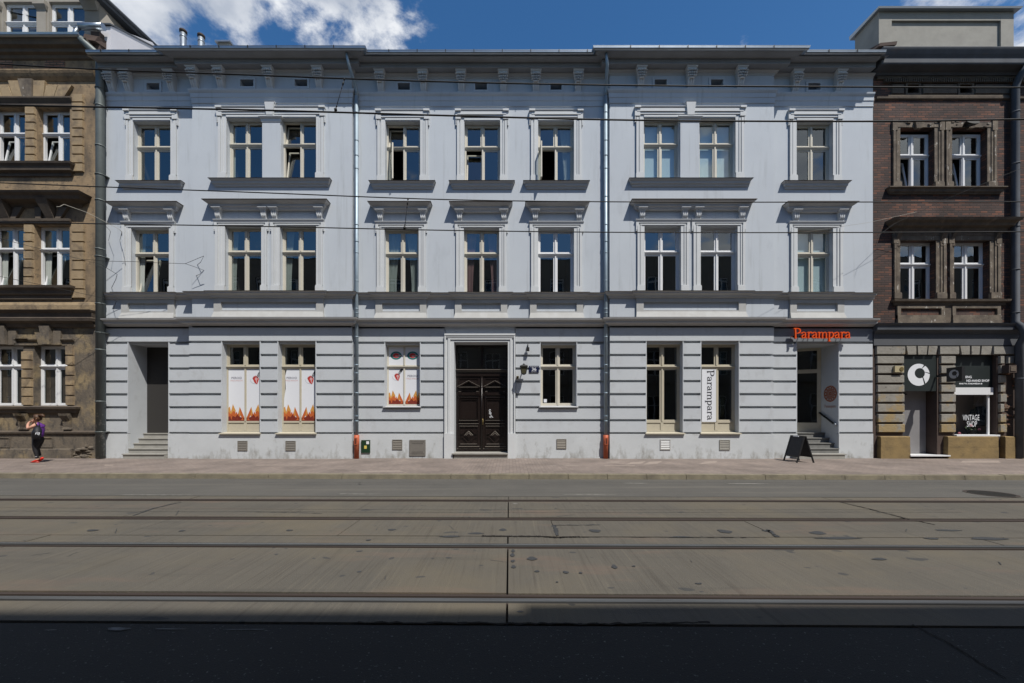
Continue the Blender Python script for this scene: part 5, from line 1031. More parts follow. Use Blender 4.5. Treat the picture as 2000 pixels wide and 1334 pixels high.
# door of the shop: dark fascia panel, pale door
dy = Y0 + .05; a, c = X0(1765), X0(1832)
M['fascia'] = mat('green_black_panel', (0.022, 0.028, 0.028), 0.45)
M['paledoor'] = mat('pale_grey_door', (0.26, 0.255, 0.26), 0.4, col2=(0.17, 0.165, 0.165), scale=1.5)
b = MB(); b.box(a, c, dy, dy + .05, PZ(764, dy), 3.78); fp = b.build('door_fascia', M['fascia'], RB)
b = MB(); b.box(a + .02, c - .02, dy + .34, dy + .37, .26, PZ(760, dy)); b.build('shop_door', M['paledoor'], RB)
b = MB(); b.box(a + .05, a + .45, dy + .28, dy + .34, PZ(770, dy), PZ(768, dy)); b.build('door_closer', M['dark'], RB)
b = MB(); b.box(X0(1770), X0(1847), Y0 - .16, dy + .38, .20, .245); b.build('threshold', M['white'], RB)
def ring_logo(b, cx, cz, R_, r_, put, n=40):
    """a ring split by two curved cuts, thickest low on the left"""
    for (a0, a1) in ((62, 300), (-52, 4), (10, 54)):
        k = max(6, int((a1 - a0) / 8)); outer = []; inner = []
        for i in range(k + 1):
            t = R(a0 + (a1 - a0) * i / k); ro_ = R_ * (1.0); ri = r_ * (1.0 + 0.10 * math.cos(t - R(60)))
            outer.append((cx + ro_ * math.cos(t), cz + ro_ * math.sin(t))); inner.append((cx + ri * math.cos(t + (0.10 if a0 > 50 else 0.18)) + .08 * R_, cz + ri * math.sin(t + (0.10 if a0 > 50 else 0.18)) + .10 * R_))
        for i in range(k): put([outer[i], outer[i + 1], inner[i + 1], inner[i]])
lg = MB(); cx, cz = PX(1794, dy), PZ(732, dy)
ring_logo(lg, cx, cz, .39, .18, lambda q: lg.face([(x, dy - .006, z) for x, z in q]))
tag(lg.build('ring_emblem', M['signw'], None), 'large white split-ring emblem on the dark panel above the pale shop door', 'emblem')
# shop window
sy = Y0 + .16; a, c = X0(1866), X0(1949); zb_ = .94
b = MB(); z1_, z2_ = PZ(757, sy), PZ(771, sy); b.box(a, c, sy, sy + .05, z1_, 3.78); sf = b.build('shop_fascia', M['fascia2'] if 'fascia2' in M else M['fascia'], RB)
b = MB(); b.box(a, c - .04, sy - .06, sy + .05, z2_, z1_); b.box(a, a + .03, sy, sy + .05, zb_, z2_); b.box(c - .16, c - .10, sy, sy + .05, zb_, z2_); b.box(a - .06, c - .04, Y0 - .10, sy + .05, zb_ - .04, zb_ + .012); b.build('shop_window_frame', M['white'], RB)
b = MB(); b.face([(a + .03, sy + .03, zb_), (c - .12, sy + .03, zb_), (c - .12, sy + .03, z2_), (a + .03, sy + .03, z2_)]); b.build('shop_pane', M['clearglass'], RB)
M['shoproom'] = mat('brown_shop_wall', (0.27, 0.22, 0.195), 0.9)
b = MB(); yz = sy + .75
b.face([(a - .1, yz, .8), (c + .2, yz, .8), (c + .2, yz, 3.0), (a - .1, yz, 3.0)]); b.face([(a - .1, sy + .06, .8), (a - .1, yz, .8), (a - .1, yz, 3), (a - .1, sy + .06, 3)]); b.face([(c + .2, sy + .06, .8), (c + .2, yz, .8), (c + .2, yz, 3), (c + .2, sy + .06, 3)]); b.face([(a - .1, sy + .06, zb_ - .01), (c + .2, sy + .06, zb_ - .01), (c + .2, yz, zb_ - .01), (a - .1, yz, zb_ - .01)]); b.face([(a - .1, sy + .06, 2.8), (c + .2, sy + .06, 2.8), (c + .2, yz, 2.8), (a - .1, yz, 2.8)]); b.build('shop_interior', M['shoproom'], RB)
t1 = MB(); add_text(t1, 'VINTAGE', .29, PX(1898, sy), PZ(821, sy), sy + .02, sx=.50); add_text(t1, 'SHOP', .29, PX(1899.5, sy), PZ(833.5, sy), sy + .02, sx=.50)
tag(t1.build('window_lettering', M['signw']), 'white narrow letters VINTAGE SHOP on the shop window glass', 'lettering')
t = thing('fascia_lettering', 'white bold letters ND-HAND SHOP on the dark panel above the shop window', 'lettering', (PX(1900, sy), sy, 3.1))
for txt, h_, px_, py_ in (('IING', .115, 1885, 738.5), ('ND-HAND SHOP', .108, 1887, 745.5), ('KRAKÓW, STAROWIŚLNA 38', .062, 1873, 750.5)):
    t1 = MB(); add_text(t1, txt, h_, PX(px_, sy), PZ(py_, sy), sy - .006, bold=.003, align='LEFT'); t1.build('text_line', M['signw'], t)
# display: jacket on a dummy, framed picture, flowers
t = thing('jacket_display', 'dark jacket hanging in the shop window behind the VINTAGE lettering', 'jacket', (PX(1915, sy + .8), sy + .8, 1.2))
b = MB(); jx, jy = PX(1914, sy + .35), sy + .35; M['navyj'] = mat('navy_denim', (0.014, 0.017, 0.026), 0.8)
def pz_(y): return PZ(y, jy)
b.ring([[(jx + w_ * math.cos(v), jy + .10 * math.sin(v), z) for v in [2 * math.pi * k / 14 for k in range(14)]] for w_, z in ((.20, pz_(832)), (.22, pz_(824)), (.24, pz_(812)), (.27, pz_(802)), (.20, pz_(797)), (.07, pz_(794)))], 0, True); b.build('torso', M['navyj'], t)
for s_ in (-1, 1): b = MB(); b.tube([(jx + s_ * .22, jy, pz_(801)), (jx + s_ * .33, jy, pz_(814)), (jx + s_ * .38, jy - .03, pz_(830 if s_ > 0 else 822))], [.08, .07, .055], 10); b.build('sleeve', M['navyj'], t)
t = thing('picture_frame', 'small black framed picture on the wall inside the shop window', 'picture', (PX(1919, sy + .68), sy + .68, 2.2))
px0, px1, qz0, qz1 = PX(1913, sy + .68), PX(1926, sy + .68), PZ(797, sy + .68), PZ(781, sy + .68)
b = MB(); frame_bars(b, px0, px1, qz0, qz1, sy + .68, .035, .03); b.build('frame', M['dark'], t); b = MB(); b.box(px0 + .03, px1 - .03, sy + .682, sy + .684, qz0 + .03, qz1 - .03); b.build('picture', mat('sepia_print', (.12, .09, .07), .7, col2=(.03, .03, .03), scale=9), t)
t = thing('flower_pot', 'pink flowers in a dark pot on the shop window sill', 'flowers', (PX(1897, sy + .3), sy + .3, zb_))
fy = sy + .3; b = MB(); fx = PX(1899, fy); b.ring([[(fx + r * math.cos(v), fy + r * math.sin(v), zb_ + z) for v in [2 * math.pi * k / 12 for k in range(12)]] for r, z in ((.08, 0), (.11, .16), (.115, .17))], 0, True); b.build('pot', M['dark'], t)
b = MB(); rnd = random.Random(2)
for k in range(26):
    an = rnd.uniform(0, 6.28); l = rnd.uniform(.06, .24); q = Vector((fx + l * math.cos(an), fy + l * math.sin(an) * .4, zb_ + .14 + rnd.uniform(.0, .16))); d1 = Vector((rnd.uniform(-.04, .04), rnd.uniform(-.02, .02), rnd.uniform(-.03, .03))); d2 = Vector((rnd.uniform(-.02, .02), .01, rnd.uniform(.02, .04))); b.face([q - d1, q - d2 * .5, q + d1, q + d2])
b.build('leaves', mat('shop_plant_green', (.05, .09, .03), .6), t)
M['pink'] = mat('pink_petals', (.60, .20, .25), .6)
for px_, py_ in ((1894, 831), (1910, 838), (1871, 846)):
    b = MB(); u, v = PX(px_, fy), PZ(py_, fy)
    for k in range(8): an = k * .785; b.tube([(u, fy - .03, v), (u + .035 * math.cos(an), fy - .05, v + .03 * math.sin(an)), (u + .05 * math.cos(an), fy - .03, v + .042 * math.sin(an))], [.012, .022, .008], 6)
    b.build('blossom', M['pink'], t)
# cream intercom, square hanging sign, wall box
t = thing('entry_phone', 'small cream entry phone box on the grey block left of the shop door', 'entry phone', (X0(1751), Y0, 2.9))
b = MB(); a, c = X0(1745), X0(1759); b.box(a - .06, c, Y0 - .12, Y0 - .04, PZ(727.5, Y0), PZ(715.5, Y0)); b.build('casing', mat('cream_plastic', (.42, .36, .22), .5), t)
b = MB(); cx_, cz_ = (a + c) / 2 + .04, PZ(721.5, Y0); b.ring([[(cx_ + .07 * math.cos(v), y_, cz_ + .07 * math.sin(v)) for v in [2 * math.pi * k / 16 for k in range(16)]] for y_ in (Y0 - .122, Y0 - .135)], 0); b.build('dial', M['brass'], t)
t = thing('hanging_sign', 'square black projecting sign with a grey ring emblem beside the shop window', 'sign', (15.2, 13.5, 3.0))
sx_ = 15.05; b = MB(); b.box(sx_, sx_ + .10, 13.25, 13.72, 2.78, 3.26); b.build('sign_box', M['dark'], t); b = MB(); b.box(sx_ + .03, sx_ + .07, 13.72, Y0 + .02, 2.98, 3.05); b.build('sign_arm', M['dark'], t)
b = MB(); ring_logo(b, 13.485, 3.03, .15, .075, lambda q: b.face([(sx_ - .004, 13.97 - (y - 13.0) if False else (13.485 - (y - 13.485)), z) for y, z in q])); b.build('ring_emblem', mat('grey_emblem', (.40, .41, .43), .5), t)
t = thing('wall_box', 'dark square box fixed to the crumbling brick pier at the right', 'box', (X0(1974), Y0, 3.0))
b = MB(); a, c = PX(1968, Y0 - .2), PX(1983, Y0 - .2); b.box(a, c, Y0 - .24, Y0 - .02, PZ(728, Y0 - .2), PZ(713, Y0 - .2)); b.build('casing', M['groove'], t)
b = MB(); b.box(a + .04, c - .04, Y0 - .255, Y0 - .24, PZ(725, Y0 - .2), PZ(716, Y0 - .2)); b.build('cover', M['sootstone'], t)
# upper parts: frieze, dentils, cornice, parapet
rmold(RX0 + .08, RX1, [(.03, 12.76), (.06, 12.78), (.07, 12.84), (0, 12.85)], M['sootstone'], 'frieze_course', 0)
b = MB(); b.box(RX0 + .5, X0(1973), Y0 - .04, Y0 + .0, 12.85, 12.92)
for a_, c_ in ((1740, 1764), (1800, 1868), (1902, 1972)): b.block(X0(a_), X0(c_), 12.95, 13.30, Y0, Y0 - .045, .02)
b.build('frieze_panels', M['sootstone'], RB)
for (a_, c_, z0, z1, _) in rv: b = MB(); frame_bars(b, a_ - .07, c_ + .07, z0 - .06, z1 + .06, Y0 - .04, .065, .05); v_ = b.build('attic_vent', M['sootstone'], RB)
b = MB()
for k in range(70): x_ = RX0 + .35 + k * .075 ; b.box(x_, x_ + .04, Y0 - .10, Y0 + .0, 13.33, 13.46)
b.box(RX0 + .1, RX1, Y0 - .06, Y0 + .0, 13.46, 13.56); b.build('dentils', M['sootstone'], RB)
rmold(RX0 + .06, RX1, [(.10, 13.56), (.14, 13.62), (.42, 13.66), (.44, 13.70), (.44, 13.86), (.50, 13.95), (.55, 14.05), (.57, 14.10), (.57, 14.13), (0, 14.15)], M['slate'], 'cornice', .4)
b = MB(); a, c = PX(1713, Y0), PX(1975, Y0); zt_ = PZ(27, Y0)
b.box(a, c, Y0 + .0, Y0 + .9, 14.1, zt_)
pb_ = MB(); pw = .45
pb_.box(a - .0, a + pw, Y0 - .07, Y0, 14.12, zt_); pb_.box(c - pw, c + .0, Y0 - .07, Y0, 14.12, zt_); pb_.box(a + pw, c - pw, Y0 - .068, Y0, zt_ - .30, zt_); pb_.box(a + pw, c - pw, Y0 - .068, Y0, 14.12, 14.38)
b.build('parapet', M['parapet'], RB); pb_.build('parapet_border', M['parapet'], RB)
b = MB(); b.hexa([(a - .12, Y0 - .2, zt_), (c + .12, Y0 - .2, zt_), (c + .12, Y0 + 1.0, zt_), (a - .12, Y0 + 1.0, zt_), (a - .14, Y0 - .22, zt_ + .05), (c + .16, Y0 - .22, zt_ + .05), (c + .16, Y0 + 1.0, zt_ + .13), (a - .14, Y0 + 1.0, zt_ + .13)]); b.build('parapet_cap', M['capm'], RB)
b = MB(); b.hexa([(a - .35, Y0 - .45, 14.25), (a + .25, Y0 - .45, 14.3), (a + .1, Y0 + .5, 14.3), (a - .7, Y0 + .9, 14.3), (a - .30, Y0 - .45, 14.36), (a + .28, Y0 - .45, 14.42), (a + .1, Y0 + .5, 14.5), (a - .6, Y0 + .9, 14.75)]); b.build('roof_edge', M['groove'], RB)
b = MB(); b.face([(RX0, Y0, 14.1), (RX1, Y0, 14.1), (RX1, 24, 15.5), (RX0, 24, 15.5)]); b.face([(RX1, Y0, 0), (RX1, 24, 0), (RX1, 24, 15.5), (RX1, Y0, 14.1)]); b.face([(RX0, 24, 0), (RX1, 24, 0), (RX1, 24, 15.5), (RX0, 24, 15.5)]); b.face([(RX0, Y0 + .02, 12), (RX0, 24, 12), (RX0, 24, 15.5), (RX0, Y0 + .02, 14.1)]); b.build('roof', M['slate'], RB)
yp = Y0 - .14; xp = PX(1983, yp); b = MB(); b.tube([(xp + .1, Y0 - .5, 13.75), (xp, yp - .1, 13.35), (xp, yp, 13.1), (xp, yp, 4.9), (xp + .02, yp - .16, 4.7), (xp + .12, yp - .16, 4.4), (xp + .14, yp, 4.1), (xp + .14, yp, .14)], .105, 14)
for z in (12.2, 10.4, 8.2, 6.7, 5.2, 2.9): b.tube([(xp if z > 4.7 else xp + .14, yp, z), (xp if z > 4.7 else xp + .14, yp, z + .035)], .118, 14)
b.build('downpipe', M['pipe2'] if 'pipe2' in M else M['slate'], RB)
# floodlight above the upper right window of the brick house
t = thing('floodlight', 'dark round lamp head fixed above the upper right window of the brick house', 'lamp', (PX(1897, Y0 - .2), Y0 - .2, 12.0))
lx_, lz_ = PX(1897, Y0 - .25), PZ(240, Y0 - .25); b = MB(); b.ring([[(lx_ + r * math.cos(v), Y0 - .25 + d_ + r * .3 * math.sin(v), lz_ + r * .55 * math.sin(v)) for v in [2 * math.pi * k / 16 for k in range(16)]] for r, d_ in ((.10, .18), (.19, .05), (.22, -.05), (.21, -.07))], 0, True); b.build('lamp_head', M['iron'], t)
b = MB(); b.tube([(lx_, Y0 - .1, lz_ + .03), (lx_, Y0 + .01, lz_ + .10)], .02, 8); b.build('lamp_arm', M['iron'], t)

# ------------------------------------------------------------------ the houses across the street (behind the viewpoint): they shade the near lane and show in the panes
M['far'] = mat('dim_grey_plaster', (0.30, 0.27, 0.23), 0.95, col2=(0.22, 0.2, 0.17), scale=1)
def opposite(x0, x1, h, name, label, mt):
    t = thing(name, label, 'building', ((x0 + x1) / 2, -4, .12)); Yf = -4.0
    ops = []; n = int((x1 - x0) / 2.6)
    for k in range(n):
        xc = x0 + (k + .5) * (x1 - x0) / n
        for z0, z1 in ((1.2, 3.3), (4.9, 6.9), (8.2, 10.2), (11.2, 12.8)): ops.append((xc - .6, xc + .6, z0, z1))
    w = MB(); w.wall(x0, x1, 0, h, 0, [], .2)
    w = MB(); xs = sorted(set([x0, x1] + [v for o in ops for v in o[:2]])); zs = sorted(set([0, h] + [v for o in ops for v in o[2:]]))
    st = set((round(o[0], 3), round(o[2], 3)) for o in ops)
    for a, b in zip(xs[:-1], xs[1:]):
        for c, d in zip(zs[:-1], zs[1:]):
            if (round(a, 3), round(c, 3)) in st: w.face([(b, Yf - .2, c), (a, Yf - .2, c), (a, Yf - .2, d), (b, Yf - .2, d)], 1); continue
            w.face([(b, Yf, c), (a, Yf, c), (a, Yf, d), (b, Yf, d)])
    for z in (4.2, 7.6, 10.7): w.box(x0, x1, Yf - .1, Yf + .15, z, z + .25)
    w.box(x0, x1, Yf - .1, Yf + .02, h - .5, h - .1)
    w.build('wall', [mt, M['shopglass']], t)
    w = MB(); w.box(x0, x1, -14, Yf - .25, 0, h - .02); w.build('house_body', M['room'], t)
    w = MB()
    for o in ops: frame_bars(w, o[0], o[1], o[2], o[3], Yf - .17, .09, .06); w.box((o[0] + o[1]) / 2 - .05, (o[0] + o[1]) / 2 + .05, Yf - .16, Yf - .11, o[2], o[3]); w.box(o[0], o[1], Yf - .165, Yf - .115, o[2] + 1.25, o[2] + 1.35)
    w.build('window_frames', M['white'], t)
    w = MB(); w.box(x0, x1, -14, Yf + .0, h - .02, h + .03); w.build('roof', M['slate'], t)
opposite(-45, 5.2, 14.33, 'street_house', 'shaded plain house across the street whose reflection fills the lower panes', M['far'])
opposite(5.22, 45, 14.57, 'street_house', 'slightly taller shaded house across the street, reflected in panes at right', M['far'])

# ------------------------------------------------------------------ lettering of the restaurant, drawn stroke by stroke
def glyphs():
    g = {}
    def S(p, w): return stroke(p, w)
    bowl = lambda cx, cz, rx, rz, w0, w1, a0=0, a1=360, n=22: S(arc(cx, cz, rx, rz, a0, a1, n), [w0 + (w1 - w0) * (0.5 - 0.5 * math.cos(4 * math.pi * i / n)) for i in range(n + 1)])
    g['P'] = (0.66, [S([(0.17, -0.04), (0.155, 0.5), (0.14, 0.98)], [0.13, 0.10, 0.13]), S([(-0.02, 0.965), (0.14, 1.0), (0.34, 0.985)], [0.10, 0.075, 0.07]), S([(0.34, 0.985)] + arc(0.34, 0.745, 0.24, 0.24, 88, -95, 16) + [(0.2, 0.52)], [0.07] + [0.085, 0.11, 0.12, 0.115, 0.10, 0.08] + [0.06]), S([(0.08, 0.0), (0.28, 0.03)], 0.05)])
    g['a'] = (0.56, [S([(0.06, 0.47), (0.13, 0.58), (0.25, 0.62), (0.37, 0.56), (0.40, 0.40), (0.40, 0.12), (0.45, 0.02), (0.53, 0.06)], [0.12, 0.08, 0.07, 0.09, 0.105, 0.105, 0.085, 0.05]), S([(0.40, 0.36), (0.25, 0.34), (0.10, 0.25), (0.08, 0.12), (0.16, 0.03), (0.28, 0.05), (0.40, 0.16)], [0.05, 0.07, 0.10, 0.11, 0.09, 0.07, 0.05])])
    g['r'] = (0.42, [S([(0.14, 0.0), (0.14, 0.62)], [0.105, 0.10]), S([(0.02, 0.57), (0.15, 0.63)], 0.055), S([(0.03, 0.01), (0.26, 0.01)], 0.045), S([(0.15, 0.42), (0.24, 0.57), (0.33, 0.62), (0.40, 0.56)], [0.05, 0.075, 0.10, 0.13])])
    g['m'] = (0.92, [S([(0.13, 0.0), (0.13, 0.62)], 0.10), S([(0.01, 0.57), (0.14, 0.63)], 0.055), S([(0.14, 0.44), (0.24, 0.58), (0.35, 0.61), (0.43, 0.52), (0.44, 0.0)], [0.05, 0.07, 0.08, 0.10, 0.10]), S([(0.45, 0.44), (0.56, 0.58), (0.67, 0.61), (0.76, 0.52), (0.78, 0.0)], [0.05, 0.07, 0.08, 0.10, 0.10]), S([(0.03, 0.01), (0.24, 0.01)], 0.045), S([(0.35, 0.012), (0.55, 0.012)], 0.045), S([(0.68, 0.012), (0.90, 0.012)], 0.045)])
    g['p'] = (0.60, [S([(0.15, -0.30), (0.15, 0.62)], [0.11, 0.10]), S([(0.02, 0.57), (0.15, 0.63)], 0.055), S([(0.04, -0.29), (0.28, -0.29)], 0.05), S([(0.15, 0.45), (0.25, 0.59), (0.38, 0.60), (0.50, 0.46), (0.51, 0.28), (0.42, 0.10), (0.28, 0.02), (0.15, 0.10)], [0.05, 0.07, 0.09, 0.115, 0.12, 0.10, 0.07, 0.05])])
    return g
GL = glyphs()
def word(s): 
    out = []; x = 0
    for ch in s:
        w_, ps = GL[ch]; out.append((ch, x, ps)); x += w_
    return out, x
wd, wl = word('Parampara')
sg = thing('shop_lettering', 'orange-red raised letters reading Parampara above the entrance steps', 'sign', (PX(1607, 13.85), 13.85, 4.45), None)
Yl = Y0 - 0.22; xa, xb = PX(1551, Yl), PX(1662.5, Yl); sx_ = (xb - xa) / wl; zb_ = PZ(660.5, Yl); sz_ = .345
for n_, (ch, ox, ps) in enumerate(wd):
    b = MB()
    for i, p in enumerate(ps):
        b.slab([(xa + (x + ox) * sx_, zb_ + z * sz_) for x, z in p], Yl - i * .0012, Yl + .06 - i * .001)
    b.box(xa + (ox + .14) * sx_ - .01, xa + (ox + .14) * sx_ + .01, Yl + .05, Y0 + .0, zb_ + .08, zb_ + .1)
    b.build('letter', M['signor'], sg)
b = MB(); b.box(xa, xb, Yl + .062, Yl + .08, zb_ + .03, zb_ + .10); b.build('mounting_rail', M['dark'], sg)
# vertical white sign in the shop window
ws = thing('vertical_sign', 'tall white window sign with black vertical lettering Parampara', 'sign', (PX(1384, 14.0), 14.1, 1.5))
Yw = Y1 + .25 + .005; a, c, z0, z1 = PX(1370.5, Yw), PX(1398, Yw), PZ(824, Yw), PZ(721.5, Yw)
b = MB(); b.box(a, c, Yw - .02, Yw - .006, z0, z1); b.build('panel', M['paper'], ws)
b = MB(); Lz = (z1 - z0) * .955; k_ = Lz / wl; hh = .235
for ch, ox, ps in wd:
    for i, p in enumerate(ps): b.slab([(a + .205 + z * hh * 1.05 - .02, z1 - .03 - (x + ox) * k_) for x, z in p][::1], Yw - .024 - i * .0006, Yw - .0195)
b.build('lettering', M['ink'], ws)
# mandala on the side wall of the entrance
mw = ENTR[1] - .004; my, mz = PX(0, 1) * 0 + mw * F / (1621 - CX), 0
my = mw * F / (1621.5 - CX); mz = PZ(769, my)
b = MB()
def sidepoly(pts): b.face([(mw - .001, my + u, mz + v) for u, v in pts])
def sidering(r, wd_, cu=0, cv=0, n=20, squeeze=1):
    for i in range(n):
        a0, a1 = 2 * math.pi * i / n, 2 * math.pi * (i + 1) / n
        sidepoly([(cu + (r - wd_ / 2) * math.cos(a0), cv + (r - wd_ / 2) * math.sin(a0)), (cu + (r + wd_ / 2) * math.cos(a0), cv + (r + wd_ / 2) * math.sin(a0)), (cu + (r + wd_ / 2) * math.cos(a1), cv + (r + wd_ / 2) * math.sin(a1)), (cu + (r - wd_ / 2) * math.cos(a1), cv + (r - wd_ / 2) * math.sin(a1))])
sidering(.04, .045); sidering(.125, .03)
for k in range(12):
    an = math.pi / 6 * k; b_cu, b_cv = .215 * math.cos(an), .215 * math.sin(an); sidering(.052, .036, b_cu, b_cv, 12)
    if k % 2 == 0: sidering(.03, .018, .085 * math.cos(an), .085 * math.sin(an), 8)
sidering(.285, .022)
wd2, wl2 = wd, wl
for ch, ox, ps in wd2:
    for p in ps: b.face([(mw - .0015, my + .26 - (x + ox) * .50 / wl2, mz - .50 + z * .11) for x, z in p])
tag(b.build('wall_print', M['mandala']), 'orange round rosette printed on the shaded side wall of the entrance', 'wall print')
# ------------------------------------------------------------------ printed films in the dumpling-bar windows
M['fl1'] = mat('amber_facets', (.55, .26, .06), .6, col2=(.66, .36, .10), scale=14); M['fl2'] = mat('orange_facets', (.52, .13, .03), .6, col2=(.42, .07, .02), scale=16); M['fl3'] = mat('dark_red_facets', (.16, .02, .012), .6, col2=(.27, .05, .02), scale=16); M['fred'] = mat('dumpling_red', (.50, .04, .03), .6); M['fpink'] = mat('soft_pink_print', (.62, .36, .36), .6); M['fgrey'] = mat('grey_print', (.25, .25, .30), .6); M['teal'] = mat('teal_print', (.02, .16, .15), .6)
def flames(mk, x0, x1, z0, h, Y, mirror):
    w_ = x1 - x0; fx = (lambda u: x1 - u * w_) if mirror else (lambda u: x0 + u * w_)
    tris = [  # (material, points as shares of width and height)
        (0, [(0, .30), (0, .78), (.08, .86), (.16, .5), (.12, .25)]), (0, [(.12, .4), (.27, 1.0), (.45, .62), (.42, .3), (.2, .22)]), (1, [(.16, .42), (.30, .60), (.44, .52), (.40, .28), (.2, .28)]), (0, [(.58, .35), (.70, .84), (.80, .55), (.72, .25)]), (1, [(.70, .84), (1.0, .18), (.86, .12), (.74, .35)]), (1, [(0, .55), (.20, .35), (.10, .12), (0, .15)]), (1, [(.42, .40), (.52, .56), (.58, .35), (.50, .25), (.3, .25)]),
        (1, [(.55, .34), (.64, .52), (.70, .28), (.6, .22)]), (2, [(0, 0), (1, 0), (1, .18), (.82, .20), (.62, .30), (.44, .22), (.22, .32), (0, .24)]), (2, [(.44, .22), (.56, .40), (.66, .26)]), (1, [(.2, .05), (.12, .28), (.26, .30)]), (1, [(.78, .04), (.90, .20), (.96, .06)])]
    for i, (m, pts) in enumerate(tris):
        q = [(fx(u), z0 + v * h) for u, v in pts]; mk[m].face([(x, Y - .0009 * (i + 1), z) for x, z in (q[::-1] if mirror else q)])
def fork(mk, x, z, s, Y):
    # dumpling heart on a fork, with the thin arc of a plate
    def pl(m, pts, o): mk[m].face([(x + u * s, Y - .001 * o, z + v * s) for u, v in pts])
    pl(3, arc(0, 0, .26, .24, 20, 340, 16), 1); pl(3, [(-.27, .0), (-.02, -.02), (.10, -.48), (-.12, -.32)], 2); pl(3, [(.0, 0), (.27, .02), (.22, -.2), (.10, -.5)], 3)
    pl(4, arc(.04, .0, .13, .13, 0, 330, 12), 4); pl(4, [(-.02, -.05), (.12, -.05), (.10, -.42), (.03, -.30)], 5)
    pl(5, stroke([(.10, .16), (.30, .44), (.52, .74)], [.17, .24, .22]), 6)
    for k in (-.06, 0, .06): pl(6, stroke([(.12 + k, .20 - k * .7), (.30 + k, .46 - k * .7)], .022), 8)
    for k in range(5): an = R(70 + k * 24); pl(3, stroke([(.22 * math.cos(an), .2 * math.sin(an)), (.30 * math.cos(an), .30 * math.sin(an))], .06), 7)
    pl(8, stroke(arc(-.05, -.05, .45, .38, 175, 285, 12), .018), 1)
def film(widx, label, order, top_logo=False):
    p, q, Y, zz = grd[widx]; Yf = Y + .25 + .012; x0, x1 = PX(p, Y), PX(q, Y); cx = (x0 + x1) / 2; tall = zz < 1.5
    zA = zz + .02 + (.34 + .045 if tall else .055); zB = zz + .02 + (GT - zz - .02) * (.74 if tall else .64) - .055
    root = thing('window_film', label, 'window film', (cx, Y + .26, zA), 'printed films of the dumpling bar'); mk = [MB() for _ in range(9)]; base = MB()
    for side in (0, 1):
        a, c = (x0 + .055, cx - .035) if side == 0 else (cx + .035, x1 - .055)
        if widx == 1 and side == 0: base.face([(a + .045, Yf, zA), (c, Yf, zA), (c, Yf, zB), (a + .11, Yf, zB), (a + .05, Yf, zB - .25), (a + .07, Yf, zB - .7)]); base.face([(a, Yf, zA), (a + .045, Yf, zA), (a + .07, Yf, zB - .7), (a + .01, Yf, zA + .8)])
        else: base.face([(a, Yf, zA), (c, Yf, zA), (c, Yf, zB), (a, Yf, zB)])
        flames(mk, a, c, zA, .60 if tall else .50, Yf - .001, side == 1)
        if (side == 1) == (order == 0): fork(mk, a + (c - a) * .58, zB - .36 if tall else zB - .27, .40 if tall else .36, Yf - .001)
        else:
            zt = zB - (.36 if tall else .30)
            add_text(mk[7], 'PIEROGI', .105, (a + c) / 2, zt, Yf - .002, bold=.002, sx=.98); add_text(mk[3 if False else 4], 'WIELE SMAKÓW', .075, (a + c) / 2, zt - .085, Yf - .002, sx=.80)
        if top_logo:
            zu0, zu1 = zz + (GT - zz) * .64 + .075, GT - .06; base.face([(a, Yf, zu0), (c, Yf, zu0), (c, Yf, zu1), (a, Yf, zu1)])
            u, v = (a + c) / 2, (zu0 + zu1) / 2 + .02
            mt = MB(); mt.face([(u + xx, Yf - .001, v + z_) for xx, z_ in arc(0, 0, .20, .15, 0, 350, 20)]); mt.face([(u + xx, Yf - .0015, v + z_) for xx, z_ in [(-.23, 0), (0, -.08), (.23, 0), (0, .08)]]); mt.build('green_oval', M['teal'], root)
            mt = MB(); mt.face([(u + xx, Yf - .003, v + z_) for xx, z_ in arc(0, 0, .135, .10, 0, 350, 20)]); mt.build('oval_rim', M['fgrey'], root)
            mt = MB(); mt.face([(u + xx, Yf - .0045, v + z_) for xx, z_ in arc(0, 0, .11, .085, 0, 350, 16)]); mt.build('red_centre', M['fred'], root)
            mt = MB(); mt.face([(u + xx, Yf - .006, v + z_) for xx, z_ in arc(.02, -.02, .06, .03, 0, 350, 12)]); mt.face([(u + xx, Yf - .006, v + z_) for xx, z_ in [(.04, -.03), (.18, -.02), (.18, .02), (.04, .01)]]); mt.build('pale_highlight', M['fpink'], root)
    base.build('white_sheet', M['paper'], root)
    for m_, nm, mt in zip(mk, ('flame_print', 'flame_print', 'flame_print', 'dumpling_print', 'pink_lettering', 'fork_print', 'fork_tines', 'grey_lettering', 'plate_arc'), (M['fl1'], M['fl2'], M['fl3'], M['fred'], M['fpink'], M['ink'], M['paper'], M['fgrey'], M['fgrey'])):
        if m_.v: m_.build(nm, mt, root)
film(0, 'intact flame-printed window film in the tall window nearer the left passage', 0)
film(1, 'flame-printed window film with curling torn left edge, tall window nearer the downpipe', 0)
film(2, 'flame-printed window film with two green oval logos, small window left of door', 1, True)
# ------------------------------------------------------------------ number plate, lantern, bracket by the main door
t = thing('house_number_plate', 'dark blue enamel plate with white number 36 right of the door', 'number plate', (PX(1043, Y0), Y0, 3.2))
Yn = Y0 - .03; a, c, z0, z1 = PX(1033.5, Yn), PX(1052.5, Yn), PZ(727.5, Yn), PZ(714.5, Yn)
b = MB(); b.box(a, c, Yn, Y0 + .04, z0, z1); b.build('plate', M['navy'], t)
b = MB(); add_text(b, '36', .155, (a + c) / 2, (z0 + z1) / 2 - .052, Yn - .003, bold=.002, sx=1.12); add_text(b, 'STAROWIŚLNA', .042, (a + c) / 2, z1 - .043, Yn - .003, sx=.95); add_text(b, 'DZIELNICA I', .034, (a + c) / 2, z0 + .014, Yn - .003); b.build('number', M['signw'], t)
t = thing('wall_lantern', 'small black four-sided wall lantern between the door surround and number plate', 'lantern', (PX(1024, 13.75), 13.75, 3.2))
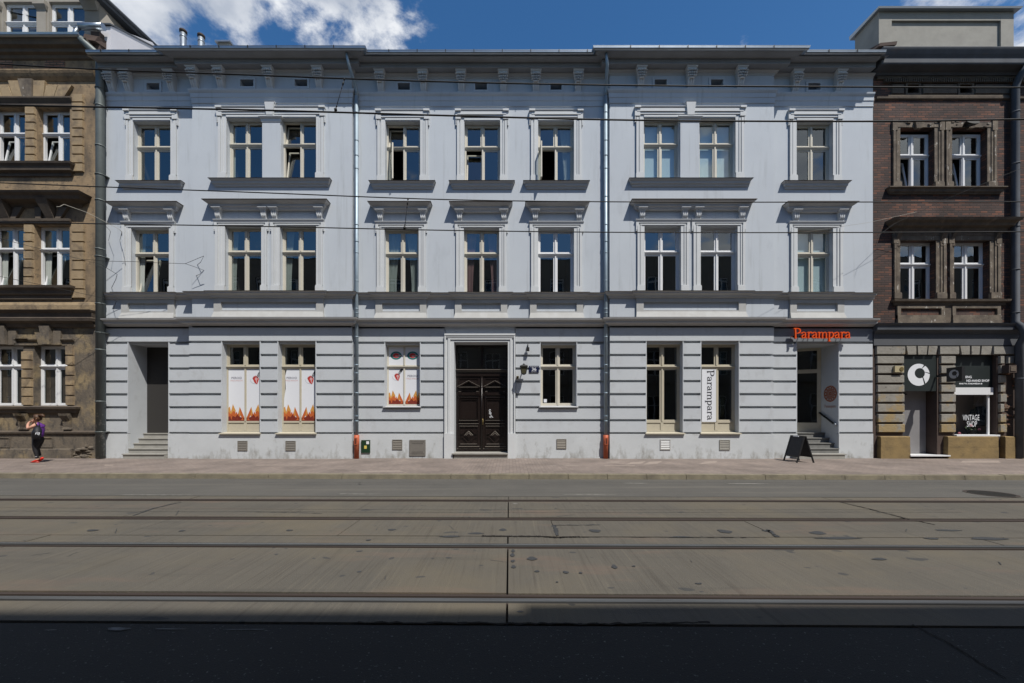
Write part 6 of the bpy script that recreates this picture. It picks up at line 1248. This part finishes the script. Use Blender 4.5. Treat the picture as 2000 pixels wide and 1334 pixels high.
lx_, ly_ = PX(1023, 13.72), 13.72; zl = lambda y: PZ(y, 13.72)
def sq(r, z): return [(lx_ - r, ly_ - r, z), (lx_ + r, ly_ - r, z), (lx_ + r, ly_ + r, z), (lx_ - r, ly_ + r, z)]
b = MB(); b.ring([sq(.02, zl(710)), sq(.03, zl(712)), sq(.13, zl(714.5)), sq(.14, zl(716))]); b.ring([sq(.075, zl(730)), sq(.03, zl(732))])
for sx in (-1, 1):
    for sy_ in (-1, 1): b.tube([(lx_ + sx * .115, ly_ + sy_ * .115, zl(716)), (lx_ + sx * .075, ly_ + sy_ * .075, zl(730))], .010, 6)
b.build('lantern_frame', M['iron'], t)
b = MB(); b.ring([sq(.07, zl(729.5)), sq(.108, zl(716.2))]); b.build('lantern_glass', mat('amber_dusty_glass', (.09, .085, .05), .25, spec=.6), t)
b = MB(); b.box(lx_ - .012, lx_ + .012, ly_ + .1, Y0 + .0, zl(719), zl(716.5)); b.box(lx_ - .06, lx_ + .06, Y0 - .02, Y0 + .01, zl(727), zl(710)); b.build('lantern_arm', M['iron'], t)
t = thing('camera_bracket', 'small dark device on a short rod above the lantern', 'device', (PX(1031, 13.9), 13.9, 3.9))
b = MB(); x_ = PX(1031, 13.95); b.box(x_ - .05, x_ + .05, 13.90, 13.98, PZ(686, 13.95), PZ(678.5, 13.95)); b.build('housing', M['iron'], t); b = MB(); b.tube([(x_, 13.97, PZ(679, 13.95)), (x_, 13.98, PZ(672.5, 13.95)), (x_, Y0 + .03, PZ(672.5, 13.95))], .018, 8); b.build('rod', M['iron'], t)
t = thing('door_bell', 'tiny brass bell button panel beside the door surround', 'bell', (PX(1011, 14), 14, 2.7))
b = MB(); x_ = PX(1011, Y0); b.box(x_ - .04, x_ + .04, Y0 - .04, Y0 + .01, PZ(740, Y0), PZ(734.5, Y0)); b.build('panel', M['brass'], t)
t = thing('window_sticker', 'small white square sticker low in the window right of the number plate', 'sticker', (PX(1065, 14.3), 14.3, 2.1))
b = MB(); yy = Y0 + .262; x_ = PX(1065, yy); b.box(x_ - .055, x_ + .055, yy, yy + .004, PZ(786, yy), PZ(779.5, yy)); b.build('sheet', M['paper'], t)
# ------------------------------------------------------------------ pavement sign
t = thing('pavement_sign', 'black A-frame chalkboard standing open before the right entrance steps', 'chalkboard', (9.45, 13.0, .12), None)
M['slatebd'] = mat('chalkboard', (0.03, 0.032, 0.038), 0.7, col2=(0.05, 0.052, 0.06), scale=5, stretch=(1, 1, 4))
def aframe(xb, xt, ya, yb_, nm):
    zt = .97; z0 = .12
    def at(y, k): return Vector((xb + (xt - xb) * k, y, z0 + (zt - z0) * k))
    n_ = Vector((.02, 0, .0)); b = MB()
    for y in (ya, yb_):
        b.hexa([at(y - .022, 0) - n_ * .8, at(y - .022, 0) + n_ * .8, at(y + .022, 0) + n_ * .8, at(y + .022, 0) - n_ * .8, at(y - .022, 1) - n_ * .8, at(y - .022, 1) + n_ * .8, at(y + .022, 1) + n_ * .8, at(y + .022, 1) - n_ * .8])
    for k0, k1 in ((.20, .25), (.95, 1.0)): b.hexa([at(ya, k0) - n_ * .7, at(ya, k0) + n_ * .7, at(yb_, k0) + n_ * .7, at(yb_, k0) - n_ * .7, at(ya, k1) - n_ * .7, at(ya, k1) + n_ * .7, at(yb_, k1) + n_ * .7, at(yb_, k1) - n_ * .7])
    f_ = b.build('sign_frame', M['dark'], t)
    b = MB(); b.hexa([at(ya + .02, .24) - n_ * .3, at(ya + .02, .24) + n_ * .3, at(yb_ - .02, .24) + n_ * .3, at(yb_ - .02, .24) - n_ * .3, at(ya + .02, .95) - n_ * .3, at(ya + .02, .95) + n_ * .3, at(yb_ - .02, .95) + n_ * .3, at(yb_ - .02, .95) - n_ * .3]); b.build('writing_panel', M['slatebd'], f_)
aframe(9.16, 9.41, 12.70, 13.30, 'front'); aframe(9.70, 9.44, 12.70, 13.34, 'back')
b = MB(); b.box(9.37, 9.395, 12.92, 13.16, .935, .965); b.build('paper_label', M['paper'], t)
b = MB(); b.tube([(9.25, 13.0, .45), (9.60, 13.0, .45)], .006, 6); b.build('spreader', M['iron'], t)
# ------------------------------------------------------------------ overhead wires
def wire(nm, pts, Y, r, label, m='wire', group='overhead tram wires'):
    P_ = [Vector((PX(x, Y), Y, PZ(y, Y))) for x, y in pts]; out = []
    q = [P_[0] + (P_[0] - P_[1])] + P_ + [P_[-1] + (P_[-1] - P_[-2])]
    for i in range(1, len(q) - 2):
        for k in range(6):
            t_ = k / 6; a, b_, c, d = q[i - 1:i + 3]; out.append(0.5 * ((2 * b_) + (-a + c) * t_ + (2 * a - 5 * b_ + 4 * c - d) * t_ ** 2 + (-a + 3 * b_ - 3 * c + d) * t_ ** 3))
    out.append(P_[-1]); b = MB(); b.tube(out, r, 6); o = b.build(nm, M[m]); return tag(o, label, 'cable', group)
wire('overhead_wire', [(-700, 65), (0, 125), (500, 147), (880, 160), (1260, 167), (1720, 170), (2000, 171), (2700, 168)], 4.25, .0072, 'highest black wire, crossing just below the cornice')
wire('overhead_wire', [(-700, 186), (0, 205), (500, 215), (880, 226), (1260, 235), (1720, 237), (2000, 233), (2700, 225)], 4.25, .0082, 'thick black wire crossing the heads of the top-floor windows')
wire('overhead_wire', [(-700, 325), (0, 357), (500, 376), (880, 390), (1260, 394.5), (1720, 394.5), (2000, 394), (2700, 390)], 6.9, .0088, 'black wire crossing between top sills and window hoods')
wire('overhead_wire', [(-700, 422), (0, 434), (500, 442), (880, 450), (1260, 454), (1720, 454), (2000, 452.5), (2700, 447)], 6.9, .0088, 'lowest long black wire, crossing the heads of the middle windows')
def dropper(p, q, Y, label):
    t = thing('wire_dropper', label, 'wire link', (PX(p[0], Y), Y, PZ(p[1], Y))); a = Vector((PX(p[0], Y), Y, PZ(p[1], Y))); c = Vector((PX(q[0], Y), Y, PZ(q[1], Y))); s = Y / 4.25
    b = MB(); b.tube([a, c], .0035 * s, 6); b.build('link', M['wire'], t)
    d = (c - a)
    for k0, k1, r in ((0.0, .06, .010), (.10, .22, .009), (.26, .34, .006), (.82, .90, .007), (.92, 1.02, .017)): b = MB(); b.tube([a + d * k0, a + d * ((k0 + k1) / 2), a + d * k1], [r * s * .5, r * s, r * s * .6], 8); b.build('clamp', M['wire'], t)
dropper((673, 153), (655, 216), 4.25, 'dark link with clamps joining the two highest wires left of the downpipe')
dropper((797, 387), (790, 447), 6.9, 'thin link joining the two lower wires over a middle-floor hood')
def span(pts, label, r=.007, m='wire', nm='anchor_cable'):
    t = [Vector((PX(x, Y), Y, PZ(y, Y))) for x, y, Y in pts]; b = MB(); b.tube(t, r, 6); o = b.build(nm, M[m]); return tag(o, label, 'cable', 'anchor cables beside the left downpipe')
span([(-150, 440, 11), (0, 466, 12), (137, 501, 12.9), (196, 516, 13.3), (216, 528, 13.45), (229, 536, 13.55), (226, 546, 13.6), (218, 562, Y0 - .01)], 'black anchor cable slanting over the downpipe, ending at the second hook from the top')
span([(-150, 500, 11), (0, 540, 12), (85, 557, 12.7), (121, 565, 12.9), (225, 587, 13.5), (227, 589, 13.5), (221, 604, Y0 - .01)], 'black anchor cable low on the wall, ending above the string course')
span([(110, 404, 12.4), (118, 403, 12.5), (125, 399, 12.6), (170, 415, 13.0), (232, 447, 13.5), (238, 453, 13.55), (234, 470, Y0 - .01)], 'pale twisted cable from the old tenement hood to the first window surround', .007, 'wirel')
span([(160, 506, 12.8), (205, 510, 13.1), (260, 511, 13.2), (300, 513, 13.3), (362, 515, 13.5), (398, 500, 13.7), (392, 512, 13.75), (380, 522, Y0 - .01)], 'forked black cable ending right of the first window, upper branch')
span([(362, 515, 13.5), (380, 521, 13.6), (398, 528, 13.7), (390, 536, 13.75), (378, 540, Y0 - .01)], 'forked black cable ending right of the first window, lower branch')
span([(205, 440, 13.4), (216, 452, 13.7), (212, 470, Y0 - .02)], 'short loose cable hanging beside the downpipe top', .005)
span([(1560, 455, 12.6), (1700, 434, 13.2), (1790, 414, 13.5)], 'thin pale cable rising to the brick house wall', .004, 'wirel')
span([(1710, 480, 13.6), (1716, 460, 13.6), (1745, 438, 13.7), (1838, 393, 13.3), (2040, 310, 12)], 'thin dark cable slanting up across the brick house', .005)

# ------------------------------------------------------------------ the walking person with a drawstring backpack
PY = 12.8; SC_ = PY / F
def pp(x, y, d=0.0): return Vector(((x - CX) * (PY + d) / F, PY + d, CAMZ + (HY - y) * (PY + d) / F))
M['skin'] = mat('warm_skin', (0.55, 0.30, 0.21), 0.6, col2=(0.48, 0.25, 0.18), scale=12); M['hair'] = mat('brown_hair', (0.055, 0.028, 0.014), 0.55, col2=(0.12, 0.06, 0.03), scale=25, stretch=(1, 1, .3)); M['purple'] = mat('purple_top', (0.13, 0.035, 0.25), 0.8, col2=(0.08, 0.02, 0.16), scale=8); M['legg'] = mat('black_leggings', (0.012, 0.012, 0.015), 0.7); M['shoe'] = mat('red_trainer', (0.62, 0.035, 0.02), 0.55); M['sole'] = mat('red_sole', (0.50, 0.10, 0.08), 0.6); M['bag'] = mat('black_nylon', (0.012, 0.013, 0.017), 0.6, bump=0.4, bscale=14)
def skinned(name, chains, m, parent, sub=2, root=0):
    """one continuous surface grown round connected joints: chains = list of [(point or index, radius), ...]"""
    V, E, Rr = [], [], []
    for ch in chains:
        prev = None
        for p, r in ch:
            if isinstance(p, int): i = p
            else: i = len(V); V.append(p); Rr.append(r)
            if prev is not None: E.append((prev, i))
            prev = i
    me = bpy.data.meshes.new(name); me.from_pydata([tuple(v) for v in V], E, []); me.update()
    o = bpy.data.objects.new(name, me); me.materials.append(m); place(o, parent)
    sk = o.modifiers.new('skin', 'SKIN'); sk.use_smooth_shade = True; sk.branch_smoothing = .6
    if not me.skin_vertices: me.attributes.new('x', 'FLOAT', 'POINT')
    for i, v in enumerate(me.skin_vertices[0].data):
        r = Rr[i]; v.radius = r if isinstance(r, tuple) else (r, r); v.use_root = (i == root)
    ss = o.modifiers.new('sub', 'SUBSURF'); ss.levels = sub; ss.render_levels = sub
    dg = bpy.context.evaluated_depsgraph_get(); bpy.context.view_layer.update(); dg = bpy.context.evaluated_depsgraph_get()
    nm = bpy.data.meshes.new_from_object(o.evaluated_get(dg)); o.modifiers.clear(); o.data = nm; bpy.data.meshes.remove(me)
    nm.polygons.foreach_set('use_smooth', [True] * len(nm.polygons))
    if not nm.materials: nm.materials.append(m)
    return o
person = thing('person', 'person in purple top, black leggings and red trainers walking left, hands raised', 'person', tuple(pp(72, 903)), None)
pel = pp(73.5, 857, .0)
body = [
    [(pel, .135), (pp(74, 845, 0), .12), (pp(75, 835, 0), .135), (pp(74.5, 829.5, .0), .10), (pp(72.8, 825, 0), .052), (pp(72, 822.5, -.01), .05), (pp(71.5, 818.5, -.01), .078), (pp(71.8, 814, 0), .082), (pp(72.2, 810.5, 0), .05)],
    [(3, 0), (pp(68.5, 829.5, -.10), .062), (pp(64.5, 832.5, -.17), .052), (pp(59, 835.5, -.19), .044), (pp(54.2, 837, -.16), .038), (pp(54.0, 830.5, -.12), .036), (pp(56.5, 825, -.08), .028), (pp(60, 823.2, -.06), .026), (pp(62.6, 823.0, -.05), .020)],
    [(3, 0), (pp(80, 830.5, .12), .062), (pp(77, 837, .22), .05), (pp(68, 836, .26), .040), (pp(64, 828, .16), .034), (pp(65.5, 823, .06), .026), (pp(67, 821, .02), .022)],
]
skinned('body', body, M['skin'], person)
# fingers of both hands, thumbs out of the side of the palm; nose and ear
fing = []
for base, dirx, dy in ((pp(62.6, 823.0, -.05), 1, -.01), (pp(67, 821, .02), .6, -.02)):
    for k, ln in enumerate((.050, .062, .060, .046)):
        q0 = base + Vector((-.012, -.018 + .013 * k, .004)); q1 = q0 + Vector((ln * .55 * dirx, dy, .014)); q2 = q1 + Vector((ln * .45 * dirx, dy, -.010 - .004 * k)); fing.append([q0, q1, q2])
    fing.append([base + Vector((-.02, -.02, .01)), base + Vector((-.005, -.035, .035)), base + Vector((.018, -.035, .048))])
for f_ in fing:
    b = MB(); b.tube(f_, [.010, .009, .007], 8); b.build('finger', M['skin'], person)
b = MB(); e = pp(70.2, 817.6, -.092); b.ring([[(e.x + .016 * math.cos(v), e.y + yy, e.z + .026 * math.sin(v)) for v in [2 * math.pi * k / 10 for k in range(10)]] for yy in (.02, -.006)], 0, True); b.build('ear', M['skin'], person)
b = MB(); nz = pp(66.9, 818.2, -.01); b.ring([[(nz.x + .012, nz.y - .012, nz.z + .02), (nz.x + .012, nz.y + .012, nz.z + .02), (nz.x + .012, nz.y, nz.z + .03)], [(nz.x - .014, nz.y - .012, nz.z - .012), (nz.x - .014, nz.y + .012, nz.z - .012), (nz.x - .002, nz.y, nz.z + .0)], [(nz.x + .01, nz.y - .012, nz.z - .018), (nz.x + .01, nz.y + .012, nz.z - .018), (nz.x + .012, nz.y, nz.z - .01)]], 0); b.build('nose', M['skin'], person)
b = MB()
def blob(b, c, rx, ry, rz, n=16, m=10, tilt=0.0):
    b.ring([[(c.x + rx * math.sin(math.pi * (j + .02) / (m + .04)) * math.cos(v) + tilt * math.cos(math.pi * j / m), c.y + ry * math.sin(math.pi * (j + .02) / (m + .04)) * math.sin(v), c.z + rz * math.cos(math.pi * j / m)) for v in [2 * math.pi * k / n for k in range(n)]] for j in range(m + 1)], 0, True)
blob(b, pp(74.0, 815.4, -.01), .088, .105, .112, tilt=-.02); blob(b, pp(72.0, 812.4, .0), .075, .085, .06)
b.build('hair', M['hair'], person)
b = MB(); b.tube([pp(76.5, 812.6, -.03), pp(79, 811.2, -.03), pp(82.5, 811.2, -.03), pp(85.4, 812.6, -.03), pp(87.2, 814.6, -.03)], [.030, .045, .052, .034, .010], 12); b.build('ponytail', M['hair'], person)
b = MB(); b.tube([pp(77.4, 812.0, -.03), pp(78.4, 811.6, -.03)], .040, 10); b.build('hair_tie', M['dark'], person)
if 0: skinned('hair', [[(pp(73.0, 815.4, .0), .118), (pp(74.4, 818.6, .0), .10)], [(0, 0), (pp(71.2, 812.0, .0), .085)], [(0, 0), (pp(76.2, 812.8, .0), .070), (pp(78.6, 811.6, .0), .032), (pp(81.4, 811.0, .0), .040), (pp(84.6, 812.2, .01), .030), (pp(87, 813.6, .02), .012)]], M['hair'], person)
skinned('purple_top', [[(pp(74, 856, 0), .15), (pp(75, 846, 0), .150), (pp(77, 836.5, .0), .175), (pp(77, 830.5, 0), .14), (pp(73.4, 826.5, 0), .062)], [(2, 0), (pp(80.5, 838, .04), .10)], [(3, 0), (pp(84, 832, .12), .085)], [(3, 0), (pp(69.5, 829.8, -.10), .055)]], M['purple'], person)
skinned('leggings', [[(pp(74, 856, 0), .155), (pp(74.5, 848, 0), .145)],
    [(0, 0), (pp(71.5, 862, -.06), .110), (pp(69.0, 868.5, -.07), .084), (pp(68.2, 876, -.08), .064), (pp(70.2, 883, -.08), .060), (pp(71.8, 890, -.08), .046), (pp(72.8, 896.2, -.08), .040)],
    [(0, 0), (pp(77.5, 862, .07), .115), (pp(75, 869.5, .08), .086), (pp(72.5, 876, .08), .062), (pp(74.6, 883, .08), .056), (pp(77.2, 888.5, .08), .046), (pp(78.4, 890.5, .08), .038)]], M['legg'], person)
skinned('trainer', [[(pp(74.6, 898.4, -.08), .044), (pp(70.5, 900.3, -.08), .044), (pp(65.6, 901.8, -.085), .036), (pp(61.8, 902.4, -.09), .024)]], M['shoe'], person)
skinned('trainer', [[(pp(84.6, 893.0, .08), .040), (pp(81.2, 896.2, .08), .044), (pp(77.6, 899.2, .075), .038), (pp(75.4, 901.0, .07), .026)]], M['shoe'], person)
for q in (((60.5, 904.4), (75.5, 902.4), -.085), ):
    b = MB(); a_, c_ = pp(*q[0], q[2]), pp(*q[1], q[2]); b.tube([Vector((a_.x, a_.y, .138)), Vector((c_.x, c_.y, .140))], [.022, .026], 8); b.build('sole', M['sole'], person)
b = MB(); a_ = pp(72.6, 896.6, -.08); b.tube([a_, a_ + Vector((.01, 0, -.03))], [.041, .038], 12); b.build('ankle_skin', M['skin'], person)
b = MB(); a_ = pp(70.2, 892.0, -.130); b.box(a_.x - .03, a_.x + .03, a_.y, a_.y + .004, a_.z - .004, a_.z + .006); b.build('legging_mark', M['signw'], person)
bag = thing('backpack', 'black drawstring backpack with white mark on the back of the person in purple', 'backpack', tuple(pp(71, 846, -.25)))
skinned('sack', [[(pp(73.5, 832.5, -.14), .045), (pp(73.4, 838, -.19), .10), (pp(73.0, 845, -.22), .155), (pp(72.2, 851.0, -.21), .170), (pp(71.4, 855.0, -.18), .12)], [(3, 0), (pp(62.8, 853.5, -.16), .075)], [(3, 0), (pp(78.5, 851.0, -.15), .085)]], M['bag'], bag)
b = MB(); b.tube([pp(73.5, 833, -.17), pp(71.0, 828.5, -.17), pp(69.0, 826.0, -.08), pp(69.5, 828, .02)], .014, 6); b.tube([pp(75, 834, -.14), pp(77.0, 829, -.10), pp(76, 826, 0.0)], .014, 6); b.build('strap', M['bag'], bag)
b = MB(); w0 = pp(71.6, 846.5, -.39)
for q in ([(-.055, -.03), (-.02, -.03), (.02, .05), (-.015, .05)], [(.01, -.035), (.035, -.04), (.065, .03), (.04, .035)], [(.05, -.05), (.075, -.055), (.10, .01), (.075, .02)], [(-.02, .05), (.10, .03), (.10, .015), (-.02, .032)]): b.face([(w0.x + u, w0.y, w0.z + v) for u, v in q])
b.build('white_mark', M['signw'], bag)
